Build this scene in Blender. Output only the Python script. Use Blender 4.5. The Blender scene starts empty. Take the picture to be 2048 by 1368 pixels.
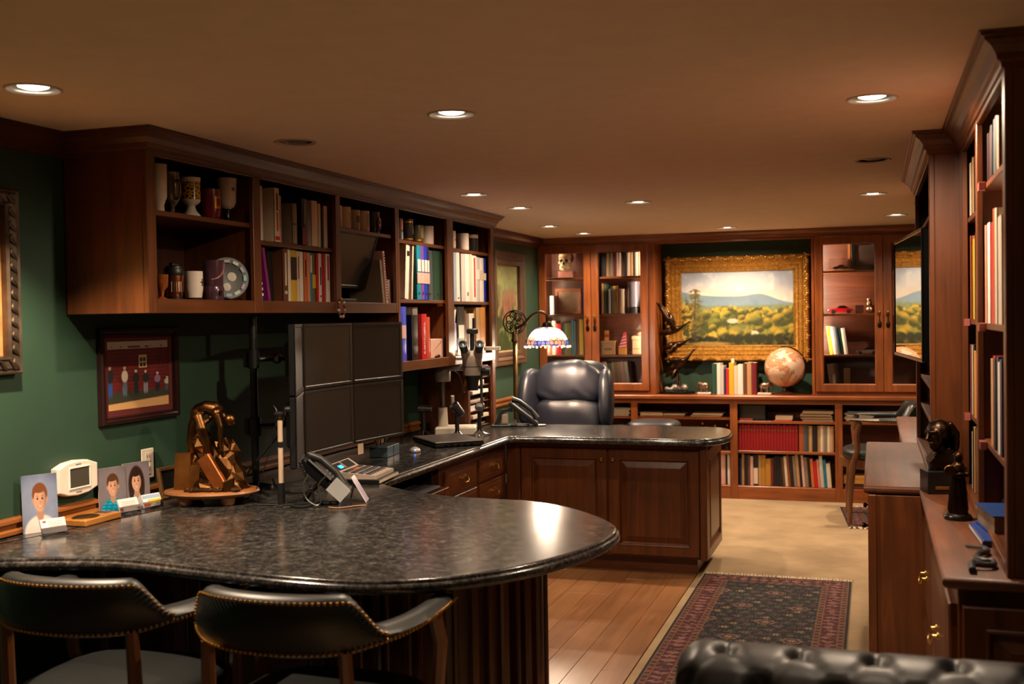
import bpy, bmesh, math, random
from mathutils import Matrix, Vector
import numpy as np
random.seed(7)
D = bpy.data
SC = bpy.context.scene
COL = SC.collection

# ---------------------------------------------------------------- camera
CZ = 1.576
cam_d = D.cameras.new('camera')
cam_d.sensor_width = 36.0
cam_d.lens = 38.51
cam_d.clip_start = 0.05
cam_d.dof.use_dof = True
cam_d.dof.focus_distance = 5.2
cam_d.dof.aperture_fstop = 3.2
cam = D.objects.new('camera', cam_d)
COL.objects.link(cam)
_y, _p, _r = 0.319325, 0.0219187, -0.0157484
def _cam_rot(y, p, r):
    B_ = Matrix(((1, 0, 0), (0, 0, -1), (0, 1, 0)))
    Rz = Matrix(((math.cos(y), math.sin(y), 0), (-math.sin(y), math.cos(y), 0), (0, 0, 1)))
    Rx = Matrix(((1, 0, 0), (0, math.cos(p), -math.sin(p)), (0, math.sin(p), math.cos(p))))
    Rr = Matrix(((math.cos(r), -math.sin(r), 0), (math.sin(r), math.cos(r), 0), (0, 0, 1)))
    m = Rr @ Rx @ B_ @ Rz
    R = Matrix((m[0], -m[1], -m[2])).transposed()
    return R
cam.matrix_world = Matrix.Translation((0, 0, CZ)) @ _cam_rot(_y, _p, _r).to_4x4()
SC.camera = cam

# ---------------------------------------------------------------- world, exposure
w = D.worlds.new('world'); SC.world = w
w.use_nodes = True
w.node_tree.nodes['Background'].inputs[0].default_value = (1, .82, .65, 1)
w.node_tree.nodes['Background'].inputs[1].default_value = 0.0
vs = SC.view_settings
vs.view_transform = 'Standard'; vs.look = 'None'; vs.gamma = 1.0; vs.use_curve_mapping = False
vs.exposure = 0.25
SC.cycles.use_denoising = True
SC.cycles.use_adaptive_sampling = True
SC.cycles.adaptive_threshold = 0.025
SC.cycles.max_bounces = 7
SC.cycles.diffuse_bounces = 5
SC.cycles.glossy_bounces = 3
SC.cycles.transparent_max_bounces = 12
SC.cycles.sample_clamp_indirect = 4.0
SC.cycles.caustics_reflective = False
SC.cycles.caustics_refractive = False
WARM = (1.0, 0.77, 0.55)
H = 2.286                       # ceiling height
CT = 0.84                       # desk top height
CB = 0.88                       # console and ledge height
WL = -2.88                      # left wall
WR = 0.72                       # right wall
WF = 9.87                       # far wall
WB = -2.2                       # wall behind the camera

# ---------------------------------------------------------------- materials
def lin(c):
    return tuple(((v / 255) / 12.92 if v / 255 <= .04045 else (((v / 255) + .055) / 1.055) ** 2.4) for v in c)
def new_mat(name):
    m = D.materials.new(name); m.use_nodes = True
    nt = m.node_tree
    return m, nt, nt.nodes, nt.links, nt.nodes['Principled BSDF']
def ramp(nodes, stops):
    r = nodes.new('ShaderNodeValToRGB')
    e = r.color_ramp.elements
    while len(e) < len(stops): e.new(.5)
    for i, (p, c) in enumerate(stops):
        e[i].position = p; e[i].color = (*c, 1)
    return r
def coords(nodes, links, scale=(1, 1, 1), kind='Object', rot=(0, 0, 0)):
    tc = nodes.new('ShaderNodeTexCoord'); mp = nodes.new('ShaderNodeMapping')
    mp.inputs['Scale'].default_value = scale; mp.inputs['Rotation'].default_value = rot
    links.new(tc.outputs[kind], mp.inputs['Vector'])
    return mp.outputs['Vector']
def noise(nodes, links, vec, scale, detail=4, rough=.55, dist=0):
    n = nodes.new('ShaderNodeTexNoise')
    n.inputs['Scale'].default_value = scale; n.inputs['Detail'].default_value = detail
    n.inputs['Roughness'].default_value = rough; n.inputs['Distortion'].default_value = dist
    links.new(vec, n.inputs['Vector'])
    return n.outputs[0]
def bump(nodes, links, bsdf, h, strength=.2, dist=.002):
    b = nodes.new('ShaderNodeBump'); b.inputs['Strength'].default_value = strength
    b.inputs['Distance'].default_value = dist
    links.new(h, b.inputs['Height']); links.new(b.outputs[0], bsdf.inputs['Normal'])
_mc = {}
def plain(c, rough=.5, metal=0.0, vary=.08, coat=0.0, srgb=True, bumps=0.0, bscale=300.0, spec=.5):
    key = ('p', tuple(c), rough, metal, vary, coat, bumps, bscale, spec)
    if key in _mc: return _mc[key]
    m, nt, N, L, b = new_mat('paint')
    col = lin(c) if srgb else c
    v = coords(N, L)
    f = noise(N, L, v, 9.0, 3)
    lo = tuple(max(0, x * (1 - vary)) for x in col); hi = tuple(min(1, x * (1 + vary)) for x in col)
    r = ramp(N, [(.3, lo), (.7, hi)])
    L.new(f, r.inputs[0]); L.new(r.outputs[0], b.inputs['Base Color'])
    b.inputs['Roughness'].default_value = rough; b.inputs['Metallic'].default_value = metal
    b.inputs['Coat Weight'].default_value = coat; b.inputs['Coat Roughness'].default_value = .1
    b.inputs['Specular IOR Level'].default_value = spec
    if bumps:
        bump(N, L, b, noise(N, L, v, bscale, 3), bumps, .002)
    _mc[key] = m
    return m
def wood(axis='z', dark=(62, 32, 13), light=(112, 60, 26), rough=.36, s=1.0, coat=.18):
    key = ('w', axis, dark, light, rough, s)
    if key in _mc: return _mc[key]
    m, nt, N, L, b = new_mat('wood')
    a, t = 14 * s, .9 * s
    sc = {'x': (t, a, a), 'y': (a, t, a), 'z': (a, a, t)}[axis]
    v = coords(N, L, sc)
    f = noise(N, L, v, 1.6, 6, .62, 1.1)
    f2 = noise(N, L, coords(N, L, (1.5, 1.5, 1.5)), 2.0, 2)
    mx = N.new('ShaderNodeMix'); mx.data_type = 'FLOAT'; mx.inputs[0].default_value = .35
    L.new(f, mx.inputs[2]); L.new(f2, mx.inputs[3])
    r = ramp(N, [(.30, lin(dark)), (.52, tuple((p + q) / 2 for p, q in zip(lin(dark), lin(light)))), (.70, lin(light))])
    L.new(mx.outputs[0], r.inputs[0]); L.new(r.outputs[0], b.inputs['Base Color'])
    b.inputs['Roughness'].default_value = rough
    b.inputs['Coat Weight'].default_value = coat; b.inputs['Coat Roughness'].default_value = .22
    bump(N, L, b, f, .06, .002)
    _mc[key] = m
    return m
def metal(c, rough=.3, vary=.25):
    return plain(c, rough, 1.0, vary)
def leather(c, rough=.38):
    key = ('l', c, rough)
    if key in _mc: return _mc[key]
    m, nt, N, L, b = new_mat('leather')
    v = coords(N, L)
    f = noise(N, L, v, 5.0, 3)
    col = lin(c)
    r = ramp(N, [(.3, tuple(x * .75 for x in col)), (.7, tuple(x * 1.2 for x in col))])
    L.new(f, r.inputs[0]); L.new(r.outputs[0], b.inputs['Base Color'])
    b.inputs['Roughness'].default_value = rough
    vo = N.new('ShaderNodeTexVoronoi'); vo.inputs['Scale'].default_value = 260
    L.new(v, vo.inputs['Vector'])
    bump(N, L, b, vo.outputs[0], .10, .001)
    _mc[key] = m
    return m
def glow(c, strength):
    key = ('e', c, strength)
    if key in _mc: return _mc[key]
    m, nt, N, L, b = new_mat('glow')
    b.inputs['Base Color'].default_value = (*c, 1)
    b.inputs['Emission Color'].default_value = (*c, 1); b.inputs['Emission Strength'].default_value = strength
    _mc[key] = m
    return m
def clear_glass(tint=(1, 1, 1), rough=.03):
    key = ('g', tint, rough)
    if key in _mc: return _mc[key]
    m, nt, N, L, b = new_mat('glass')
    out = N['Material Output']
    tr = N.new('ShaderNodeBsdfTransparent'); tr.inputs[0].default_value = (*tint, 1)
    gl = N.new('ShaderNodeBsdfGlossy'); gl.inputs['Roughness'].default_value = rough
    fr = N.new('ShaderNodeFresnel'); fr.inputs[0].default_value = 1.52
    mx = N.new('ShaderNodeMixShader')
    L.new(fr.outputs[0], mx.inputs[0]); L.new(tr.outputs[0], mx.inputs[1]); L.new(gl.outputs[0], mx.inputs[2])
    L.new(mx.outputs[0], out.inputs[0])
    _mc[key] = m
    return m
def painted(rough=.6, name='print', coat=0.0):
    key = ('v', rough, coat)
    if key in _mc: return _mc[key]
    m, nt, N, L, b = new_mat(name)
    at = N.new('ShaderNodeAttribute'); at.attribute_name = 'ink'
    L.new(at.outputs['Color'], b.inputs['Base Color'])
    b.inputs['Roughness'].default_value = rough
    b.inputs['Coat Weight'].default_value = coat; b.inputs['Coat Roughness'].default_value = .08
    _mc[key] = m
    return m
def granite():
    m, nt, N, L, b = new_mat('granite')
    v = coords(N, L)
    f = noise(N, L, v, 26, 8, .7, .5)
    g = noise(N, L, v, 85, 5, .7, .3)
    mx = N.new('ShaderNodeMix'); mx.data_type = 'FLOAT'; mx.inputs[0].default_value = .5
    L.new(f, mx.inputs[2]); L.new(g, mx.inputs[3])
    r = ramp(N, [(.40, (.007, .007, .007)), (.49, (.022, .020, .019)), (.57, (.060, .055, .050)), (.67, (.17, .155, .14))])
    L.new(mx.outputs[0], r.inputs[0]); L.new(r.outputs[0], b.inputs['Base Color'])
    b.inputs['Roughness'].default_value = .19
    bump(N, L, b, noise(N, L, v, 60, 3, .6), .07, .0012)
    return m
M_WX, M_WY, M_WZ = wood('x'), wood('y'), wood('z')
M_DWX, M_DWY, M_DWZ = (wood(a, (54, 27, 11), (108, 58, 25)) for a in 'xyz')
M_IN = wood('z', (50, 25, 11), (90, 47, 21), .5)
M_BRASS = metal((205, 165, 90), .25, .1)
M_BLACK = plain((14, 14, 15), .45)
M_BLACKG = plain((10, 10, 11), .2)
M_CHROME = metal((200, 200, 205), .15, .05)
M_STEEL = metal((120, 118, 115), .35, .1)
M_BRONZE = metal((92, 62, 34), .38, .5)
M_DBRONZE = metal((62, 44, 30), .34, .4)
M_GOLD = metal((200, 140, 50), .36, .3)
M_GLASS = clear_glass()
M_WHITE = plain((225, 218, 208), .5)
M_PAGE = plain((214, 196, 172), .8)

# ---------------------------------------------------------------- mesh building
class B:
    def __init__(s): s.v = []; s.f = []; s.m = []; s.mi = 0; s.smooth = False
    def add(s, vs, fs):
        o = len(s.v); s.v += [tuple(p) for p in vs]
        for f in fs: s.f.append(tuple(i + o for i in f)); s.m.append(s.mi)
        return s
    def box(s, x0, x1, y0, y1, z0, z1, ch=0.0):
        if x0 > x1: x0, x1 = x1, x0
        if y0 > y1: y0, y1 = y1, y0
        if z0 > z1: z0, z1 = z1, z0
        ch = min(ch, (x1 - x0) * .45, (y1 - y0) * .45, (z1 - z0) * .45)
        if ch <= 0:
            vs = [(x, y, z) for z in (z0, z1) for y in (y0, y1) for x in (x0, x1)]
            return s.add(vs, [(0, 2, 3, 1), (4, 5, 7, 6), (0, 1, 5, 4), (2, 6, 7, 3), (0, 4, 6, 2), (1, 3, 7, 5)])
        X, Y, Z = (x0, x1), (y0, y1), (z0, z1)
        vs, idx = [], {}
        for k in (0, 1):
            for j in (0, 1):
                for i in (0, 1):
                    sx, sy, sz = 1 - 2 * i, 1 - 2 * j, 1 - 2 * k
                    for a in range(3):
                        p = [X[i] + sx * ch, Y[j] + sy * ch, Z[k] + sz * ch]
                        p[a] = (X[i], Y[j], Z[k])[a]
                        idx[i, j, k, a] = len(vs); vs.append(p)
        fs = []
        for a in range(3):
            b_, c_ = (a + 1) % 3, (a + 2) % 3
            for e in (0, 1):
                q = []
                for (p, r) in ((0, 0), (1, 0), (1, 1), (0, 1)):
                    t = [0, 0, 0]; t[a] = e; t[b_] = p; t[c_] = r
                    q.append(idx[(*t, a)])
                fs.append(tuple(q if e else q[::-1]))
        for a in range(3):          # edges parallel to axis a
            b_, c_ = (a + 1) % 3, (a + 2) % 3
            for p in (0, 1):
                for r in (0, 1):
                    t0 = [0, 0, 0]; t0[b_] = p; t0[c_] = r; t1 = list(t0); t1[a] = 1
                    q = [idx[(*t0, b_)], idx[(*t1, b_)], idx[(*t1, c_)], idx[(*t0, c_)]]
                    fs.append(tuple(q if p == r else q[::-1]) if False else tuple(q))
        for k in (0, 1):
            for j in (0, 1):
                for i in (0, 1): fs.append((idx[i, j, k, 0], idx[i, j, k, 1], idx[i, j, k, 2]))
        return s.add(vs, fs)
    def rings(s, rings, cap0=True, cap1=True, closed=True):
        n = len(rings[0]); vs = [p for r in rings for p in r]; fs = []
        for i in range(len(rings) - 1):
            for j in range(n if closed else n - 1):
                k = (j + 1) % n
                fs.append((i * n + j, i * n + k, (i + 1) * n + k, (i + 1) * n + j))
        if cap0: fs.append(tuple(range(n - 1, -1, -1)))
        if cap1: fs.append(tuple((len(rings) - 1) * n + j for j in range(n)))
        return s.add(vs, fs)
    def lathe(s, prof, c=(0, 0, 0), n=24, axis='z', cap0=False, cap1=False):
        rs = []
        for r, z in prof:
            ring = []
            for j in range(n):
                a = 2 * math.pi * j / n
                p = (r * math.cos(a), r * math.sin(a), z)
                if axis == 'y': p = (p[0], -p[2], p[1])
                if axis == 'x': p = (p[2], p[0], p[1])
                ring.append((p[0] + c[0], p[1] + c[1], p[2] + c[2]))
            rs.append(ring)
        s.smooth = True
        return s.rings(rs, cap0, cap1)
    def tube(s, pts, r, n=8, caps=True):
        pts = [Vector(p) for p in pts]; R = r if isinstance(r, (list, tuple)) else [r] * len(pts)
        rs = []; up = None
        for i, p in enumerate(pts):
            d = (pts[min(i + 1, len(pts) - 1)] - pts[max(i - 1, 0)])
            if d.length < 1e-9: d = Vector((0, 0, 1))
            d.normalize()
            if up is None: up = Vector((0, 0, 1)) if abs(d.z) < .9 else Vector((1, 0, 0))
            e1 = up - d * up.dot(d)
            if e1.length < 1e-5:
                e1 = Vector((0, 1, 0)) - d * d.y
            e1.normalize(); e2 = d.cross(e1); up = e1
            rs.append([tuple(p + (e1 * math.cos(2 * math.pi * j / n) + e2 * math.sin(2 * math.pi * j / n)) * R[i]) for j in range(n)])
        s.smooth = True
        return s.rings(rs, caps, caps)
    def cyl(s, p0, p1, r0, r1=None, n=16): return s.tube([p0, p1], [r0, r0 if r1 is None else r1], n)
    def ball(s, c, r, nu=14, nv=10, M=None):
        r = (r, r, r) if not isinstance(r, (tuple, list)) else r
        vs = [(0, 0, r[2])]; fs = []
        for i in range(1, nv):
            t = math.pi * i / nv
            for j in range(nu):
                a = 2 * math.pi * j / nu
                vs.append((r[0] * math.sin(t) * math.cos(a), r[1] * math.sin(t) * math.sin(a), r[2] * math.cos(t)))
        vs.append((0, 0, -r[2]))
        for j in range(nu): fs.append((0, 1 + j, 1 + (j + 1) % nu))
        for i in range(nv - 2):
            for j in range(nu):
                a, b_ = 1 + i * nu + j, 1 + i * nu + (j + 1) % nu
                fs.append((a, a + nu, b_ + nu, b_))
        l = len(vs) - 1; o = 1 + (nv - 2) * nu
        for j in range(nu): fs.append((l, o + (j + 1) % nu, o + j))
        if M is not None: vs = [tuple(M @ Vector(p)) for p in vs]
        s.smooth = True
        return s.add([(p[0] + c[0], p[1] + c[1], p[2] + c[2]) for p in vs], fs)
    def prism(s, poly, z0, z1):
        n = len(poly)
        return s.rings([[(x, y, z0) for x, y in poly], [(x, y, z1) for x, y in poly]])
    def tf(s, M):
        s.v = [tuple(M @ Vector(p)) for p in s.v]; return s
    def basis(s, O, U, V, N):
        O, U, V, N = map(Vector, (O, U, V, N))
        s.v = [tuple(O + U * a + V * b_ + N * c) for a, b_, c in s.v]; return s
    def nest(s, cx, cy, w_, h_, rg, fill=True):
        """nested rectangles in the plane (u,v), rg = [(inset, out)]"""
        rs = []
        for i, o in rg:
            a, b_ = w_ / 2 - i, h_ / 2 - i
            rs.append([(cx - a, cy - b_, o), (cx + a, cy - b_, o), (cx + a, cy + b_, o), (cx - a, cy + b_, o)])
        return s.rings(rs, False, fill)

FACE = {'far': ((1, 0, 0), (0, 0, 1), (0, -1, 0)), 'left': ((0, 1, 0), (0, 0, 1), (1, 0, 0)), 'right': ((0, -1, 0), (0, 0, 1), (-1, 0, 0)), 'up': ((1, 0, 0), (0, 1, 0), (0, 0, 1))}
ORG = {}
def props(o, label=None, cat=None, group=None, kind=None):
    if label: o['label'] = label
    if cat: o['category'] = cat
    if group: o['group'] = group
    if kind: o['kind'] = kind
    return o
def mesh_of(b, name, m, sharp=.7):
    me = D.meshes.new(name)
    me.from_pydata(b.v, [], b.f)
    for x in (m if isinstance(m, (list, tuple)) else [m]): me.materials.append(x)
    if any(b.m): me.polygons.foreach_set('material_index', b.m)
    bm = bmesh.new(); bm.from_mesh(me)
    bmesh.ops.recalc_face_normals(bm, faces=bm.faces)
    bm.to_mesh(me); bm.free()
    if b.smooth:
        me.polygons.foreach_set('use_smooth', [True] * len(me.polygons))
        me.set_sharp_from_angle(angle=sharp)
    me.update()
    return me
def put(b, name, m, parent=None, local=False, sharp=.7):
    """one mesh object; a part of `parent`, given in world coordinates unless local"""
    loc = (0, 0, 0)
    if parent is not None and not local:
        o = ORG[parent.name]; b.v = [(p[0] - o[0], p[1] - o[1], p[2] - o[2]) for p in b.v]
    if parent is None and not local:
        xs, ys, zs = zip(*b.v)
        loc = ((min(xs) + max(xs)) / 2, (min(ys) + max(ys)) / 2, min(zs))
        b.v = [(p[0] - loc[0], p[1] - loc[1], p[2] - loc[2]) for p in b.v]
    ob = D.objects.new(name, mesh_of(b, name, m, sharp)); COL.objects.link(ob)
    if parent is not None:
        ob.parent = parent; ORG[ob.name] = ORG[parent.name]
    else:
        ob.location = loc; ORG[ob.name] = loc
    return ob
def root(name, label, cat, loc=(0, 0, 0), rz=0.0, group=None):
    o = D.objects.new(name, None); COL.objects.link(o)
    o.location = loc; o.rotation_euler = (0, 0, rz); o.empty_display_size = .05
    ORG[o.name] = tuple(loc)
    return props(o, label, cat, group)
def single(b, name, m, label, cat, group=None, sharp=.7):
    return props(put(b, name, m, sharp=sharp), label, cat, group)
def struct(b, name, m, parent=None, **k):
    o = put(b, name, m, parent, **k)
    if parent is None: o['kind'] = 'structure'
    return o
def kids(o): return [c for c in o.children]
def dup(r, loc, rz, label, group=None):
    n = r.copy(); COL.objects.link(n); n.location = loc; n.rotation_euler = (0, 0, rz); n['label'] = label
    if group: n['group'] = group
    ORG[n.name] = tuple(loc)
    for c in kids(r):
        d = c.copy(); COL.objects.link(d); d.parent = n
        for g in kids(c):
            e = g.copy(); COL.objects.link(e); e.parent = d
    return n
def organic(ob, vox=.006, smooth=6, levels=0):
    md = ob.modifiers.new('remesh', 'REMESH'); md.mode = 'VOXEL'; md.voxel_size = vox; md.use_smooth_shade = True
    sm = ob.modifiers.new('smooth', 'SMOOTH'); sm.factor = .5; sm.iterations = smooth
    return ob
def crown_path(path, prof, side=1, closed=False):
    """sweep a (out, z) profile along a plan polyline with mitred corners"""
    b = B(); n = len(path); rs = []
    for i, p in enumerate(path):
        p = Vector(p); ns = []
        for a, c in ((i - 1, i), (i, i + 1)):
            if closed or (a >= 0 and c < n):
                d = Vector(path[c % n]) - Vector(path[a % n]); d.normalize(); ns.append(Vector((d.y, -d.x)) * side)
        m_ = ns[0] if len(ns) == 1 else (ns[0] + ns[1]) / (1 + ns[0].dot(ns[1]))
        rs.append([(p.x + m_.x * o, p.y + m_.y * o, z) for o, z in prof])
    if closed: rs.append(rs[0])
    b.rings(rs, not closed, not closed)
    return b
def ink_grid(name, w_, h_, nx, ny, fn, m, basis, parent=None, curve=None):
    """flat print: a grid of faces coloured by fn(u, v) arrays -> rgb (srgb 0-1)"""
    u = (np.arange(nx) + .5) / nx; v = (np.arange(ny) + .5) / ny
    uu, vv = np.meshgrid(u, v)
    rgb = np.clip(fn(uu, vv), 0, 1)
    rgb = np.where(rgb <= .04045, rgb / 12.92, ((rgb + .055) / 1.055) ** 2.4)
    gx, gy = np.meshgrid(np.linspace(-w_ / 2, w_ / 2, nx + 1), np.linspace(0, h_, ny + 1))
    O, U, V, N = map(np.array, basis)
    P = O + gx[..., None] * U + gy[..., None] * V
    if curve is not None: P = P + curve(gx, gy)[..., None] * N
    P = P.reshape(-1, 3)
    if parent is not None: P = P - np.array(ORG[parent.name])
    i = np.arange(nx * ny); r, c = i // nx, i % nx
    a = r * (nx + 1) + c
    F = np.stack([a, a + 1, a + nx + 2, a + nx + 1], 1)
    me = D.meshes.new(name)
    me.vertices.add(len(P)); me.vertices.foreach_set('co', P.ravel())
    me.loops.add(F.size); me.loops.foreach_set('vertex_index', F.ravel().astype(np.int32))
    me.polygons.add(len(F)); me.polygons.foreach_set('loop_start', (np.arange(len(F)) * 4).astype(np.int32))
    me.update(calc_edges=True); me.validate()
    at = me.color_attributes.new('ink', 'FLOAT_COLOR', 'CORNER')
    cc = np.concatenate([rgb.reshape(-1, 3), np.ones((nx * ny, 1))], 1)
    at.data.foreach_set('color', np.repeat(cc, 4, 0).astype(np.float32).ravel())
    me.materials.append(m)
    ob = D.objects.new(name, me); COL.objects.link(ob)
    if parent is not None: ob.parent = parent; ORG[ob.name] = ORG[parent.name]
    return ob
def text(name, s, size, m, basis, parent, align='CENTER', depth=.0008):
    cu = D.curves.new('lettering', 'FONT'); cu.body = s; cu.size = size; cu.align_x = align; cu.align_y = 'CENTER'
    cu.extrude = depth; cu.resolution_u = 2
    tmp = D.objects.new('lettering', cu); COL.objects.link(tmp)
    dg = bpy.context.evaluated_depsgraph_get(); dg.update()
    me = D.meshes.new_from_object(tmp.evaluated_get(dg))
    D.objects.remove(tmp); D.curves.remove(cu)
    O, U, V, N = map(Vector, basis); o = Vector(ORG[parent.name])
    for v_ in me.vertices:
        v_.co = O + U * v_.co.x + V * v_.co.y + N * v_.co.z - o
    me.materials.clear(); me.materials.append(m); me.name = name
    ob = D.objects.new(name, me); COL.objects.link(ob); ob.parent = parent; ORG[ob.name] = ORG[parent.name]
    return ob
ORD = ['first', 'second', 'third', 'fourth', 'fifth', 'sixth', 'seventh', 'eighth', 'ninth', 'tenth', 'eleventh', 'twelfth', 'thirteenth', 'fourteenth', 'fifteenth', 'sixteenth', 'seventeenth', 'eighteenth', 'nineteenth', 'twentieth', 'twenty-first', 'twenty-second', 'twenty-third', 'twenty-fourth', 'twenty-fifth', 'twenty-sixth', 'twenty-seventh', 'twenty-eighth', 'twenty-ninth', 'thirtieth', 'thirty-first', 'thirty-second']
def catmull(pts, k=6, closed=False):
    out = []; n = len(pts)
    for i in range(n if closed else n - 1):
        P = [np.array(pts[j % n] if closed else pts[min(max(j, 0), n - 1)], float) for j in (i - 1, i, i + 1, i + 2)]
        for t in np.linspace(0, 1, k, endpoint=False):
            out.append(tuple(.5 * ((2 * P[1]) + (-P[0] + P[2]) * t + (2 * P[0] - 5 * P[1] + 4 * P[2] - P[3]) * t * t + (-P[0] + 3 * P[1] - 3 * P[2] + P[3]) * t ** 3)))
    if not closed: out.append(tuple(map(float, pts[-1])))
    return out

# ================================================================ recessed ceiling lights (each carries its own lamp)
CANS = [  # x, y, power factor, cone angle, cone softness, label
    (-2.39, 2.69, 2.9, 112, 0.45, 'bright recessed ceiling light nearest the ornate frame on the green wall'),
    (-1.385, 3.56, 1.35, 170, 0.65, 'bright recessed ceiling light above the rounded desk end'),
    (0.0, 3.85, 1.25, 172, 0.45, 'bright recessed ceiling light nearest the tall bookcase crown'),
    (-2.17, 3.87, 0.0, 150, 1.0, 'unlit recessed ceiling light in front of the goblet shelf'),
    (-2.17, 5.91, 0.85, 150, 1.0, 'lit recessed ceiling light in front of the ring binder shelves'),
    (-2.17, 6.76, 0.8, 150, 1.0, 'lit recessed ceiling light at the end of the wall cabinet crown'),
    (-1.39, 6.75, 1.0, 125, 1.0, 'lit recessed ceiling light above the peninsula doors'),
    (0.0, 5.40, 0.0, 150, 1.0, 'unlit black recessed ceiling light near the television'),
    (0.0, 6.93, 1.1, 150, 1.0, 'lit recessed ceiling light above the carpet beyond the television'),
    (0.16, 8.50, 1.4, 158, 1.0, 'lit recessed ceiling light partly behind the far bookcase crown'),
    (-1.13, 9.06, 2.3, 166, 0.8, 'lit recessed ceiling light above the gold framed landscape'),
    (-2.40, 8.23, 1.3, 140, 1.0, 'bright small recessed ceiling light above the reclining chair'),
    (-2.34, 9.07, 1.3, 150, 1.0, 'faint recessed ceiling light above the skull cabinet'),
    (0.0, 2.31, 0.25, 100, 1.0, 'added unseen ceiling light above the tufted sofa'),  # added out of view to raise the ambient light
    (-1.385, .55, 2.6, 100, 1.0, 'added unseen ceiling light in the near half of the room, left'),  # added out of view; its floor bounce brightens the ceiling
    (0.0, .77, 2.6, 100, 1.0, 'added unseen ceiling light in the near half of the room, right'),  # second added lamp, unseen, lifts the ceiling by bounce
]
SPOT_W = 84.0
RC = .066
M_TRIM = plain((196, 182, 165), .4)
M_CAN = metal((170, 165, 160), .3, .05)
for i, (x, y, pw, ang, soft, lab) in enumerate(CANS):
    t = root('ceiling_light', lab, 'ceiling light', (x, y, H), 0, 'recessed ceiling lights')
    put(B().lathe([(RC, .002), (RC + .004, -.002), (RC + .012, -.005), (RC + .017, -.003), (RC + .018, .0)], n=32), 'trim_ring', M_TRIM, t, True)
    put(B().lathe([(RC, 0), (RC, .004), (RC - .004, .012), (RC - .010, .02), (RC - .012, .035), (RC - .016, .04), (RC - .016, .055), (RC - .02, .06), (RC - .02, .10)], n=32, cap1=True),
        'baffle', M_CAN if pw or i == 3 else M_BLACK, t, True)
    bb = B().lathe([(0.0, -.001), (.030, .001), (.044, .006), (.048, .014), (.040, .098)], n=24)
    put(bb, 'bulb', glow((1, .86, .66), 9.0) if pw else plain((80, 80, 80), .3), t, True)
    if pw:
        ld = D.lights.new('spot', 'SPOT'); ld.energy = SPOT_W * pw; ld.color = WARM
        ld.spot_size = math.radians(ang); ld.spot_blend = soft; ld.shadow_soft_size = .03
        lo = D.objects.new('lamp', ld); COL.objects.link(lo); lo.parent = t; lo.location = (0, 0, -.006)

# ================================================================ room shell
M_CEIL = plain((248, 226, 206), .75, vary=.03, bumps=.12, bscale=180)
M_GREEN = plain((36, 63, 45), .62, vary=.06, bumps=.10, bscale=160)
M_CARPET = None
def carpet():
    m, nt, N, L, b = new_mat('carpet')
    v = coords(N, L)
    f = noise(N, L, v, 2.2, 4, .6); g = noise(N, L, v, 420, 2)
    r = ramp(N, [(.32, lin((134, 110, 80))), (.68, lin((168, 142, 106)))])
    L.new(f, r.inputs[0]); L.new(r.outputs[0], b.inputs['Base Color'])
    b.inputs['Roughness'].default_value = .95
    bump(N, L, b, g, .5, .004)
    return m
b = B()
ys = sorted({round(c[1], 3) for c in CANS}); hw = .078
rows = []
for c in sorted(CANS, key=lambda c: c[1]):
    if rows and abs(rows[-1][0][1] - c[1]) < .001: rows[-1].append(c)
    else: rows.append([c])
merged = []
for c in sorted(CANS, key=lambda c: c[1]):      # band per row; neighbours too close share a band
    if merged and c[1] - hw < merged[-1][1]: merged[-1][1] = c[1] + hw; merged[-1][2].append(c)
    else: merged.append([c[1] - hw, c[1] + hw, [c]])
x0, x1 = WL - .05, WR + .05; cur = WB - .05
for a, e, cs in merged:
    b.add([(x0, cur, H), (x1, cur, H), (x1, a, H), (x0, a, H)], [(0, 1, 2, 3)]); cur = e
    xx = x0
    for c in sorted(cs, key=lambda c: c[0]):
        b.add([(xx, a, H), (c[0] - hw, a, H), (c[0] - hw, e, H), (xx, e, H)], [(0, 1, 2, 3)]); xx = c[0] + hw
        n = 32; inner = [(c[0] + RC * math.cos(2 * math.pi * k / n), c[1] + RC * math.sin(2 * math.pi * k / n), H) for k in range(n)]
        outer = []
        for k in range(n):
            q = 2 * math.pi * k / n; dx, dy = math.cos(q), math.sin(q)
            s1 = hw / abs(dx) if abs(dx) > 1e-6 else 9; s2 = ((e - c[1]) if dy > 0 else (c[1] - a)) / abs(dy) if abs(dy) > 1e-6 else 9
            s_ = min(s1, s2); outer.append((c[0] + dx * s_, c[1] + dy * s_, H))
        b.rings([inner, outer], False, False)
        for sx in (-1, 1):
            for yy in (a, e):
                k = min(range(n), key=lambda k: (0 if (outer[k][0] - c[0]) * sx > hw * .98 else 9, abs(outer[k][1] - yy)))
                k2 = min(range(n), key=lambda k: (0 if abs(outer[k][1] - yy) < 1e-4 else 9, abs(outer[k][0] - (c[0] + sx * hw))))
                b.add([outer[k], (c[0] + sx * hw, yy, H), outer[k2]], [(0, 1, 2)])
    b.add([(xx, a, H), (x1, a, H), (x1, e, H), (xx, e, H)], [(0, 1, 2, 3)])
b.add([(x0, cur, H), (x1, cur, H), (x1, WF + .05, H), (x0, WF + .05, H)], [(0, 1, 2, 3)])
b.add([(x0, WB - .05, H + .12), (x1, WB - .05, H + .12), (x1, WF + .05, H + .12), (x0, WF + .05, H + .12)], [(0, 1, 2, 3)])
struct(b, 'ceiling', M_CEIL)
struct(B().box(WL - .12, WL, WB - .12, WF + .12, 0, H), 'wall_left', M_GREEN)
struct(B().box(WR, WR + .12, WB - .12, WF + .12, 0, H), 'wall_right', M_GREEN)
struct(B().box(WL, WR, WF, WF + .12, 0, H), 'wall_far', M_GREEN)
struct(B().box(WL, WR, WB - .12, WB, 0, H), 'wall_back', plain((120, 100, 78), .7))
XE, YE = -1.03, 6.66          # edge of the plank floor
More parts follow.
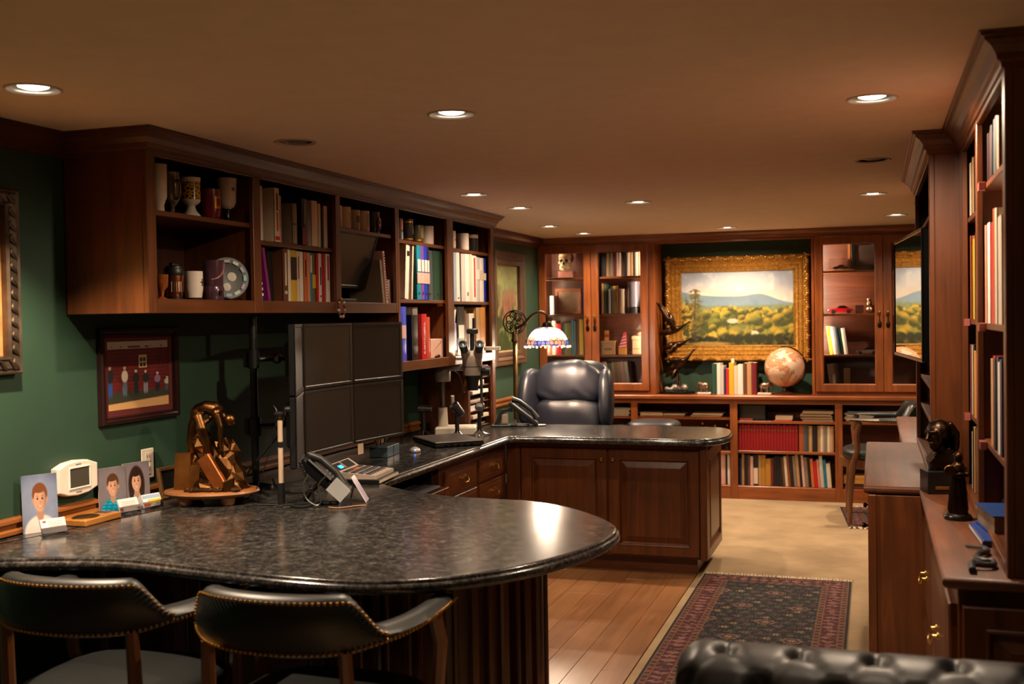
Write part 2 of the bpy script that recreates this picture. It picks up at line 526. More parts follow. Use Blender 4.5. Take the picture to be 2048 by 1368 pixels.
b = B().box(XE, WR, WB, YE, -.05, 0).box(WL, WR, YE, WF, -.05, 0)
struct(b, 'floor', carpet())
fl = struct(B().box(WL, XE - .004, WB, YE, -.05, -.009), 'floor', plain((40, 24, 14), .8))
PM = [wood('y', d, l, .34, .8, .10) for d, l in (((112, 72, 42), (156, 106, 66)), ((118, 77, 46), (162, 112, 70)), ((106, 68, 40), (150, 100, 60)), ((120, 80, 48), (166, 116, 74)))]
pw = .132; x = XE - .006; ci = 0
while x > -2.35:
    y = 2.2 - random.random() * 1.0
    while y < YE:
        ln = random.choice((.9, 1.05, 1.22)); y1 = min(y + ln, YE)
        if y1 > 3.0: put(B().box(x - pw + .0015, x, max(y, 2.6) + .0008, y1 - .0008, -.009, 0, .0012), 'plank', random.choice(PM), fl)
        y += ln
    x -= pw; ci += 1
CROWN = [(0, -.088), (.007, -.086), (.009, -.074), (.018, -.068), (.022, -.052), (.034, -.034), (.050, -.022), (.052, -.015), (.060, -.012), (.062, -.004), (.066, -.002), (.066, 0), (0, 0)]
CRN = lambda z0=H, k=1.0: [(o * k, z0 + z * k) for o, z in CROWN]
struct(crown_path([(WL, WB), (WL, 3.38)], CRN()), 'trim_1', M_DWY)
struct(crown_path([(WL, 7.215), (WL, 9.50)], CRN()), 'trim_2', M_DWY)
RAIL = [(0, CT), (.012, CT), (.022, CT + .006), (.022, CT + .018), (.010, CT + .026), (.012, CT + .040), (.020, CT + .046), (.018, CT + .056), (.006, CT + .064), (0, CT + .064)]
struct(crown_path([(WL, 2.55), (WL, 6.70)], RAIL), 'trim_3', wood('y', (92, 50, 20), (158, 96, 44)))
struct(crown_path([(WL, 7.26), (WL, 9.46)], [(o, z - CT + .86) for o, z in RAIL]), 'trim_4', wood('y', (92, 50, 20), (158, 96, 44)))
struct(B().box(WL, WL + .014, 7.3, 9.46, 0, .11, .004), 'baseboard_left', M_WY)

# ================================================================ left wall cabinets
XF = -2.51
def cab_bays(t, stiles, z0, z1, shelves, xf, xb, rail_b, rail_t, ms, my, sl=.0, face=1, ft=.02):
    """open face-frame cabinet with its face at xf, running along y"""
    xi = xf - face * ft
    for a, e in stiles: put(B().box(xi, xf, a, e, z0, z1, .002), 'stile', ms, t)
    for i in range(len(stiles) - 1):
        a, e = stiles[i][1], stiles[i + 1][0]
        put(B().box(xi, xf, a, e, z0, z0 + rail_b, .002), 'rail', my, t)
        put(B().box(xi, xf, a, e, z1 - rail_t, z1, .002), 'rail', my, t)
        for zs in shelves[i]:
            put(B().box(xb, xi - face * sl, a - .015, e + .015, zs - .02, zs, .002), 'shelf', my, t)
        put(B().box(xb, xi, a - .02, e + .02, z0 + rail_b - .018, z0 + rail_b - .001), 'bottom_panel', my, t)
    for i in range(1, len(stiles) - 1):
        c = (stiles[i][0] + stiles[i][1]) / 2
        put(B().box(xb, xi, c - .012, c + .012, z0 + .02, z1 - .02), 'divider', ms, t)
    put(B().box(xb - face * .006, xb, stiles[0][0], stiles[-1][1], z0, z1), 'back_panel', M_IN, t)
    put(B().box(xb, xi, stiles[0][0] + .018, stiles[-1][1] - .018, z1 - .035, z1 - .02), 'top_panel', my, t)
S = [(3.38, 3.435), (4.103, 4.163), (4.86, 4.908), (5.565, 5.592)]
ca = root('overhead_cabinet', 'dark wooden open overhead cabinet of three bays nearest the camera', 'cabinet', (-2.7, 4.49, 1.614), 0, 'open cabinets over the desk')
cab_bays(ca, S, 1.614, H - .002, [[1.999], [1.932], [2.045]], XF, WL + .008, .054, .09, M_WZ, M_WY)
put(B().box(WL + .002, XF - .02, 3.38, 3.398, 1.614, H - .002, .002), 'side_panel', M_WZ, ca)
put(crown_path([(WL + .001, 3.38), (XF, 3.38), (XF, 5.592)], CRN(H - .0005)), 'crown_moulding', M_WY, ca)
S2 = [(5.592, 5.62), (6.34, 6.445), (7.155, 7.215)]
cb = root('overhead_cabinet', 'tall wooden overhead cabinet of two bays with binders and paper slots below', 'cabinet', (-2.7, 6.40, 1.285), 0, 'open cabinets over the desk')
cab_bays(cb, S2, 1.285, H - .002, [[2.029, 1.692], [2.026, 1.689]], XF, WL + .008, .055, .09, M_WZ, M_WY)
put(B().box(WL + .002, XF - .02, 7.197, 7.215, CT, H - .002, .002), 'side_panel', M_WZ, cb)
put(B().box(WL + .002, XF - .02, 5.594, 5.610, 1.285, H - .002, .002), 'side_panel', M_WZ, cb)
put(B().box(XF - .02, XF, 7.155, 7.215, CT, 1.285, .002), 'stile', M_WZ, cb)
put(B().box(XF - .05, XF - .02, 6.72, 6.76, CT, 1.285, .002), 'stile', M_WZ, cb)
put(B().box(WL + .002, XF - .05, 6.72, 6.738, CT, 1.285, .002), 'side_panel', M_WZ, cb)
put(crown_path([(XF, 5.592), (XF, 7.215), (WL + .001, 7.215)], CRN(H - .0005)), 'crown_moulding', M_WY, cb)
SLOTZ = [CT + .006 + .0545 * k for k in range(8)]
for z in SLOTZ: put(B().box(WL + .01, XF - .025, 6.76, 7.155, z, z + .008, .001), 'slot_shelf', M_WY, cb)

# ================================================================ desk: continuous worktop
cp = [(-2.634, 2.752), (-2.454, 2.812), (-2.239, 2.852), (-1.94, 2.815), (-1.659, 2.775), (-1.417, 2.772), (-1.279, 2.808), (-1.15, 2.885), (-1.035, 3.008), (-.93, 3.184), (-.857, 3.395), (-.832, 3.575), (-.838, 3.69), (-.878, 3.80), (-.983, 3.955), (-1.145, 4.117), (-1.321, 4.205), (-1.495, 4.222), (-1.68, 4.245), (-1.865, 4.318), (-1.995, 4.402), (-2.082, 4.482), (-2.142, 4.58), (-2.148, 4.68)]
out = [(WL + .022, 2.66)] + catmull(cp, 5)
out += [(-2.150, 5.2), (-2.152, 5.8), (-2.153, 6.40)] + [(-2.153 + .04 * (1 - math.cos(a)), 6.40 + .07 * math.sin(a)) for a in (.5, 1.0, 1.57)]
out += [(-1.9, 6.472), (-1.5, 6.472), (-1.05, 6.465)] + catmull([(-1.05, 6.465), (-.955, 6.49), (-.878, 6.57), (-.84, 6.70), (-.836, 6.82), (-.85, 7.0), (-.89, 7.14), (-.96, 7.225), (-1.05, 7.25)], 4)[1:]
out += [(-1.6, 7.25), (-2.2, 7.25), (WL + .003, 7.25), (WL + .003, 2.66)]
def offset_poly(P, d):
    n = len(P); R = []
    for i in range(n):
        p, q, r = Vector(P[i - 1]), Vector(P[i]), Vector(P[(i + 1) % n])
        a, c = (q - p).normalized(), (r - q).normalized()
        na, nc = Vector((-a.y, a.x)), Vector((-c.y, c.x))
        m_ = (na + nc) / max(.35, 1 + na.dot(nc))
        R.append((q.x + m_.x * d, q.y + m_.y * d))
    return R
def slab(P, prof, b=None):
    b = b or B(); rs = []
    for d, z in prof: rs.append([(x, y, z) for x, y in offset_poly(P, d)])
    b.smooth = True
    return b.rings(rs)
NOSE = [(.026, .044), (.016, .0435), (.012, .040), (.011, .034), (.005, .031), (.001, .026), (0, .018), (.002, .009), (.008, .003), (.020, 0)]
M_STONE = granite()
ws = slab(out, [(d, CT - .044 + z) for d, z in NOSE])
single(ws, 'worktop', M_STONE, 'polished dark stone desk worktop with rounded end and far peninsula', 'worktop', sharp=.9)

# ================================================================ base cabinets
ZB = CT - .046
RAISED = [(0, 0), (0, .017), (.004, .021), (.056, .021), (.060, .024), (.066, .022), (.072, .010), (.076, .006), (.080, .006), (.112, .018), (.116, .020), (.120, .020)]
DRAWER = [(0, 0), (0, .014), (.003, .017), (.010, .018), (.026, .024), (.030, .024)]
def door(t, kind, u0, u1, v0, v1, O, face, m, name='door', prof=RAISED):
    U, V, N = FACE[face]
    b = B().nest((u0 + u1) / 2, (v0 + v1) / 2, u1 - u0, v1 - v0, prof).basis(O, U, V, N)
    b.smooth = True
    return put(b, name, m, t, sharp=.35)
def knob(t, p, face, r=.012, m=None):
    U, V, N = FACE[face]
    b = B().lathe([(.004, 0), (.004, .010), (r * .8, .014), (r, .020), (r * .8, .027), (.001, .029)], n=14, cap0=True, cap1=True).basis(p, U, V, N)
    return put(b, 'knob', m or M_BRASS, t)
def bail(t, p, face, w_=.075):
    U, V, N = FACE[face]
    b = B()
    for s in (-1, 1): b.lathe([(.012, 0), (.012, .003), (.005, .005), (.004, .016), (.006, .018), (.001, .021)], (s * w_ / 2, 0, 0), 12, cap0=True)
    b.tube([(-w_ / 2, 0, .016), (-w_ / 2 + .004, -.020, .022), (-w_ / 4, -.030, .024), (0, -.026, .025), (w_ / 4, -.030, .024), (w_ / 2 - .004, -.020, .022), (w_ / 2, 0, .016)], .0035, 6)
    b.basis(p, U, V, N)
    return put(b, 'handle', M_BRASS, t)
# drawer unit under the left run
du = root('drawer_cabinet', 'wooden drawer cabinet under the worktop corner with brass bail handles', 'cabinet', (-2.5, 6.0, 0))
put(B().box(WL + .003, -2.225, 5.44, 6.564, .10, ZB, .003), 'carcass', M_DWZ, du)
put(B().box(WL + .003, -2.29, 5.45, 6.60, 0, .10), 'toe_kick', M_DWY, du)
for u0, u1 in ((5.50, 5.985), (6.035, 6.485)):
    z = .745
    for hgt in (.135, .135, .16, .16):
        d = door(du, 0, u0, u1, z - hgt, z, (-2.225, 0, 0), 'left', M_WY, 'drawer_front', DRAWER)
        bail(d, (-2.225 + .024, (u0 + u1) / 2, z - hgt / 2 + .01), 'left'); z -= hgt + .016
# peninsula
pn = root('peninsula_cabinet', 'wooden peninsula cabinet with two raised panel doors and brass knobs', 'cabinet', (-1.55, 6.88, 0))
put(B().box(-2.222, -.975, 6.585, 7.20, .10, ZB, .003), 'carcass', M_DWZ, pn)
put(B().box(-2.19, -1.03, 6.65, 7.14, 0, .10), 'toe_kick', M_DWX, pn)
put(B().box(-2.222, -2.13, 6.565, 6.585, .10, ZB, .002), 'stile', M_DWZ, pn)
put(B().box(-.998, -.955, 6.555, 6.60, .10, ZB, .004), 'corner_post', M_DWZ, pn)
put(B().box(-2.13, -.998, 6.567, 6.585, .765, ZB, .002), 'rail', M_DWX, pn)
for k, (u0, u1) in enumerate(((-2.125, -1.570), (-1.558, -1.003))):
    d = door(pn, 0, u0, u1, .115, .765, (0, 6.585, 0), 'far', M_DWZ)
    knob(d, ((-1.600, -1.528)[k], 6.585 - .020, .70), 'far', .014)
e = B().nest(6.90, .43, .60, .66, RAISED).basis((-.975, 0, 0), (0, 1, 0), (0, 0, 1), (1, 0, 0)); e.smooth = True
put(e, 'end_panel', M_DWZ, pn, sharp=.35)
# near desk base
nb = root('desk_cabinet', 'dark wooden panelled desk cabinet behind the two near chairs', 'cabinet', (-2.3, 3.8, 0))
put(B().box(WL + .003, -1.83, 3.46, 4.16, .08, ZB, .003), 'carcass', M_DWZ, nb)
put(B().box(WL + .003, -1.86, 3.52, 4.10, 0, .08), 'toe_kick', M_DWX, nb)
for u0, u1 in ((-2.86, -2.36), (-2.34, -1.85)): door(nb, 0, u0, u1, .12, .76, (0, 3.46, 0), 'far', M_DWZ, 'panel')
pd = root('desk_pedestal', 'rounded wooden pedestal of vertical staves under the desk end', 'pedestal', (-1.445, 3.55, 0))
put(B().lathe([(.335, 0), (.335, ZB)], (-1.445, 3.55, 0), 48, cap0=True, cap1=True), 'core', M_DWZ, pd)
put(B().lathe([(.374, 0), (.374, .09), (.366, .10), (.336, .10)], (-1.445, 3.55, 0), 48, cap0=True, cap1=True), 'base_moulding', M_DWX, pd)
na = 40
for k in range(na):
    a0 = 2 * math.pi * k / na; wd = .62 if k % 2 == 0 else .30; ro = .362 if k % 2 == 0 else .371
    a1 = a0 + 2 * math.pi / na * wd; q = (a1 - a0)
    poly = [(-1.445 + r * math.cos(a), 3.55 + r * math.sin(a)) for r, a in ((.33, a0), (ro - .006, a0), (ro, a0 + q * .2), (ro, a0 + q * .8), (ro - .006, a1), (.33, a1))]
    put(B().prism(poly, .10, ZB), 'stave', M_DWZ, pd)
kt = root('keyboard_tray', 'pull-out wooden keyboard tray below the worktop corner', 'tray', (-2.35, 5.0, .66))
put(B().box(-2.62, -2.15, 4.55, 5.40, .664, .684, .003), 'board', M_WY, kt)
put(B().box(-2.66, -2.62, 4.55, 5.40, .664, .72, .003), 'stop', M_WY, kt)
for yy in (4.535, 5.40): put(B().box(-2.70, -2.25, yy, yy + .015, .664, ZB), 'runner', M_STEEL, kt)

# ================================================================ far wall built-in
YF = 9.46; YU = 9.50
CF = wood('x', (88, 42, 15), (164, 88, 37)); CFZ = wood('z', (88, 42, 15), (164, 88, 37))
CIN = wood('x', (84, 40, 17), (150, 78, 38), .5)
lb = root('low_bookcase', 'long low wooden bookcase along the far wall below the ledge', 'bookcase', (-1.1, 9.66, 0))
LST = [(-2.875, -2.82), (-2.037, -1.979), (-1.176, -1.113), (-.314, -.254), (.46, .50), (.66, .715)]
LSH = [[.695, .40], [.695, .40], [.667, .411], [.67, .40], [.667, .411]]
for a, e in LST: put(B().box(a, e, YF, YF + .02, 0, .845, .002), 'stile', CFZ, lb)
for i in range(5):
    a, e = LST[i][1], LST[i + 1][0]
    put(B().box(a, e, YF, YF + .02, 0, .111, .002), 'rail', CF, lb)
    put(B().box(a, e, YF, YF + .02, .812, .845, .002), 'rail', CF, lb)
    for z in LSH[i]: put(B().box(a - .02, e + .02, YF + .025, WF - .012, z - .022, z, .002), 'shelf', CF, lb)
    put(B().box(a - .02, e + .02, YF + .02, WF - .012, .092, .110), 'bottom_panel', CF, lb)
for a, e in LST[1:-1]: put(B().box((a + e) / 2 - .012, (a + e) / 2 + .012, YF + .02, WF - .012, 0, .845), 'divider', CFZ, lb)
put(B().box(WL + .003, WR - .003, WF - .010, WF - .002, 0, .845), 'back_panel', CIN, lb)
single(B().box(WL + .002, WR - .003, YF - .022, WF - .002, .848, CB + .005, .008), 'ledge', CF, 'polished wooden ledge running along the far wall', 'ledge')
ZL = CB + .005
def glass_cab(x0, x1, mid, glabel, sh, pucks):
    t = root('display_cabinet', glabel, 'cabinet', ((x0 + x1) / 2, 9.68, ZL), 0, 'glass fronted display cabinets')
    put(B().box(x0, x0 + .02, YU + .02, WF - .006, ZL, H - .004), 'side_panel', CFZ, t)
    put(B().box(x1 - .02, x1, YU + .02, WF - .006, ZL, H - .004), 'side_panel', CFZ, t)
    put(B().box(x0, x1, WF - .008, WF - .002, ZL, H - .004), 'back_panel', CIN, t)
    put(B().box(x0 + .02, x1 - .02, YU + .02, WF - .008, ZL, ZL + .02), 'bottom_panel', CF, t)
    put(B().box(x0 + .02, x1 - .02, YU + .02, WF - .008, 2.205, 2.222), 'top_panel', CF, t)
    put(B().box(x0, x1, YU, YU + .02, 2.212, H - .004, .002), 'rail', CF, t)
    for z in sh: put(B().box(x0 + .02, x1 - .02, YU + .035, WF - .008, z - .02, z, .002), 'shelf', CF, t)
    for k, (a, e) in enumerate(((x0 + .004, mid - .002), (mid + .002, x1 - .004))):
        U, V, N = FACE['far']
        z0, z1 = ZL + .034, 2.212; cx, cz = (a + e) / 2, (z0 + z1) / 2
        b = B().nest(cx, cz, e - a, z1 - z0, [(0, 0), (0, .017), (.004, .020), (.060, .020), (.066, .016), (.068, .010), (.068, 0)], False).basis((0, YU, 0), U, V, N)
        b.smooth = True
        d = put(b, 'door', CFZ, t, sharp=.35)
        put(B().box(a + .066, e - .066, YU - .007, YU - .003, z0 + .066, z1 - .066), 'pane', M_GLASS, d)
        kx = mid - .032 if k == 0 else mid + .034
        hb = B().lathe([(.004, 0), (.004, .012), (.012, .018), (.015, .025), (.011, .032), (.001, .034)], (kx, 1.575, .02), 14, cap1=True)
        hb.basis((0, YU, 0), U, V, N); put(hb, 'knob', M_BRASS, d)
        pl = B()
        pl.tube([(kx, 1.56, .028), (kx, 1.53, .030), (kx, 1.50, .026)], [.004, .004, .006], 8)
        pl.ball((kx, 1.475, .024), (.017, .030, .006), 12, 8); pl.basis((0, YU, 0), U, V, N)
        put(pl, 'pendant_pull', M_DBRONZE, d)
    put(B().box(x0, x1, YU, YU + .02, ZL, ZL + .034, .002), 'rail', CF, t)
    for sx_, za_, zb_, pw_ in pucks:                    # slim light strips hidden behind the door stiles
        px_ = x0 + .026 if sx_ > 0 else x1 - .026
        put(B().box(px_ - .004, px_ + .004, 9.528, 9.536, za_, zb_, .001), 'light_strip', glow((1, .85, .62), 3), t)
        ld = D.lights.new('strip', 'AREA'); ld.shape = 'RECTANGLE'; ld.size = zb_ - za_; ld.size_y = .01; ld.energy = pw_; ld.color = WARM
        lo = D.objects.new('lamp', ld); COL.objects.link(lo); lo.parent = t
        dv = Vector((sx_ * .75, .66, 0)).normalized(); zx = -dv; xx = Vector((0, 0, 1)); yy = zx.cross(xx)
        lo.matrix_local = Matrix.Translation((px_ + sx_ * .008 - (x0 + x1) / 2, 9.542 - 9.68, (za_ + zb_) / 2 - ZL)) @ Matrix((xx, yy, zx)).transposed().to_4x4()
    return t
SHL = [1.932, 1.601, 1.233]; SHR = [1.929, 1.569, 1.225]
glass_cab(-2.877, -1.872, -2.389, 'glass fronted wooden cabinet left of the landscape with skull and books', SHL, ((1, 1.25, 2.18, 3.6), (-1, 1.25, 2.18, 4.0)))
glass_cab(-.47, .63, .076, 'glass fronted wooden cabinet right of the landscape with model cars', SHR, ((1, 1.24, 2.18, 9.0),))
nf = root('niche_frame', 'wooden frame around the recessed niche holding the large landscape', 'frame', (-1.17, 9.5, ZL))
put(B().box(-1.872, -1.818, YU, WF - .004, ZL, H - .004, .003), 'side_panel', CFZ, nf)
put(B().box(-.494, -.470, YU, WF - .004, ZL, H - .004, .003), 'side_panel', CFZ, nf)
put(B().box(-1.818, -.494, YU, YU + .02, 2.202, H - .004, .003), 'rail', CF, nf)
struct(crown_path([(WL + .06, YU), (WR, YU)], CRN(H - .0008, .75)), 'trim_5', CF)

# ================================================================ right wall: consoles, tower and bookcases
RW = wood('z', (62, 30, 13), (118, 63, 29)); RWY = wood('y', (62, 30, 13), (118, 63, 29)); RWT = wood('y', (62, 31, 14), (116, 62, 29), .5, 1.0, .04)
def console(name, lab, xf, y0, y1, near_panel=True):
    t = root(name, lab, 'cabinet', ((xf + WR) / 2, (y0 + y1) / 2, 0), 0, 'wooden consoles along the right wall')
    put(B().box(xf + .02, WR - .003, y0 + .004, y1 - .004, .09, CB - .036, .003), 'carcass', RW, t)
    put(B().box(xf + .07, WR - .003, y0 + .03, y1 - .004, 0, .09), 'toe_kick', RWY, t)
    return t
XN, XT, XB2 = .165, -.045, .135        # console edges: near, tower, far
c1 = console('console', 'low wooden console under the near bookcase carrying bronze figures', XN + .02, 3.10, 4.60)
put(slab([(XN, 3.062), (WR - .004, 3.062), (WR - .004, 4.604), (XN, 4.604)], [(.010, CB), (.004, CB - .003), (0, CB - .010), (0, CB - .020), (.005, CB - .028), (.014, CB - .033)]), 'top', RWT, c1)
for y0, y1 in ((3.13, 3.93), (3.97, 4.575)):
    for z0, z1 in ((.435, .795), (.105, .405)):
        d = door(c1, 0, -y1, -y0, z0, z1, (XN + .04, 0, 0), 'right', RW, 'drawer_front', [(0, 0), (0, .016), (.004, .022), (.012, .024), (.040, .030), (.044, .030)])
        bail(d, (XN + .010, (y0 + y1) / 2, z0 + .17), 'right', .09)
door(c1, 0, XN + .05, WR - .02, .12, .80, (0, 3.104, 0), 'far', RW, 'end_panel')
c2 = console('console', 'projecting wooden console below the television tower', XT + .02, 4.61, 6.19)
put(slab([(XT, 4.606), (WR - .004, 4.606), (WR - .004, 6.194), (XT, 6.194)], [(.010, CB), (.004, CB - .003), (0, CB - .010), (0, CB - .020), (.005, CB - .028), (.014, CB - .033)]), 'top', RWT, c2)
put(B().box(XT + .016, XT + .05, 4.600, 4.64, 0, CB - .034, .004), 'corner_post', RW, c2)
for y0, y1 in ((4.68, 5.16), (5.18, 5.66), (5.68, 6.16)):
    d = door(c2, 0, -y1, -y0, .12, .82, (XT + .04, 0, 0), 'right', RW); knob(d, (XT + .02, y0 + .04, .70), 'right', .012, M_DBRONZE)
c3 = console('console', 'low wooden console beyond the television tower', XB2 + .02, 6.20, 7.70)
put(slab([(XB2, 6.196), (WR - .004, 6.196), (WR - .004, 7.72), (XB2, 7.72)], [(.010, CB), (.004, CB - .003), (0, CB - .010), (0, CB - .020), (.005, CB - .028), (.014, CB - .033)]), 'top', RWT, c3)
for y0, y1 in ((6.24, 6.95), (6.97, 7.68)): door(c3, 0, -y1, -y0, .12, .82, (XB2 + .04, 0, 0), 'right', RW)
def tall_case(name, lab, xf, stiles, shelves, side0, rail_b=.03):
    t = root(name, lab, 'bookcase', ((xf + WR) / 2, (stiles[0][0] + stiles[-1][1]) / 2, CB), 0, 'tall bookcases along the right wall')
    cab_bays(t, stiles, CB + .001, H - .002, shelves, xf, WR - .01, rail_b, .10, RW, RWY, face=-1)
    put(B().box(xf + .02, WR - .004, stiles[0][0], stiles[0][0] + .02, CB + .001, H - .002, .002), 'side_panel', RW, t)
    put(B().box(xf + .02, WR - .004, stiles[-1][1] - .02, stiles[-1][1], CB + .001, H - .002, .002), 'side_panel', RW, t)
    return t
XK, XTW = .323, .212
RS1 = [1.985, 1.535, 1.155]; RS2 = [1.93, 1.545, 1.19]
k1 = tall_case('tall_bookcase', 'tall wooden bookcase nearest the camera on the right with crown moulding', XK, [(3.085, 3.14), (3.90, 3.95), (4.52, 4.652)], [RS1, RS2], 0)
put(crown_path([(XK, 4.652), (XK, 3.085), (WR - .003, 3.085)], CRN(H - .0005)), 'crown_moulding', RWY, k1)
k2 = tall_case('tower_bookcase', 'projecting wooden bookcase tower that holds the television', XTW, [(4.66, 4.72), (6.16, 6.24)], [[2.0, 1.25, 1.10]], 0)
put(crown_path([(WR - .003, 6.24), (XTW, 6.24), (XTW, 4.66), (WR - .003, 4.66)], CRN(H - .0005)), 'crown_moulding', RWY, k2)
k3 = tall_case('tall_bookcase', 'tall wooden bookcase beyond the television tower', XK, [(6.25, 6.31), (6.96, 7.01), (7.63, 7.69)], [RS1, RS1], 0)
put(crown_path([(XK, 7.69), (XK, 6.25)], CRN(H - .0005)), 'crown_moulding', RWY, k3)

# television on a wall arm
tv = root('television', 'flat black television screen reflecting the landscape', 'television', (.17, 5.42, 1.36))
A, E_ = Vector((.196, 4.93, 0)), Vector((.103, 5.90, 0))
U = (A - E_).normalized(); W_ = (A - E_).length; Nn = Vector((U.y, -U.x, 0))
if Nn.x > 0: Nn = -Nn
bz = (E_ + U * (W_ / 2) + Vector((0, 0, 1.645)), U, (0, 0, 1), Nn)
put(B().box(-W_ / 2, W_ / 2, -.285, .285, -.045, 0, .006).basis(*bz), 'housing', M_BLACKG, tv)
put(B().nest(0, 0, W_, .57, [(0, 0), (0, .004), (.012, .005), (.016, .001)], False).basis(*bz), 'bezel', M_BLACKG, tv)
def screen_mat():
    m, nt, N, L, b = new_mat('screen')
    b.inputs['Base Color'].default_value = (.004, .004, .005, 1); b.inputs['Roughness'].default_value = .02
    b.inputs['IOR'].default_value = 1.8; b.inputs['Coat Weight'].default_value = 1; b.inputs['Coat Roughness'].default_value = .01; b.inputs['Coat IOR'].default_value = 1.7
    return m
M_SCREEN = screen_mat()
put(B().box(-W_ / 2 + .014, W_ / 2 - .014, -.272, .272, 0, .0015).basis(*bz), 'screen', M_SCREEN, tv)
put(B().box(.20, .60, 5.40, 5.44, 1.60, 1.66, .004), 'wall_arm', M_BLACK, tv)

# ================================================================ books
CO = dict(white=(222, 210, 196), cream=(206, 186, 160), rust=(150, 72, 40), rose=(205, 160, 148), taupe=(128, 112, 92), black=(24, 22, 22), brown=(96, 58, 38), yellow=(206, 164, 36), orange=(196, 100, 44), salmon=(204, 128, 102), teal=(20, 120, 140), olive=(96, 92, 52), red=(182, 30, 34), purple=(110, 62, 150), blue=(26, 52, 170), slate=(66, 76, 84), green=(30, 66, 48), grey=(120, 112, 108), sky=(150, 170, 190), silver=(186, 178, 170), navy=(30, 34, 66), tan=(176, 134, 88), maroon=(104, 24, 32), ochre=(168, 118, 40), magenta=(122, 28, 104), lilac=(150, 130, 180), crimson=(140, 18, 24))
def cover(c, r=.42): return plain(CO[c], r, vary=.05)
FR = {'left': ((0, 1, 0), (-1, 0, 0)), 'far': ((1, 0, 0), (0, 1, 0)), 'right': ((0, -1, 0), (1, 0, 0))}
def book_b(w, h, d, lean=0.0, round_=True):
    """a: along shelf, b: depth from the spine, c: up"""
    t = min(.003, w * .16); b = B()
    b.box(0, t, .002, d, 0, h); b.box(w - t, w, .002, d, 0, h)
    sp = [(0, .003), (w * .25, .0006), (w * .5, 0), (w * .75, .0006), (w, .003), (w, .006), (0, .006)]
    b.rings([[(x, y, 0) for x, y in sp], [(x, y, h) for x, y in sp]])
    b.mi = 1; b.box(t, w - t, .005, d - .003, .002, h - .003); b.mi = 0
    if lean:
        ca, sa = math.cos(lean), math.sin(lean); dz = 0 if lean > 0 else 0
        pv = w if lean > 0 else 0.0
        b.v = [(pv + (x - pv) * ca + z * sa, y, -(x - pv) * sa + z * ca) for x, y, z in b.v]
        mz = min(p[2] for p in b.v); b.v = [(x, y, z - mz) for x, y, z in b.v]
    return b
NPUSH = 0
def book(face, u, front, z, w, h, d, col, label, lean=0.0, group=None, deco=None, kind='book', cat='book'):
    U, Dp = FR[face]; U, Dp = Vector(U), Vector(Dp)
    O = {'left': (front, u, z), 'far': (u, front, z), 'right': (front, u, z)}[face]
    b = book_b(w, h, d, lean).basis(O, U, Dp, (0, 0, 1))
    o = single(b, kind, [cover(col), M_PAGE], label, cat, group, sharp=.5)
    if deco and not lean:      # printed patches on the spine: (v0, v1, colour) as fractions of the height
        for v0, v1, c, *k in deco:
            pw_ = k[0] if k else .8
            q = B().box(w * (1 - pw_) / 2, w * (1 + pw_) / 2, -.0012, .0004, h * v0, h * v1).basis(O, U, Dp, (0, 0, 1))
            put(q, 'spine_label', cover(c), o)
    return o
def shelf_row(face, items, u0, u1, front, z, loc, group, d=.17, kind='book', noun='book', jit=.012, fit=True, side=False):
    tot = sum(i[0] for i in items); k = (u1 - u0) / tot if fit else 1.0
    u = u0; s = -1 if face == 'right' else 1; cnt = {}
    for n, it in enumerate(items):
        w, h, c = it[0] * k, it[1], it[2]; ex = it[3] if len(it) > 3 else {}
        ln = ex.get('lean', 0); dd = ex.get('d', d); fr = ex.get('p', random.uniform(-jit, 0))
        fsign = {'left': 1, 'far': -1, 'right': -1}[face]
        us, ww = u, w - .0015
        if side and w > .075: fr = .025; us, ww = u + .044, w - .0455
        nm = ex.get('n', noun)
        lab = f"{ex.get('c', c)} {nm}, {ORD[n]} from the left on {loc}"
        book(face, us * 1.0, front + fsign * fr, z, ww, h, dd, c, lab, ln, group, ex.get('deco'), ex.get('k', kind), ex.get('cat', 'book'))
        u += s * w
def I(ws, hs, cs): return [(w, h, c) for w, h, c in zip(ws, hs, cs.split())]
XB = -2.545
r1 = I([.024, .026, .025, .083, .025, .042, .08, .09, .096, .032, .031, .024, .021, .034], [.243, .24, .242, .239, .225, .215, .185, .215, .215, .214, .212, .213, .205, .206], 'white cream white cream rust rose taupe black cream white cream white black white')
r1[3] += (dict(deco=[(.03, .10, 'red'), (.2, .55, 'red', .25), (.58, .9, 'black', .25)]),)
r1[7] += (dict(deco=[(.0, .36, 'maroon', 1.0), (.45, .9, 'taupe', .2)]),)
r1[5] += (dict(deco=[(.3, .7, 'grey', .25)]),)
r1[6] += (dict(deco=[(.47, .5, 'black', 1.0)]),)
shelf_row('left', r1, 4.175, 4.845, XB, 1.932, 'the upper shelf of the second cabinet bay', 'paperbacks on the upper shelf of the second bay', side=True, noun='paperback')
r2 = I([.045, .04, .05, .03, .03, .028, .028, .028, .032, .025, .03, .027, .04], [.24, .243, .24, .236, .235, .235, .234, .234, .235, .236, .236, .237, .237], 'brown white yellow cream white orange salmon teal olive red white red white')
r2[0] += (dict(deco=[(.3, .92, 'cream', .3), (.14, .2, 'silver', .5)]),)
r2[2] += (dict(deco=[(.42, .86, 'black', 1.0)]),)
r2[3] += (dict(deco=[(.45, .9, 'rust', .25)]),)
r2[5] += (dict(deco=[(.5, .85, 'black', .3)]),)
r2[7] += (dict(deco=[(.6, .95, 'white', .5)]),)
r2[8] += (dict(deco=[(.28, .56, 'yellow', 1.0)]),)
r2[10] += (dict(deco=[(.35, .72, 'black', .28), (.1, .14, 'black', .3)]),)
r2[12] += (dict(deco=[(.45, .95, 'red', .3)]),)
shelf_row('left', r2, 4.405, 4.858, XB, 1.668, 'the lower shelf of the second cabinet bay', 'books on the lower shelf of the second bay')
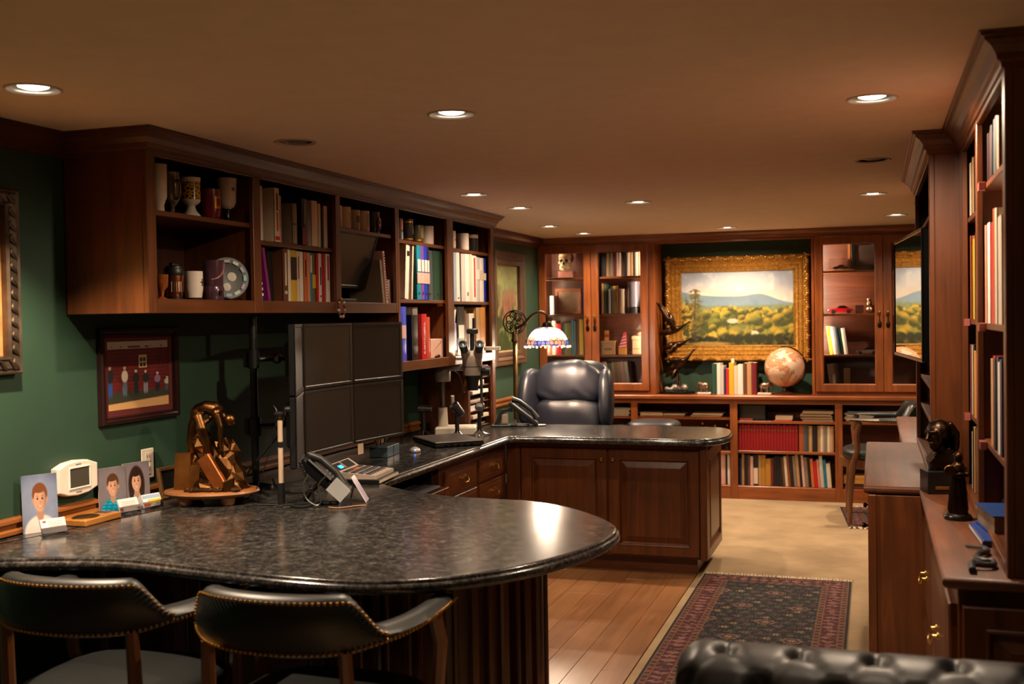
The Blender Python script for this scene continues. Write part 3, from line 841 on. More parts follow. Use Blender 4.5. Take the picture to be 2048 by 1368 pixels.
pb = book('left', 4.255, XB + .012, 1.668, .022, .235, .19, 'magenta', 'purple leaning book with a large letter E on its cover', -.20, 'leaning books in the second bay')
text('cover_letter', 'E', .05, cover('cream'), ((XB - .10, 4.234, 1.835), (1, 0, 0), (0, -.2, .98), (0, -1, 0)), pb)
for zz, ww in ((1.80, .10), (1.79, .08), (1.78, .10), (1.74, .09), (1.73, .07)):
    put(B().box(XB - .13, XB - .13 + ww, 4.255 - .0028 - (zz - 1.668) * .2, 4.255 - .0022 - (zz - 1.668) * .2, zz, zz + .004), 'printed_line', cover('rose'), pb)
pb2 = book('left', 4.205, XB + .004, 1.668, .018, .19, .17, 'teal', 'teal book with striped spine leaning beside the purple book', -.16, 'leaning books in the second bay')
for j in range(6): put(B().box(XB + .0035, XB + .0065, 4.207 - j * .004, 4.221 - j * .004, 1.69 + j * .024, 1.702 + j * .024), 'spine_stripe', cover('white'), pb2)
book('left', 4.33, XB - .03, 1.668, .045, .222, .15, 'black', 'black book standing between the purple book and brown spine', -.05, 'leaning books in the second bay')
# bay 3: small tilted monitor and leaning notebooks
mo = root('small_monitor', 'small dark monitor tilted inside the third cabinet bay', 'monitor', (-2.60, 5.13, 1.668))
bz = ((-2.592, 5.190, 1.892), (0, 1, 0), (.287, 0, .958), (.958, 0, -.287))
put(B().box(-.235, .235, -.15, .15, -.03, 0, .004).basis(*bz), 'housing', M_BLACK, mo)
put(B().nest(0, 0, .47, .30, [(0, 0), (0, .004), (.014, .004), (.017, .001)], False).basis(*bz), 'bezel', M_BLACK, mo)
M_LCD = plain((30, 26, 23), .33, vary=.1)
put(B().box(-.22, .22, -.135, .135, 0, .001).basis(*bz), 'screen', M_LCD, mo)
put(B().box(-2.70, -2.67, 5.12, 5.19, 1.69, 1.80, .004), 'neck', M_BLACK, mo)
put(B().box(-2.74, -2.60, 5.05, 5.26, 1.6685, 1.69, .004), 'foot', M_BLACK, mo)
put(B().ball((-2.630, 5.02, 1.752), .006), 'power_button', M_CHROME, mo)
for k, (u, h, c, ln, lab) in enumerate(((5.458, .235, 'taupe', -.16, 'grey binder leaning right of the small tilted monitor'), (5.500, .285, 'rose', -.14, 'pale spiral notebook leaning against the third bay side'), (5.536, .13, 'white', -.04, 'short white booklet at the right end of the third bay'))):
    o = book('left', u, XB + .005, 1.668, .024, h, .2, c, lab, ln, 'notebooks leaning in the third bay')
    if k == 1:
        q = B()
        for j in range(18): q.ball((XB + .008, 5.500 + .010 - j * .0021, 1.69 + j * .0145), .004, 6, 4)
        put(q, 'spiral_wire', M_STEEL, o)
# bay 4 and 5 binders
def binder(u, front, z, w, h, c, lab, grp, lean=0.0, d=.26, label=None, ring=True, m=None):
    o = single(book_b(w, h, d, lean).basis((front, u, z), (0, 1, 0), (-1, 0, 0), (0, 0, 1)), 'ring_binder', [m or cover(c, .35), M_PAGE], lab, 'binder', grp, sharp=.5)
    if not lean:
        if label:
            put(B().box(w * .12, w * .88, -.002, .0, h * label[0], h * label[1]).basis((front, u, z), (0, 1, 0), (-1, 0, 0), (0, 0, 1)), 'spine_label', cover(label[2] if len(label) > 2 else 'white'), o)
        if ring:
            rb = B(); rb.lathe([(.009, 0), (.009, .002), (.006, .0025)], (w / 2, h * .12, 0), 12).basis((front, u, z), (0, 1, 0), (0, 0, 1), (1, 0, 0)); put(rb, 'finger_ring', M_STEEL, o)
    return o
G4 = 'ring binders in the fourth bay'
z4 = 1.692
o = binder(5.735, XB + .012, z4, .052, .31, 'white', 'wide white binder with dark square label leaning in the fourth bay', G4, .10, m=cover('white', .4))
put(B().box(XB + .0125, XB + .0145, 5.775, 5.803, z4 + .25, z4 + .278), 'spine_label', cover('black'), o)
binder(5.845, XB + .005, z4, .020, .315, 'cream', 'thin cream binder between white binder and teal binder', G4, .09)
u = 5.90
for w_, c, nm in ((.062, 'teal', 'teal'), (.046, 'purple', 'purple'), (.046, 'blue', 'royal blue'), (.030, 'navy', 'navy')):
    o = binder(u, XB + .018, z4, w_, .318, c, f'{nm} ring binder with white labels on the middle binder shelf', G4, 0, label=(.52, .74)); 
    put(B().box(w_ * .0, w_ * 1.0, -.0022, -.001, h0 := .30 * .318, .50 * .318).basis((XB + .018, u, z4), (0, 1, 0), (-1, 0, 0), (0, 0, 1)), 'paper_band', cover('rose'), o)
    u += w_ + .001
binder(6.09, XB, z4, .10, .300, 'slate', 'dark grey binder right of the blue binders', G4)
binder(6.195, XB, z4, .13, .302, 'green', 'wide dark green binder at the right end of the fourth bay', G4)
G4b = 'binders on the lowest shelf of the fourth bay'
z5 = 1.34
binder(5.628, XB + .02, z5, .105, .31, 'blue', 'bright blue translucent binder at left of the lowest shelf', G4b, label=(.42, .66, 'rose'), ring=False, m=plain((20, 60, 210), .25, coat=.4))
binder(5.735, XB - .06, z5, .055, .315, 'slate', 'clear dark folder standing behind the black binder', G4b, ring=False)
binder(5.785, XB + .03, z5, .09, .262, 'black', 'thick black ring binder on the lowest binder shelf', G4b)
binder(5.880, XB - .005, z5, .075, .308, 'grey', 'clear grey document case with white label beside red book', G4b, label=(.42, .70), ring=False)
o = binder(5.965, XB + .015, z5, .078, .268, 'red', 'red hardback with white capital lettering on its spine', G4b, ring=False, m=cover('red', .35))
text('spine_title', 'SUBSTITUASKUL', .026, cover('white'), ((XB + .0155, 6.004, z5 + .125), (0, 0, 1), (0, -1, 0), (1, 0, 0)), o)
binder(6.046, XB + .005, z5, .070, .250, 'orange', 'orange red hardback beside the red lettered book', G4b, ring=False, m=plain((190, 70, 40), .4))
ev = root('envelope_box', 'pale pink open box with envelope flap on the lowest shelf', 'box', (-2.6, 6.23, z5))
put(B().box(-2.72, -2.545, 6.135, 6.325, z5, z5 + .115, .002), 'box_body', plain((214, 170, 150), .7), ev)
put(B().add([(0, 0, 0), (.17, .075, 0), (.172, .07, .0), (.172, .07, .001), (0, -.004, .001), (.17, .075, .002)], [(0, 1, 2), (4, 5, 3)]).basis((-2.5445, 6.14, z5 + .03), (0, 1, 0), (0, 0, 1), (1, 0, 0)), 'flap', plain((180, 138, 120), .7), ev)
sm = root('small_figurine', 'tiny dark figurine on the shelf edge before the pink box', 'figurine', (-2.525, 6.20, z5))
put(B().ball((-2.527, 6.19, z5 + .009), (.009, .022, .009)).ball((-2.527, 6.215, z5 + .012), .009).ball((-2.527, 6.165, z5 + .008), .007), 'body', M_DBRONZE, sm)
G5 = 'folders on the middle shelf of the fifth bay'
r5 = I([.022, .018, .03, .04, .012, .05, .055, .03, .055, .05, .05, .035], [.305, .308, .312, .315, .305, .31, .312, .315, .308, .302, .30, .30], 'olive yellow sky white black silver white cream white silver white blue')
for k_, d_ in ((3, [(.05, .08, 'black', .3)]), (6, [(.12, .2, 'grey', .3)]), (8, [(.1, .95, 'red', .28)]), (9, [(.5, .72, 'white', .9)]), (10, [(.5, .72, 'cream', .9)]), (11, [(.5, .66, 'white', 1.0)]), (0, [(.2, .6, 'maroon', .9)])):
    r5[k_] += (dict(deco=d_),)
shelf_row('left', r5, 6.455, 7.145, XB + .012, 1.689, 'the middle shelf of the fifth cabinet bay', G5, .24, 'folder', 'folder')
G5b = 'papers and binders on the lowest shelf of the fifth bay'
binder(6.60, XB - .005, z5, .13, .315, 'black', 'large black binder behind the microscope eyepieces', G5b, label=(.35, .62))
binder(6.735, XB - .01, z5, .045, .295, 'brown', 'brown folder right of the black binder in fifth bay', G5b, ring=False)
o = binder(6.80, XB + .0, z5, .10, .27, 'white', 'thick white spiral notebook on the lowest shelf of the fifth bay', G5b, ring=False)
q = B()
for j in range(22): q.tube([(XB - .004, 6.895, z5 + .015 + j * .0115), (XB + .006, 6.903, z5 + .017 + j * .0115), (XB + .002, 6.908, z5 + .018 + j * .0115)], .0014, 5)
put(q, 'spiral_wire', M_STEEL, o)
binder(6.925, XB + .005, z5, .08, .31, 'tan', 'tan folder on the lowest shelf of the fifth bay', G5b, ring=False)
binder(7.01, XB + .005, z5, .10, .312, 'orange', 'golden orange folder at the right end of the fifth bay', G5b, ring=False, m=plain((196, 128, 52), .5))
pk = root('acrylic_holder', 'lilac acrylic holder of crumpled white paper in the fifth bay', 'holder', (-2.58, 6.50, z5 + .032))
put(B().box(-2.66, -2.548, 6.455, 6.575, z5 + .033, z5 + .21, .003), 'holder_body', plain((150, 135, 185), .2, coat=.5), pk)
put(B().add([(-2.64, 6.47, z5 + .2), (-2.56, 6.465, z5 + .2), (-2.555, 6.56, z5 + .2), (-2.64, 6.56, z5 + .2), (-2.62, 6.47, z5 + .30), (-2.57, 6.50, z5 + .325), (-2.55, 6.585, z5 + .31), (-2.63, 6.57, z5 + .33)], [(0, 1, 5, 4), (1, 2, 6, 5), (2, 3, 7, 6), (3, 0, 4, 7), (4, 5, 6, 7)]), 'paper', plain((225, 216, 208), .8), pk)
ps = root('paper_stack', 'low stack of loose cream papers under the lilac holder', 'papers', (-2.6, 6.52, z5))
for j in range(5): put(B().box(-2.72, -2.55 + .004 * (j % 3), 6.452 + .003 * (j % 2), 6.59 - .006 * j, z5 + .0063 * j, z5 + .0063 * j + .0058), 'sheet_bundle', plain((212, 186 - 5 * (j % 2), 150), .8), ps)
# pigeonhole papers
for k, z in enumerate(SLOTZ):
    hh = .012 + .01 * ((k * 7) % 3)
    single(B().box(-2.80, -2.545 + .02 * ((k * 5) % 3) - .02, 6.79, 7.13 - .03 * (k % 3), z + .0085, z + .0085 + hh), 'paper_tray_stack', plain(((216, 204, 190), (196, 176, 150), (224, 214, 204), (150, 60, 50))[(0, 1, 2, 0, 2, 0, 1, 3)[k]], .8), f'pile of papers in the {ORD[k]} slot from the bottom of the organizer', 'papers', 'papers in the desk organizer')

# ================================================================ mugs and goblets
def cup(x, y, z, prof, m, lab, name='mug', cat='mug', handle=None, deco=(), grp=None, hm=None, base=None):
    t = root(name, lab, cat, (x, y, z), 0, grp)
    inner = [(max(.001, r - .0035), h) for r, h in reversed(prof) if h > .008]
    put(B().lathe([(.001, 0)] + prof + inner + [(.001, .009)], n=28), 'body', m, t, True)
    if handle is not None:
        a, r0, z0, z1, ex = handle; ca, sa = math.cos(a), math.sin(a); zm = (z0 + z1) / 2
        pts = catmull([(r0 - .004, z0), (r0 + ex * .75, z0 + .004), (r0 + ex, zm), (r0 + ex * .75, z1 - .004), (r0 - .004, z1)], 4)
        put(B().tube([(p * ca, p * sa, q) for p, q in pts], .0055, 7), 'handle', hm or m, t, True)
    for nm, b, mm in deco: put(b, nm, mm, t, True)
    if base: put(B().lathe(base[0], n=24, cap0=True), 'base', base[1], t, True)
    return t
def ring_print(r, z0, z1, a0, a1, n=10):
    b = B(); R = []
    for z in (z0, z1): R.append([((r + .0006) * math.cos(a0 + (a1 - a0) * k / n), (r + .0006) * math.sin(a0 + (a1 - a0) * k / n), z) for k in range(n + 1)])
    b.smooth = True
    return b.rings(R, False, False, closed=False)
def mugp(r, h): return [(r * .9, 0), (r * .97, .004), (r, .012), (r, h - .004), (r * .99, h)]
XM = -2.60
CER = plain((214, 196, 174), .25, coat=.5); BLKC = plain((16, 15, 15), .15, coat=.6)
cup(XM, 3.575, 2.0, [(.020, 0), (.022, .004), (.02, .03), (.032, .06), (.034, .185)], CER, 'tall narrow white cup at the left end of the goblet shelf', 'tall_cup', 'cup', grp='goblets on the top shelf')
smk = plain((92, 80, 62), .12, coat=1.0)
cup(XM, 3.66, 2.0, [(.034, 0), (.033, .006), (.010, .012), (.009, .03), (.020, .045), (.030, .06), (.030, .165)], smk, 'smoky glass goblet beside the tall white cup', 'glass_goblet', 'goblet', (-.4, .028, .06, .13, .03), grp='goblets on the top shelf')
def spots():
    m, nt, N, L, b = new_mat('glaze'); v = coords(N, L)
    vo = N.new('ShaderNodeTexVoronoi'); vo.inputs['Scale'].default_value = 75; vo.feature = 'DISTANCE_TO_EDGE'; L.new(v, vo.inputs['Vector'])
    r = ramp(N, [(.10, lin((196, 150, 40))), (.22, lin((40, 22, 8)))]); L.new(vo.outputs[0], r.inputs[0]); L.new(r.outputs[0], b.inputs['Base Color']); b.inputs['Roughness'].default_value = .2
    return m
cup(XM, 3.785, 2.0, [(.040, 0), (.039, .006), (.022, .026), (.016, .045), (.034, .058), (.038, .066), (.037, .13), (.040, .158)], plain((216, 208, 192), .2, coat=.5), 'white goblet with yellow and brown spotted bowl', 'spotted_goblet', 'goblet', deco=[('spotted_band', B().lathe([(.0386, .070), (.0376, .13), (.0384, .14)], n=28), spots())], grp='goblets on the top shelf')
cup(XM, 3.92, 2.0, [(.034, 0), (.037, .005), (.043, .04), (.044, .125)], plain((110, 22, 26), .2, coat=.6), 'dark red mug with gold crest', 'mug', 'mug', None, [('crest', ring_print(.0438, .045, .095, -.55, .35), M_GOLD), ('crest_field', ring_print(.0444, .055, .085, -.35, .15), plain((110, 22, 26), .2))], 'goblets on the top shelf')
cup(XM, 4.045, 2.0, [(.024, 0), (.024, .006), (.012, .012), (.014, .055), (.030, .066), (.038, .085), (.040, .15), (.043, .185)], CER, 'white goblet on a black stem at the shelf end', 'stem_goblet', 'goblet', None, [('motto', ring_print(.0408, .13, .145, -.5, -.1), plain((110, 90, 80), .5))], 'goblets on the top shelf', base=([(.026, 0), (.026, .006), (.013, .013), (.0155, .022), (.0135, .028), (.0155, .036), (.014, .044), (.0165, .056)], BLKC))
z = 1.6685
GL = 'cups on the lower shelf'
cup(XM, 3.582, z, [(.020, 0), (.02, .004), (.008, .012), (.012, .035), (.024, .05), (.026, .095)], plain((130, 66, 22), .12, coat=1.0), 'small amber glass goblet at the left of the lower shelf', 'amber_goblet', 'goblet', grp=GL)
tm = cup(XM, 3.662, z, [(.028, 0), (.030, .006), (.036, .095), (.036, .1)], metal((150, 95, 60), .3), 'copper travel mug with black lid', 'travel_mug', 'mug', grp=GL)
put(B().lathe([(.037, .094), (.039, .1), (.039, .118), (.034, .124), (.034, .13), (.001, .131)], n=28), 'lid', M_BLACK, tm, True)
put(B().box(-.012, .012, -.02, .02, .13, .144, .004), 'lid_tab', M_STEEL, tm, True)
put(B().lathe([(.0305, .0), (.0315, .012)], n=28), 'base_band', M_BLACK, tm, True)
for k in range(7): put(ring_print(.0335, .03, .085, -1.3 + k * .28, -1.18 + k * .28, 2), 'photo_stripe', plain(((190, 150, 110), (60, 50, 45), (170, 90, 60), (210, 190, 170))[k % 4], .4), tm, True)
cm = cup(XM, 3.79, z, [(.030, 0), (.032, .006), (.038, .045), (.038, .115)], plain((220, 206, 192), .2, coat=.5), 'white mug with a small dark cross', 'mug', 'mug', None, [('cross', B().box(.0375, .039, -.003, .003, .055, .085).box(.0375, .0392, -.012, .012, .068, .073).tf(Matrix.Rotation(.15, 4, 'Z')), M_BLACK), ('base_ring', B().lathe([(.031, -.0), (.0335, .009)], n=24), M_BLACK)], GL)
PUR = plain((74, 46, 58), .2, coat=.5)
cup(XM, 3.925, z, [(.042, 0), (.046, .006), (.047, .05), (.043, .060), (.044, .062), (.046, .165)], PUR, 'plum glazed two tier burner pot beside the coin plate', 'burner_pot', 'pot', None, [('vent', B().lathe([(.011, 0), (.011, .002)], n=14, cap1=True).basis((.0455, -.012, .03), (0, 1, 0), (0, 0, 1), (1, 0, 0)), M_BLACK), ('swag', B().tube([(.0465 * math.cos(a), .0465 * math.sin(a), .085 + .07 * ((a + 1.1) / 1.8) ** 2) for a in np.linspace(-1.1, .7, 12)], .003, 6), plain((170, 120, 120), .3))], GL)
pl = root('coin_plate', 'round dark plate set with coins and shell pieces on stand', 'plate', (-2.60, 4.035, z), 0, GL)
bz = ((-2.60, 4.035, z + .094), (.65, .76, 0), (-.10, .085, .99), (.755, -.645, .13))
put(B().lathe([(.001, -.006), (.06, -.004), (.088, .006), (.090, .010), (.086, .011), (.06, .003), (.001, .002)], n=36).basis(*bz), 'dish', plain((20, 18, 18), .45), pl)
cc = [(-.028, .022, .014, 1), (-.03, -.006, .012, 1), (.018, .006, .020, 0), (-.006, -.038, .018, 0), (-.042, -.03, .014, 0), (-.05, .0, .012, 0)]
for a, e, r, k in cc: put(B().lathe([(r, .002), (r, .0055), (r * .85, .006), (.001, .0055)], (a, e, 0), 18).basis(*bz), 'coin', metal((170, 110, 66), .6) if k else metal((150, 144, 134), .6), pl)
for k in range(12):
    a = k * .5236; q = B().box(-.014, .014, -.008, .008, .007, .011, .003); q.tf(Matrix.Rotation(a + 1.57, 4, 'Z')); q.tf(Matrix.Translation((.073 * math.cos(a), .073 * math.sin(a), 0)))
    put(q.basis(*bz), 'shell_piece', plain(((40, 140, 130), (90, 110, 130), (150, 170, 150), (110, 90, 110))[k % 4], .4), pl)
put(B().tube([(-2.55, 4.00, z), (-2.585, 4.0, z + .012), (-2.65, 4.0, z + .004)], .003).tube([(-2.55, 4.07, z), (-2.585, 4.07, z + .012), (-2.65, 4.07, z + .004)], .003), 'stand', M_CHROME, pl)
# mugs of bay 3-5
zb = 2.0455
g3 = 'mugs on the shelf above the small monitor'
cup(XM + .02, 5.0, zb, mugp(.03, .112), CER, 'cream mug half hidden at the left of the third bay', grp=g3)
cup(XM + .02, 5.085, zb, mugp(.037, .112), CER, 'cream mug with a tan square picture above the small monitor', deco=[('picture', ring_print(.037, .03, .085, -.2, .6), plain((150, 120, 90), .4))], grp=g3)
cup(XM + .02, 5.19, zb, mugp(.036, .106), plain((170, 156, 130), .3), 'grey green mug with twig drawing above the small monitor', deco=[('drawing', ring_print(.036, .04, .075, -.6, .2), plain((90, 84, 66), .5))], grp=g3)
cup(XM + .02, 5.30, zb, mugp(.038, .11), CER, 'cream mug with lines of text above the small monitor', deco=[('text_line', ring_print(.038, .03 + .014 * k, .036 + .014 * k, -.5, .35 - .1 * (k % 2)), plain((110, 98, 84), .5)) for k in range(5)], grp=g3)
cup(XM + .02, 5.43, zb, mugp(.038, .115), plain((26, 28, 66), .25, coat=.5), 'navy mug with red ring emblem and handle', handle=(1.35, .037, .025, .09, .028), hm=plain((150, 60, 50), .3), deco=[('emblem', B().lathe([(.020, 0), (.027, .0008), (.028, 0)], n=24).basis((.0375, .006, .06), (-.16, .987, 0), (0, 0, 1), (.987, .16, 0)), plain((190, 60, 50), .4)), ('emblem_ring', B().lathe([(.014, 0), (.019, .0009), (.0195, 0)], n=24).basis((.0378, .006, .06), (-.16, .987, 0), (0, 0, 1), (.987, .16, 0)), plain((220, 205, 195), .4))], grp=g3)
zb = 2.0295; g4 = 'mugs on the top shelf of the fourth bay'
cup(XM + .02, 5.74, zb, mugp(.036, .122), plain((70, 62, 58), .3), 'patterned mug with orange patch at left of the fourth bay', deco=[('patch', ring_print(.036, .06, .115, -.3, .5), plain((200, 110, 70), .4)), ('patch', ring_print(.036, .005, .045, -.3, .6), plain((150, 150, 150), .3))], grp=g4)
cup(XM + .02, 5.87, zb, mugp(.042, .128), plain((22, 22, 24), .25, coat=.4), 'tall black mug with gold bands and leaf', deco=[('gold_band', ring_print(.042, .108, .116, -1.6, 1.6, 20), M_GOLD), ('gold_band', ring_print(.042, .01, .016, -1.6, 1.6, 20), M_GOLD), ('leaf', ring_print(.042, .045, .08, .15, .6), plain((190, 150, 90), .4))], grp=g4)
cup(XM + .02, 6.03, zb, mugp(.040, .104), plain((66, 58, 34), .3), 'camouflage brown mug in the fourth bay', deco=[('camouflage', ring_print(.04, .03, .09, -.5, .4), plain((120, 104, 60), .4)), ('band', ring_print(.04, .012, .02, -1.5, 1.5, 20), M_GOLD)], grp=g4)
cup(XM + .02, 6.19, zb, mugp(.040, .112), plain((216, 196, 180), .3), 'pale mug with red marks at the right of the fourth bay', deco=[('mark', ring_print(.04, .05, .09, .1, .45), plain((150, 80, 60), .4)), ('mark', ring_print(.04, .015, .035, .1, .45), plain((120, 90, 70), .4))], grp=g4)
zb = 2.0265; g5 = 'mugs on the top shelf of the fifth bay'
cup(XM + .02, 6.56, zb, mugp(.040, .112), plain((218, 202, 188), .3), 'white mug with red stripe at the left of the fifth bay', deco=[('stripe', ring_print(.04, .05, .062, -.2, .6), plain((180, 50, 40), .4))], grp=g5)
cup(XM - .02, 6.68, zb, mugp(.034, .11), plain((40, 40, 46), .3), 'dark grey mug between two white mugs in fifth bay', grp=g5)
cup(XM + .02, 6.79, zb, mugp(.043, .112), plain((220, 204, 190), .3), 'white mug with bold red lettering in the fifth bay', deco=[('lettering', ring_print(.043, .02, .095, .2, .55), plain((180, 40, 40), .4))], grp=g5)
cup(XM + .02, 6.97, zb, mugp(.043, .118), plain((30, 26, 24), .3), 'dark mug with white rim at the right of the fifth bay', deco=[('rim_band', ring_print(.043, .092, .114, -1.6, 1.6, 20), plain((214, 190, 160), .3)), ('badge', ring_print(.043, .04, .06, .1, .5), M_GOLD)], grp=g5)
# bead bracelet hanging on the cabinet rail
bd = root('bead_bracelet', 'beaded wooden bracelet hanging from the cabinet bottom rail', 'bracelet', (-2.49, 4.88, 1.60))
for k in range(14):
    a = 2 * math.pi * k / 14
    put(B().ball((-2.500, 4.885 + .032 * math.sin(a), 1.637 + .045 * math.cos(a)), .008, 8, 6), 'bead', plain(((170, 130, 80), (90, 50, 30), (200, 180, 140), (120, 40, 30))[k % 4], .3), bd)

# ================================================================ painting helpers (flat prints)
def vnoise(u, v, s, seed, ar=1.0):
    g = np.random.default_rng(seed).random((64, 64))
    x = (u * s * ar) % 63; y = (v * s) % 63
    i, j = x.astype(int), y.astype(int); fx, fy = x - i, y - j
    fx = fx * fx * (3 - 2 * fx); fy = fy * fy * (3 - 2 * fy)
    a, b_, c, d = g[j, i], g[j, (i + 1) % 64], g[(j + 1) % 64, i], g[(j + 1) % 64, (i + 1) % 64]
    return (a * (1 - fx) + b_ * fx) * (1 - fy) + (c * (1 - fx) + d * fx) * fy
def fbm(u, v, s, seed, ar=1.0, o=4):
    t = 0; w_ = .5; n = 0
    for k in range(o): t = t + w_ * vnoise(u, v, s * 2 ** k, seed + k, ar); n += w_; w_ *= .55
    return t / n
def C3(*c): return np.array(c, float) / 255
def mixc(a, b_, t): return a * (1 - t[..., None]) + b_ * t[..., None]
def sst(x, a, b_):
    t = np.clip((x - a) / (b_ - a), 0, 1); return t * t * (3 - 2 * t)
def ell(u, v, cx, cy, rx, ry, soft=.08): return 1 - sst(((u - cx) / rx) ** 2 + ((v - cy) / ry) ** 2, 1 - soft * 2, 1 + soft * 2)
def landscape(u, v):
    ar = 1.5
    n = fbm(u, v, 3, 1, ar); n2 = fbm(u, v, 9, 5, ar); n3 = fbm(u, v, 26, 9, ar, 3)
    img = np.zeros(u.shape + (3,)) + C3(206, 204, 200)
    t = sst(v + .15 * (n - .5), .60, 1.0)
    img = mixc(np.zeros_like(img) + C3(226, 212, 190), np.zeros_like(img) + C3(176, 190, 210), t)
    img = mixc(img, np.zeros_like(img) + C3(160, 166, 178), sst(np.abs(u - .52) + .5 * (n - .5) + (v - .8) * .6, .30, .62))
    img = mixc(img, np.zeros_like(img) + C3(232, 230, 226), np.clip(sst(n2, .5, .75) * .5 + ell(u, v, .55, .85, .28, .14, .4) * .6, 0, 1))
    hill = .735 - .16 * u + .05 * np.exp(-((u - .72) / .12) ** 2) - .02 * np.sin(u * 7)
    hm = 1 - sst(v, hill - .006, hill + .006)
    img = mixc(img, mixc(np.zeros_like(img) + C3(112, 138, 158), np.zeros_like(img) + C3(142, 160, 166), n2), hm)
    h2 = .56 - .03 * u + .035 * (n - .5) * 2
    m2 = 1 - sst(v, h2 - .03, h2 + .02)
    img = mixc(img, mixc(np.zeros_like(img) + C3(106, 122, 90), np.zeros_like(img) + C3(142, 148, 96), n3), m2)
    h3 = .44 + .08 * np.abs(np.sin(u * 9 + 3 * n)) * n2 * 2
    m3 = 1 - sst(v, h3 - .01, h3 + .015)
    clump = sst(n2 * .6 + n3 * .4, .40, .62)
    img = mixc(img, mixc(np.zeros_like(img) + C3(70, 76, 34), np.zeros_like(img) + C3(202, 164, 56), clump), m3)
    rng = np.random.default_rng(3)
    for k in range(70):                        # rounded tree crowns
        cx, cy = rng.random(), .12 + .36 * rng.random(); r = .028 + .04 * rng.random() * (1.2 - cy)
        if .36 < cx < .62 and .18 < cy < .36: continue
        e_ = ell(u, v, cx, cy, r, r * 1.35, .25)
        lit = sst((u - cx) * -.6 + (v - cy), -r * .8, r * .9) * .75 + .3 * (n3 - .4)
        hue = C3(212, 176, 62) if k % 3 else C3(150, 148, 60)
        img = mixc(img, mixc(np.zeros_like(img) + C3(58, 62, 28), np.zeros_like(img) + hue, np.clip(lit, 0, 1)), e_ * .92)
    riv = ell(u, v, .46, .33, .05, .035, .3) + ell(u, v, .66, .16, .035, .035, .3)
    img = mixc(img, np.zeros_like(img) + C3(212, 204, 178), np.clip(riv, 0, 1) * .85)
    img = mixc(img, np.zeros_like(img) + C3(128, 124, 62), ell(u, v, .55, .235, .12, .05, .4) * .7)
    fg = .075 + .06 * fbm(u, v, 6, 21, ar) + .05 * sst(np.abs(u - .5), .1, .5)
    img = mixc(img, mixc(np.zeros_like(img) + C3(34, 36, 18), np.zeros_like(img) + C3(92, 88, 36), sst(n3, .4, .7)), 1 - sst(v, fg - .02, fg + .02))
    for k in range(9):
        cx = .42 + .055 * k + .02 * math.sin(k * 5); img = mixc(img, np.zeros_like(img) + C3(44, 46, 24), ell(u, v, cx, .09, .035, .06, .3) * .9)
    img = mixc(img, np.zeros_like(img) + C3(176, 140, 70), ell(u, v, .25, .02, .2, .03, .4) * .8)
    # tall pine at the left
    tr = (np.abs(u - .118 - .05 * (v - .3) * (v - .2)) < .004 + .004 * (1 - v)) & (v > .06) & (v < .76)
    img[tr] = C3(58, 48, 32)
    r2 = np.random.default_rng(8)
    for k in range(60):
        yy = .74 - .55 * r2.random() ** 1.3; wd = .02 + .10 * (.76 - yy); ox = (r2.random() - .45) * 2 * wd
        e_ = ell(u, v, .12 + ox, yy - abs(ox) * .25 + .02 * r2.random(), .016 + .022 * r2.random(), .012 + .012 * r2.random(), .6)
        img = mixc(img, mixc(np.zeros_like(img) + C3(62, 60, 30), np.zeros_like(img) + C3(150, 126, 56), np.clip(n3 * 1.4 - .4 + .25 * r2.random(), 0, 1)), e_ * sst(n3, .30, .52) * .85)
    img = mixc(img, mixc(np.zeros_like(img) + C3(60, 58, 26), np.zeros_like(img) + C3(190, 150, 52), sst(n3, .42, .62)), ell(u, v, .03, .33, .07, .30, .3) * .8)
    return img
def garden(u, v):
    n = fbm(u, v, 5, 31, .7); n2 = fbm(u, v, 16, 35, .7); n3 = fbm(u * 1.0, v * .35, 30, 38)
    img = mixc(np.zeros(u.shape + (3,)) + C3(48, 64, 30), np.zeros(u.shape + (3,)) + C3(132, 132, 74), sst(n2 + .5 * (v - .4), .35, .8))
    img = mixc(img, np.zeros_like(img) + C3(150, 152, 104), ell(u, v, .6, .85, .5, .3, .5) * .7)
    img = mixc(img, np.zeros_like(img) + C3(150, 92, 74), sst(n, .50, .66) * ell(u, v, .7, .5, .5, .22, .5) * .8)
    img = mixc(img, np.zeros_like(img) + C3(34, 46, 22), sst(n3, .52, .66) * .7 * sst(1 - v, .2, .7))
    return img
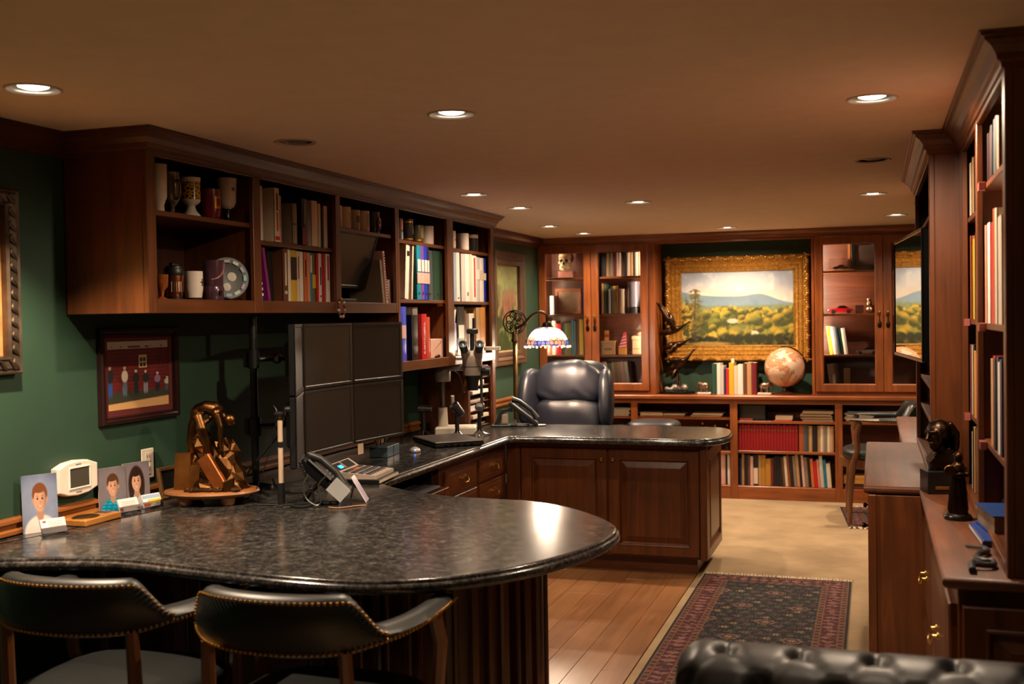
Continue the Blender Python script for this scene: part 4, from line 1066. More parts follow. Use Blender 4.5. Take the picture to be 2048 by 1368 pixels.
def family(u, v):
    n = fbm(u, v, 14, 51); img = np.zeros(u.shape + (3,)) + C3(96, 22, 16)
    img *= (1 - .25 * (np.sin(v * 110) > .5))[..., None]; img *= (.8 + .4 * n)[..., None]
    img = mixc(img, np.zeros_like(img) + C3(176, 150, 128), sst(v, .89, .895)); img = mixc(img, np.zeros_like(img) + C3(90, 60, 50), ((v > .90) & (v < .93) & (n > .55)).astype(float))
    img = mixc(img, np.zeros_like(img) + C3(50, 50, 36), 1 - sst(v, .24, .27)); img = mixc(img, np.zeros_like(img) + C3(196, 150, 96), 1 - sst(v + .05 * u * -1, .08, .10))
    w_ = ((np.abs(u - .565) < .07) & (np.abs(v - .69) < .095)).astype(float); img = mixc(img, np.zeros_like(img) + C3(190, 160, 110), w_)
    for a in (-1, 1):
        for c in (-1, 1): img = mixc(img, np.zeros_like(img) + C3(60, 34, 24), ((np.abs(u - .565 - a * .026) < .02) & (np.abs(v - .68 - c * .038) < .03)).astype(float))
    for cx, hh, top, leg in ((.04, .47, (20, 24, 26), (40, 70, 130)), (.27, .45, (190, 176, 156), (80, 96, 110)), (.45, .38, (22, 20, 22), (24, 24, 30)), (.61, .36, (26, 24, 28), (120, 120, 130)), (.81, .31, (120, 90, 120), (26, 24, 40)), (.98, .22, (150, 160, 140), (60, 70, 80))):
        b0 = .19 + .03 * cx
        for dx in (-.018, .018): img = mixc(img, np.zeros_like(img) + C3(*leg), ell(u, v, cx + dx, b0 + hh * .24, .02, hh * .26, .15))
        img = mixc(img, np.zeros_like(img) + C3(*top), ell(u, v, cx, b0 + hh * .64, .052, hh * .20, .15))
        img = mixc(img, np.zeros_like(img) + C3(196, 150, 120), ell(u, v, cx, b0 + hh * .92, .02, hh * .075, .15))
        img = mixc(img, np.zeros_like(img) + C3(70, 46, 30), ell(u, v, cx, b0 + hh * .985, .02, hh * .03, .2))
    return img
def portrait(bg0, bg1, shirt, hair, long_=False, dx=0.0, stripes=False):
    def fn(u, v):
        n = fbm(u, v, 5, 71); img = mixc(np.zeros(u.shape + (3,)) + C3(*bg1), np.zeros(u.shape + (3,)) + C3(*bg0), np.clip(ell(u, v, .5, .45, .7, .6, .5) * .8 + .3 * (n - .5), 0, 1))
        cx = .5 + dx; skin = C3(206, 156, 128)
        if long_: img = mixc(img, np.zeros_like(img) + C3(*hair), ell(u, v, cx, .50, .30, .42, .1))
        sh = np.zeros_like(img) + C3(*shirt)
        if stripes: sh = sh * (1 + .5 * (np.sin(v * 90 + u * 8) > .9))[..., None]
        img = mixc(img, sh, ell(u, v, cx, .0, .46, .30, .08))
        img = mixc(img, np.zeros_like(img) + skin * .85, ell(u, v, cx, .32, .10, .13, .15))
        if long_:
            for s in (-1, 1): img = mixc(img, np.zeros_like(img) + C3(*hair), ell(u, v, cx + s * .2, .42, .09, .30, .15))
        img = mixc(img, np.zeros_like(img) + C3(*hair), ell(u, v, cx, .66, .215, .20, .08))
        if not long_:
            for s in (-1, 1): img = mixc(img, np.zeros_like(img) + skin * .9, ell(u, v, cx + s * .195, .55, .03, .045, .2))
        img = mixc(img, mixc(np.zeros_like(img) + skin, np.zeros_like(img) + skin * .72, sst(u, cx, cx + .22)), ell(u, v, cx, .555, .175, .20, .06))
        img = mixc(img, np.zeros_like(img) + C3(*hair), ell(u, v, cx - .02, .755, .17, .075, .15))
        for s in (-1, 1):
            img = mixc(img, np.zeros_like(img) + C3(46, 32, 26), ell(u, v, cx + s * .068, .585, .026, .016, .3)); img = mixc(img, np.zeros_like(img) + C3(*hair), ell(u, v, cx + s * .07, .632, .038, .009, .4) * .7)
        img = mixc(img, np.zeros_like(img) + skin * .74, ell(u, v, cx + .012, .52, .022, .03, .4) * .6)
        vm = v - 2.2 * (u - cx) ** 2; img = mixc(img, np.zeros_like(img) + C3(150, 66, 60), ell(u, vm, cx, .437, .070, .013, .3)); img = mixc(img, np.zeros_like(img) + C3(230, 216, 204), ell(u, vm, cx, .440, .050, .006, .3) * .9)
        return img
    return fn
M_PRINT = painted(.55); M_PRINTG = painted(.3, coat=.35); M_OIL = painted(.42, coat=.25)

# ================================================================ pictures on the left wall
def picture(name, lab, O, face, w_, h_, prof, mframe, fn, nx, ny, group=None, mat_in=None, matt=None, pm=None):
    U, V, N = FACE[face]; t = root(name, lab, 'picture', O, 0, group)
    b = B().nest(0, h_ / 2, w_, h_, prof, False).basis(O, U, V, N); b.smooth = True
    put(b, 'frame', mframe, t, sharp=.5)
    ins = prof[-1][0]; lv = .006
    if mat_in:
        put(B().nest(0, h_ / 2, w_ - 2 * ins + .004, h_ - 2 * ins + .004, [(0, lv), (mat_in, lv), (mat_in, lv - .003)], False).basis(O, U, V, N), 'mat_board', matt, t)
        ins += mat_in; lv -= .002
    Oa = Vector(O) + Vector(V) * (ins - .002) + Vector(N) * lv
    ink_grid('canvas', w_ - 2 * ins + .004, h_ - 2 * ins + .004, nx, ny, fn, pm or M_OIL, (tuple(Oa), U, V, N), t)
    put(B().box(-w_ / 2 + .01, w_ / 2 - .01, .01, h_ - .01, .001, .003).basis(O, U, V, N), 'backing', M_BLACK, t)
    return t
SILV = metal((120, 104, 88), .42, .5)
pa = picture('framed_picture', 'ornate silver framed gold picture cut off at the left edge', (WL + .002, 2.80, 1.408), 'left', .64, .645, [(0, 0), (0, .03), (.006, .036), (.014, .030), (.020, .034), (.045, .030), (.052, .034), (.060, .026), (.064, .006)], SILV, lambda u, v: mixc(np.zeros(u.shape + (3,)) + C3(150, 100, 52), np.zeros(u.shape + (3,)) + C3(190, 142, 84), fbm(u, v, 9, 61)), 30, 30)
for side in ('v', 'h0', 'h1'):                     # carved leaves along the frame
    for k in range(13):
        if side == 'v': c, dirv = (3.12 - .033, 1.44 + k * .048), (0, 1)
        else: c, dirv = (2.50 + k * .048, 1.408 + (.033 if side == 'h0' else .612)), (1, 0)
        q = B(); a = np.linspace(0, 4.2, 9)
        q.tube([(c[0] + dirv[1] * (.014 * math.cos(t_)) + dirv[0] * (.010 * t_ - .02), c[1] + dirv[1] * (.010 * t_ - .02) + dirv[0] * .014 * math.cos(t_), 0) for t_ in a], [.002, .004, .006, .0075, .008, .0075, .006, .004, .002], 6)
        q.v = [(WL + .002 + .034 + z, x, y) for x, y, z in q.v]
        put(q, 'carved_leaf', SILV, pa)
picture('family_photograph', 'dark red framed group photograph on the green wall', (WL + .002, 3.795, 1.178), 'left', .50, .382, [(0, 0), (0, .02), (.004, .026), (.014, .026), (.020, .018), (.026, .018), (.030, .006)], plain((36, 14, 12), .35, coat=.3), family, 96, 72, mat_in=.026, matt=plain((84, 20, 16), .8), pm=M_PRINT)
picture('garden_painting', 'tall garden painting in a dark frame beyond the cabinets', (WL + .002, 8.56, 1.19), 'left', .80, .93, [(0, 0), (0, .04), (.008, .05), (.04, .045), (.046, .05), (.07, .03), (.08, .034), (.105, .03), (.11, .012)], wood('z', (52, 34, 22), (104, 74, 48), .45), garden, 70, 80, mat_in=.012, matt=plain((190, 160, 120), .5))
th = root('thermostat', 'white wall thermostat with grey display', 'thermostat', (WL + .002, 3.39, .935))
q = B(); pts = []
for u_, v_ in [(-.11, -.045), (-.06, -.062), (0, -.067), (.06, -.062), (.11, -.045), (.11, .045), (.06, .062), (0, .067), (-.06, .062), (-.11, .045)]: pts.append((u_, v_))
q.rings([[(a * k_, c * k_, d_) for a, c in pts] for k_, d_ in ((1, 0), (1, .022), (.97, .029), (.92, .031))]); q.basis((WL + .002, 3.39, 1.0), *FACE['left']); put(q, 'case', plain((226, 212, 196), .4), th)
put(B().nest(.005, .002, .118, .084, [(0, .030), (0, .034), (.004, .035), (.007, .031)], False).basis((WL + .002, 3.39, 1.0), *FACE['left']), 'display_bezel', plain((232, 222, 210), .35), th)
put(B().box(-.048, .058, -.035, .039, .029, .032).basis((WL + .002, 3.39, 1.0), *FACE['left']), 'display', plain((74, 70, 60), .25), th)
for v_ in (.052, -.052): put(B().box(-.015, .015, v_ - .002, v_ + .002, .031, .0318).basis((WL + .002, 3.39, 1.0), *FACE['left']), 'brand_mark', plain((120, 110, 104), .5), th)
ou = root('wall_outlet', 'white double wall outlet above the desk rail', 'outlet', (WL + .002, 3.838, .93))
put(B().box(-.04, .04, -.062, .062, 0, .006, .003).basis((WL + .002, 3.838, .995), *FACE['left']), 'cover_plate', plain((222, 208, 188), .4), ou)
for v_ in (-.027, .027):
    put(B().box(-.017, .017, v_ - .019, v_ + .019, .005, .008, .002).basis((WL + .002, 3.838, .995), *FACE['left']), 'socket', plain((206, 190, 168), .4), ou)
    for a in (-.007, .007): put(B().box(a - .0015, a + .0015, v_ - .004, v_ + .008, .0075, .0086).basis((WL + .002, 3.838, .995), *FACE['left']), 'slot', M_BLACK, ou)

# ================================================================ things on the near desk
def stand_photo(lab, p, q, h_, fn, lean=.10):
    p, q = Vector((*p, CT)), Vector((*q, CT)); U = (q - p).normalized(); W_ = (q - p).length; Nn = Vector((U.y, -U.x, 0))
    V = (Vector((0, 0, 1)) - Nn * lean).normalized(); c = (p + q) / 2
    t = root('photo_print', lab, 'photograph', tuple(c), 0, 'standing photographs on the desk')
    ink_grid('print_face', W_, h_, 44, 60, fn, M_PRINTG, (tuple(c + Nn * .0012 + Vector((0, 0, .0008))), tuple(U), tuple(V), tuple(Nn)), t)
    put(B().box(-W_ / 2, W_ / 2, 0, h_, -.001, .0006).basis(c + Vector((0, 0, .0008)), U, V, Nn), 'card', M_WHITE, t)
    put(B().box(-.02, .02, 0, h_ * .55, -.0016, -.001).basis(c + Vector((0, 0, .0008)), U, V, Nn), 'strut', M_WHITE, t)
stand_photo('school photograph of a boy in a white shirt at the desk end', (-2.846, 3.100), (-2.792, 3.214), .205, portrait((150, 160, 184), (70, 80, 108), (222, 214, 206), (120, 70, 42)), .05)
stand_photo('school photograph of a boy in a striped blue shirt', (-2.855, 3.510), (-2.822, 3.632), .175, portrait((128, 120, 124), (92, 84, 88), (20, 130, 160), (84, 52, 30), dx=.02, stripes=True), .04)
stand_photo('school photograph of a girl with long dark hair', (-2.832, 3.628), (-2.800, 3.752), .180, portrait((124, 116, 120), (88, 80, 86), (196, 190, 196), (40, 26, 20), True), .04)
def card_holder(lab, c, ang, cards):
    t = root('card_holder', lab, 'card holder', (*c, CT), ang, 'business card holders on the desk')
    put(B().box(-.046, .046, -.018, .012, 0, .004, .001), 'foot', clear_glass((.9, .9, .92), .05), t, True)
    V = Vector((0, .45, .89)).normalized(); Nn = Vector((0, -V.z, V.y))
    put(B().box(-.046, .046, 0, .024, .004, .006).basis((0, -.012, .002), (1, 0, 0), V, Nn), 'front_lip', clear_glass((.9, .9, .92), .05), t, True)
    put(B().box(-.044, .044, .003, .056, -.004, .0038).basis((0, -.012, .002), (1, 0, 0), V, Nn), 'card_stack', plain((226, 216, 206), .6), t, True)
    for a0, a1, b0, b1, c_ in cards: put(B().box(a0, a1, b0, b1, .0038, .0045).basis((0, -.012, .002), (1, 0, 0), V, Nn), 'printed_mark', plain(c_, .6), t, True)
LN = [(-.016, .036, .044 - .006 * k, .0455 - .006 * k, (170, 150, 146)) for k in range(4)]
card_holder('card holder in front of the leftmost boy photograph', (-2.755, 3.145), 1.12, [(-.036, -.024, .043, .050, (140, 40, 50))] + LN)
card_holder('card holder in front of the striped shirt photograph', (-2.775, 3.582), 1.28, [(-.03, .03, .020 + .007 * k, .0215 + .007 * k, (180, 120, 120)) for k in range(4)] + [(-.042, -.03, .006, .02, (150, 40, 50)), (.034, .042, .006, .016, (150, 40, 50))])
card_holder('card holder with blue and yellow card before the girl photograph', (-2.755, 3.70), 1.30, [(-.042, .042, .038, .052, (150, 170, 200)), (-.02, .042, .016, .032, (220, 180, 60)), (-.042, -.015, .006, .018, (200, 70, 40))])
pq = root('wooden_plaque', 'small oak plaque with oval medal lying on the desk', 'plaque', (-2.782, 3.375, CT))
put(B().box(-2.84, -2.725, 3.275, 3.475, CT + .0005, CT + .024, .003), 'block', wood('y', (140, 86, 34), (196, 132, 62), .4), pq)
put(B().lathe([(.001, .003), (.04, .003), (.044, .001), (.045, 0)], n=28).tf(Matrix.Diagonal((1, 1.25, 1, 1))).tf(Matrix.Translation((-2.782, 3.345, CT + .024))), 'medal', metal((120, 100, 60), .35), pq)
put(B().box(-2.81, -2.755, 3.425, 3.46, CT + .0238, CT + .0255), 'name_plate', metal((150, 140, 120), .35), pq)
lf = root('leaning_frame', 'small dark picture frame leaning behind the bronze sculpture', 'frame', (-2.82, 3.92, CT))
bzf = ((-2.825, 3.925, CT + .001), (.10, .995, 0), (-.16, .016, .987), (.98, -.10, .16))
put(B().nest(0, .066, .13, .132, [(0, 0), (0, .012), (.003, .015), (.014, .013), (.017, .004)], False).basis(*bzf), 'frame', wood('z', (84, 56, 28), (128, 90, 48), .4), lf)
put(B().box(-.052, .052, .014, .118, .0, .005).basis(*bzf), 'picture_panel', plain((26, 24, 22), .3), lf)
put(B().box(-.010, .010, .01, .10, -.004, 0).basis(*bzf), 'easel_back', M_BLACK, lf)
# bronze miner sculpture (local x to the right of the camera view)
sc = root('bronze_sculpture', 'bronze statue of a bending man on rocks with a copper slab', 'sculpture', (-2.575, 3.85, CT), .319)
put(B().lathe([(.001, .030), (.150, .030), (.168, .033), (.188, .040), (.194, .048), (.190, .056), (.180, .058), (.001, .058)], n=48).tf(Matrix.Diagonal((1, .72, 1, 1))), 'base', wood('x', (104, 62, 30), (166, 110, 62), .45), sc, True)
for a in (.9, 2.24, 4.04, 5.38): put(B().lathe([(.018, 0), (.026, .006), (.034, .034)], (.135 * math.cos(a), .095 * math.sin(a), 0), 16, cap0=True), 'foot', wood('x', (104, 62, 30), (166, 110, 62), .45), sc, True)
ro = B(); rs = random.Random(5); z0 = .058
for x, y, z, a, b_, c in ((-.05, .03, .05, .075, .06, .10), (.0, .03, .05, .08, .06, .13), (.06, .02, .05, .07, .055, .14), (.10, .0, .02, .05, .05, .09), (-.04, .03, .16, .045, .04, .07), (.05, .02, .14, .035, .04, .07), (.0, -.04, .01, .07, .04, .04), (.09, -.03, .01, .05, .03, .03), (-.055, .035, .21, .04, .035, .03)):
    q = B().ball((0, 0, 0), 1, 9, 7); q.v = [(x + a * p[0] * (1 + .25 * rs.uniform(-1, 1)), y + b_ * p[1] * (1 + .25 * rs.uniform(-1, 1)), z0 + z + c * p[2] * (1 + .2 * rs.uniform(-1, 1))) for p in q.v]
    q.v = [(p[0], p[1], max(p[2], z0 - .002)) for p in q.v]; ro.add(q.v, q.f)
put(ro, 'rocks', M_BRONZE, sc, True, sharp=.3)
pb_ = B()
for k in range(40): pb_.ball((rs.uniform(-.09, .13), rs.uniform(-.10, -.065), z0 + .008), rs.uniform(.006, .014), 5, 4)
pb_.smooth = False
o = put(pb_, 'ore_chips', metal((84, 62, 42), .45, .5), sc, True); o['kind'] = 'stuff'
for P, nm, mm in (((( -.150, -.02), (-.085, -.03), (-.080, .02), (-.145, .02), .10, .150), 'slab', M_BRONZE), ((( -.085, -.035), (-.045, -.04), (-.045, .01), (-.085, .01), .06, .10), 'slab', M_BRONZE)):
    a, b_, c, d, h1, h2 = P; q = B(); q.rings([[(*p, z0 - .001) for p in (a, b_, c, d)], [(p[0] + .01, p[1], z0 + h2) for p in (a, b_, c, d)]]); put(q, nm, metal((150, 102, 52), .4, .4), sc, True)
q = B().box(-.030, .030, 0, .150, -.012, .012, .004)
V = Vector((-.52, .12, .85)).normalized(); Nn = Vector((-.30, -.90, .1)); Nn = (Nn - V * Nn.dot(V)).normalized(); U_ = V.cross(Nn)
q.basis((.062, -.075, z0 + .012), U_, V, Nn); put(q, 'copper_slab', metal((222, 142, 84), .32, .25), sc, True)
q = B().box(-.022, .022, 0, .05, -.012, .012, .003).basis((.092, -.085, z0 - .001), Vector((.85, .3, .35)).normalized(), (0, 0, 1), (0, -1, 0)); put(q, 'ore_block', M_BRONZE, sc, True)
fg = B()
fg.tube([(-.082, .02, .19), (-.088, .02, .25), (-.075, .015, .31), (-.052, .005, .365)], [.016, .018, .023, .026], 10)       # standing leg
fg.ball((-.050, 0, .372), (.032, .032, .028))                                                                             # hips
fg.tube([(-.055, 0, .378), (-.015, -.004, .392), (.020, -.005, .384), (.046, -.008, .366)], [.026, .028, .032, .026], 12)    # arched back
fg.ball((.034, -.008, .374), (.026, .044, .022))                                                                          # shoulders
fg.tube([(.050, -.010, .362), (.066, -.012, .350)], [.014, .013], 8); fg.ball((.082, -.014, .338), (.026, .022, .027))        # neck, head
fg.tube([(.094, -.020, .330), (.106, -.024, .322)], [.008, .004], 6)                                                        # nose
fg.tube([(.038, -.046, .368), (.054, -.050, .315), (.052, -.046, .262), (.050, -.036, .228)], [.015, .013, .011, .008], 8)    # arm reaching down
fg.ball((.050, -.034, .218), (.011, .010, .014))
fg.tube([(.028, .036, .372), (-.004, -.030, .338), (-.030, -.050, .318)], [.014, .011, .009], 8); fg.ball((-.036, -.052, .312), (.014, .012, .012))   # arm on the knee
fg.tube([(-.045, -.025, .360), (-.022, -.045, .306), (-.006, -.035, .25), (-.002, -.02, .19)], [.026, .023, .016, .013], 10)    # bent front leg
organic(put(fg, 'figure', M_BRONZE, sc, True), .0038, 3)

# ================================================================ monitors on a pole stand
ms = root('monitor_stand', 'black pole stand with clamp arms behind the monitors', 'stand', (-2.62, 4.26, CT))
put(B().lathe([(.075, 0), (.075, .010), (.05, .018), (.022, .022)], (-2.62, 4.26, CT), 28, cap0=True, cap1=True), 'foot', M_BLACKG, ms)
put(B().cyl((-2.62, 4.26, CT + .015), (-2.62, 4.26, 1.60), .017), 'pole', M_BLACK, ms)
for z in (1.41, 1.11):
    put(B().lathe([(.027, -.04), (.027, .04)], (-2.62, 4.26, z), 20, cap0=True, cap1=True), 'collar', M_BLACK, ms)
    put(B().box(-2.665, -2.645, 4.245, 4.275, z - .035, z + .035, .003), 'clamp', M_BLACK, ms)
    put(B().cyl((-2.60, 4.27, z), (-2.555, 4.34, z), .012).ball((-2.55, 4.345, z), .024).cyl((-2.555, 4.34, z), (-2.50, 4.42, z), .012), 'arm', M_STEEL, ms)
    put(B().box(-2.545, -2.52, 4.40, 5.05, z - .012, z + .012, .004), 'cross_bar', M_BLACK, ms)
M_LCD2 = plain((38, 32, 27), .36, vary=.06)
def monitor(lab, P, Q, zc_, hh=.298, tilt=0.0):
    P, Q = Vector((*P, 0)), Vector((*Q, 0)); U = (Q - P).normalized(); W_ = (Q - P).length; Nn = Vector((U.y, -U.x, 0)); V = Vector((0, 0, 1)) + Nn * tilt; V.normalize(); Nn = U.cross(V)
    c = (P + Q) / 2; c.z = zc_
    t = root('computer_monitor', lab, 'monitor', (c.x, c.y, zc_ - hh / 2), 0, 'monitors of the six screen array')
    put(B().box(-W_ / 2, W_ / 2, -hh / 2, hh / 2, -.028, 0, .005).basis(c, U, V, Nn), 'housing', M_BLACK, t)
    put(B().box(-W_ / 4, W_ / 4, -hh / 4, hh / 4, -.05, -.028, .01).basis(c, U, V, Nn), 'rear_cover', M_BLACK, t)
    put(B().nest(0, 0, W_, hh, [(0, 0), (0, .004), (.012, .005), (.016, .001)], False).basis(c, U, V, Nn), 'bezel', plain((34, 29, 25), .4), t)
    put(B().box(-W_ / 2 + .015, W_ / 2 - .015, -hh / 2 + .018, hh / 2 - .015, 0, .001).basis(c, U, V, Nn), 'screen', M_LCD2, t)
    put(B().ball((0, -hh / 2 + .008, .005), (.005, .003, .001), 8, 6).basis(c, U, V, Nn), 'logo', M_STEEL, t)
for row_, zz in (('upper', 1.415), ('lower', 1.112)):
    monitor(f'{row_} left monitor of the array, turned nearly edge on', (-2.275, 4.015), (-2.452, 4.395), zz)
    monitor(f'{row_} middle monitor of the array', (-2.45, 4.40), (-2.45, 4.885), zz)
    monitor(f'{row_} right monitor of the array beside the binders', (-2.45, 4.892), (-2.392, 5.36), zz)
single(B().box(-.028, .028, -.055, 0, 0, .001).basis((-2.443, 4.95, .962), (.05, .99, 0), (0, 0, 1), (1, 0, 0)), 'sticky_note', plain((220, 196, 170), .8), 'pale sticky note hanging below the right lower monitor', 'note')
# webcam on a telescopic stand
wc = root('webcam_stand', 'webcam on a slim telescopic pole before the monitors', 'webcam', (-2.262, 3.865, CT), .319)
put(B().box(-.10, .14, -.012, .012, 0, .006, .002).box(-.012, .012, -.05, .05, 0, .006, .002), 'base_bar', M_BLACK, wc, True)
put(B().cyl((0, 0, 0), (0, 0, .09), .015), 'lower_grip', M_BLACK, wc, True)
put(B().cyl((0, 0, .09), (0, 0, .34), .010), 'pole', plain((190, 165, 140), .35), wc, True)
put(B().cyl((0, 0, .235), (0, 0, .255), .0135), 'pole_lock', M_BLACK, wc, True)
put(B().cyl((0, 0, .34), (0, 0, .36), .005), 'screw', M_BRASS, wc, True)
cb_ = B().box(-.022, .022, -.014, .014, .36, .376, .004); cb_.ball((.032, -.01, .385), (.016, .016, .014)); put(cb_, 'camera_head', M_BLACK, wc, True)
put(B().tube(catmull([(-.01, .01, .37), (-.03, .02, .40), (-.02, .03, .35), (-.06, .05, .2), (-.12, .07, .05), (-.18, .1, .006)], 5), .0022, 6), 'cable', M_BLACK, wc, True)
# near telephone
def coil(a, b_, n, r, sag=0.0, tr=.0022):
    a, b_ = Vector(a), Vector(b_); L_ = (b_ - a); k = n * 8; up = Vector((0, 0, 1)); e1 = (up - L_.normalized() * up.dot(L_.normalized())).normalized(); e2 = L_.normalized().cross(e1)
    return B().tube([a + L_ * (i / k) + Vector((0, 0, -sag * 4 * (i / k) * (1 - i / k))) + (e1 * math.cos(i * .785) + e2 * math.sin(i * .785)) * r for i in range(k + 1)], tr, 5)
ph = root('desk_telephone', 'black desk telephone with coiled cord tilted on the near desk', 'telephone', (-2.10, 3.93, CT), .319)
T = Matrix.Translation((.0, 0, .105)) @ Matrix.Rotation(math.radians(43), 4, 'Y')
put(B().box(-.115, .115, -.07, .09, -.020, .018, .008).tf(T), 'body', M_BLACKG, ph, True)
put(B().box(-.10, .03, -.075, -.02, .018, .030, .006).tf(T), 'handset_rest', M_BLACK, ph, True)
hs = B().tube([(-.105, -.045, .034), (-.06, -.045, .054), (.02, -.045, .056), (.07, -.045, .038)], [.020, .014, .014, .022], 10); put(hs.tf(T), 'handset', M_BLACK, ph, True)
put(B().box(.035, .112, -.0715, -.07, -.017, .045).tf(T), 'side_label', plain((150, 150, 150), .4), ph, True)
put(B().box(.03, .112, -.07, .0, .018, .05, .006).tf(T), 'cradle_block', M_BLACK, ph, True)
put(B().box(.036, .108, -.0708, -.070, .020, .048).tf(T), 'grey_panel', plain((158, 158, 156), .35), ph, True)
for i_ in range(4):
    for j_ in range(3): put(B().box(-.02 + i_ * .016, -.008 + i_ * .016, .0 + j_ * .02, .014 + j_ * .02, .018, .022, .002).tf(T), 'key', plain((60, 60, 64), .4), ph, True)
put(B().tube([(-.09, .02, .014), (-.06, .02, .05), (-.02, .02, .085)], [.012, .010, .010]).tube([(-.10, -.03, .0085), (.06, -.03, .0085)], .008), 'stand', M_BLACKG, ph, True)
put(coil((-.085, -.075, .185), (-.02, -.085, .02), 20, .0055), 'handset_cord', M_BLACK, ph, True)
put(B().tube(catmull([(-.02, -.085, .02), (-.06, -.10, .007), (-.11, -.09, .007), (-.12, -.06, .007), (-.06, -.05, .007)], 6), .006, 6), 'coil_loop', M_BLACK, ph, True)
put(B().tube(catmull([(-.05, -.08, .13), (-.07, -.09, .09), (-.06, -.095, .04), (-.02, -.10, .012), (.0, -.098, .03), (-.01, -.09, .09), (.02, -.08, .125)], 6), .003, 6), 'cord_loop', M_STEEL, ph, True)
put(B().tube(catmull([(.03, -.10, .004), (.07, -.12, .004), (.11, -.10, .004), (.13, -.08, .004), (.17, -.07, .004)], 6), .003, 6), 'line_cord', plain((150, 110, 84), .3), ph, True)
mr = root('vanity_mirror', 'small tilted mirror plate leaning behind the telephone', 'mirror', (-1.985, 4.02, CT), .319)
V = Vector((-.50, 0, .86)).normalized(); Nn = Vector((.86, 0, .5)).normalized()
put(B().box(-.04, .04, 0, .118, -.002, .002, .001).basis((.025, 0, .002), (0, 1, 0), V, Nn), 'plate', plain((210, 196, 214), .15, coat=.6), mr, True)
put(B().lathe([(.014, -.012), (.02, -.006), (.02, .0)], n=18, cap0=True).basis(Vector((.025, 0, .0)) + V * .085, (0, 1, 0), V, Nn), 'hub', M_STEEL, mr, True)
put(B().tube([Vector((.025, 0, 0)) + V * .085 - Nn * .01, (-.045, 0, .004)], .004), 'prop', M_CHROME, mr, True)
# desk calculator and book under it
bkf = root('desk_pad', 'dark closed book lying under the desk calculator', 'book', (-2.26, 4.60, CT), .0)
put(B().box(-.13, .13, -.16, .13, .0005, .018, .002).tf(Matrix.Rotation(.12, 4, 'Z')), 'cover', M_BLACK, bkf, True)
put(B().box(-.122, .132, -.155, .125, .004, .0145).tf(Matrix.Rotation(.12, 4, 'Z')), 'pages', M_PAGE, bkf, True)
ca_ = root('desk_calculator', 'pale grey desk calculator with raised display', 'calculator', (-2.27, 4.60, CT + .0185), .12)
pf = [(-.11, 0), (.12, 0), (.12, .016), (.0, .026), (-.055, .030), (-.105, .062), (-.11, .06)]
q = B(); q.rings([[(x, y, z) for x, z in pf] for y in (-.14, .12)]); put(q, 'case', plain((196, 176, 160), .5), ca_, True)
V = Vector((-.84, 0, .54)); Nn = Vector((.54, 0, .84))
put(B().box(-.115, .095, .004, .052, .0, .002).basis((-.056, 0, .031), (0, 1, 0), V, Nn), 'display', M_BLACKG, ca_, True)
put(B().box(-.09, -.04, .012, .034, .002, .003).basis((-.056, 0, .031), (0, 1, 0), V, Nn), 'display_glow', glow((.02, .42, .75), 1.1), ca_, True)
put(B().box(-.03, -.015, .008, .05, .002, .003).basis((-.056, 0, .031), (0, 1, 0), V, Nn), 'display_edge', plain((180, 110, 70), .3), ca_, True)
for i_ in range(4):
    for j_ in range(7):
        cl = (60, 58, 62) if (i_, j_) not in ((0, 4), (0, 3)) else ((196, 60, 30), (200, 120, 40))[j_ - 3]
        if (i_, j_) == (2, 1): cl = (70, 70, 120)
        zt = .0275 - (.055 + (-.045 + i_ * .036)) * .075
        put(B().box(-.045 + i_ * .036, -.018 + i_ * .036, -.125 + j_ * .033, -.099 + j_ * .033, zt - .004, zt + .006, .003), 'key', plain(cl, .5), ca_, True)
# blue grey pencil box, mouse
bx_ = root('pencil_box', 'blue grey divided box with pens below the monitors', 'box', (-2.53, 5.42, CT), .10)
put(B().box(-.05, .05, -.10, .10, 0, .058, .003), 'box_body', plain((74, 92, 100), .4), bx_, True)
put(B().box(-.046, .046, -.096, .096, .057, .0595), 'lining', M_BLACK, bx_, True)
put(B().box(.0495, .0515, -.002, .002, .004, .056), 'divider_line', M_BLACK, bx_, True)
for k_ in range(3): put(B().cyl((-.02, -.05 + .04 * k_, .05), (-.03 + .02 * k_, -.09 + .06 * k_, .105), .0035), 'pen', (M_BLACK, M_STEEL, M_CHROME)[k_], bx_, True)
mu = root('computer_mouse', 'grey computer mouse beside the laptop', 'mouse', (-2.43, 5.60, CT), .4)
put(B().ball((0, 0, .004), (.032, .056, .024)).tf(Matrix.Diagonal((1, 1, 1, 1))), 'shell', plain((150, 140, 132), .3), mu, True)
mu.children[0].data.vertices.foreach_set('co', [c for v_ in mu.children[0].data.vertices for c in (v_.co.x, v_.co.y, max(0.0005, v_.co.z))])
put(B().box(-.003, .003, .012, .034, .028, .034, .002), 'wheel', M_BLACK, mu, True)
put(B().ball((.0, -.05, .016), .004), 'blue_light', glow((.05, .2, 1), 6), mu, True)
lp = root('laptop', 'closed dark laptop on the desk before the microscope', 'laptop', (-2.40, 6.02, CT), .72)
put(B().box(-.15, .15, -.21, .21, .004, .024, .004), 'base', M_BLACK, lp, True)
put(B().box(-.15, .15, -.21, .21, .0245, .034, .004), 'lid', plain((60, 52, 50), .38), lp, True)
put(B().lathe([(.012, .034), (.012, .0346), (.001, .0347)], n=18), 'badge', M_STEEL, lp, True)
for k_ in range(5): put(B().box(-.1 + k_ * .04, -.08 + k_ * .04, -.2115, -.2095, .009, .018), 'port', M_BLACKG, lp, True)
put(B().ball((.148, .13, .020), .006), 'blue_light', glow((.05, .25, 1), 9), lp, True)
put(B().box(-.14, -.12, -.19, .19, 0, .004).box(.12, .14, -.19, .19, 0, .004), 'rubber_feet', M_BLACK, lp, True)
kb = root('keyboard', 'black keyboard with grey wrist rest on the pull-out tray', 'keyboard', (-2.36, 5.05, .684))
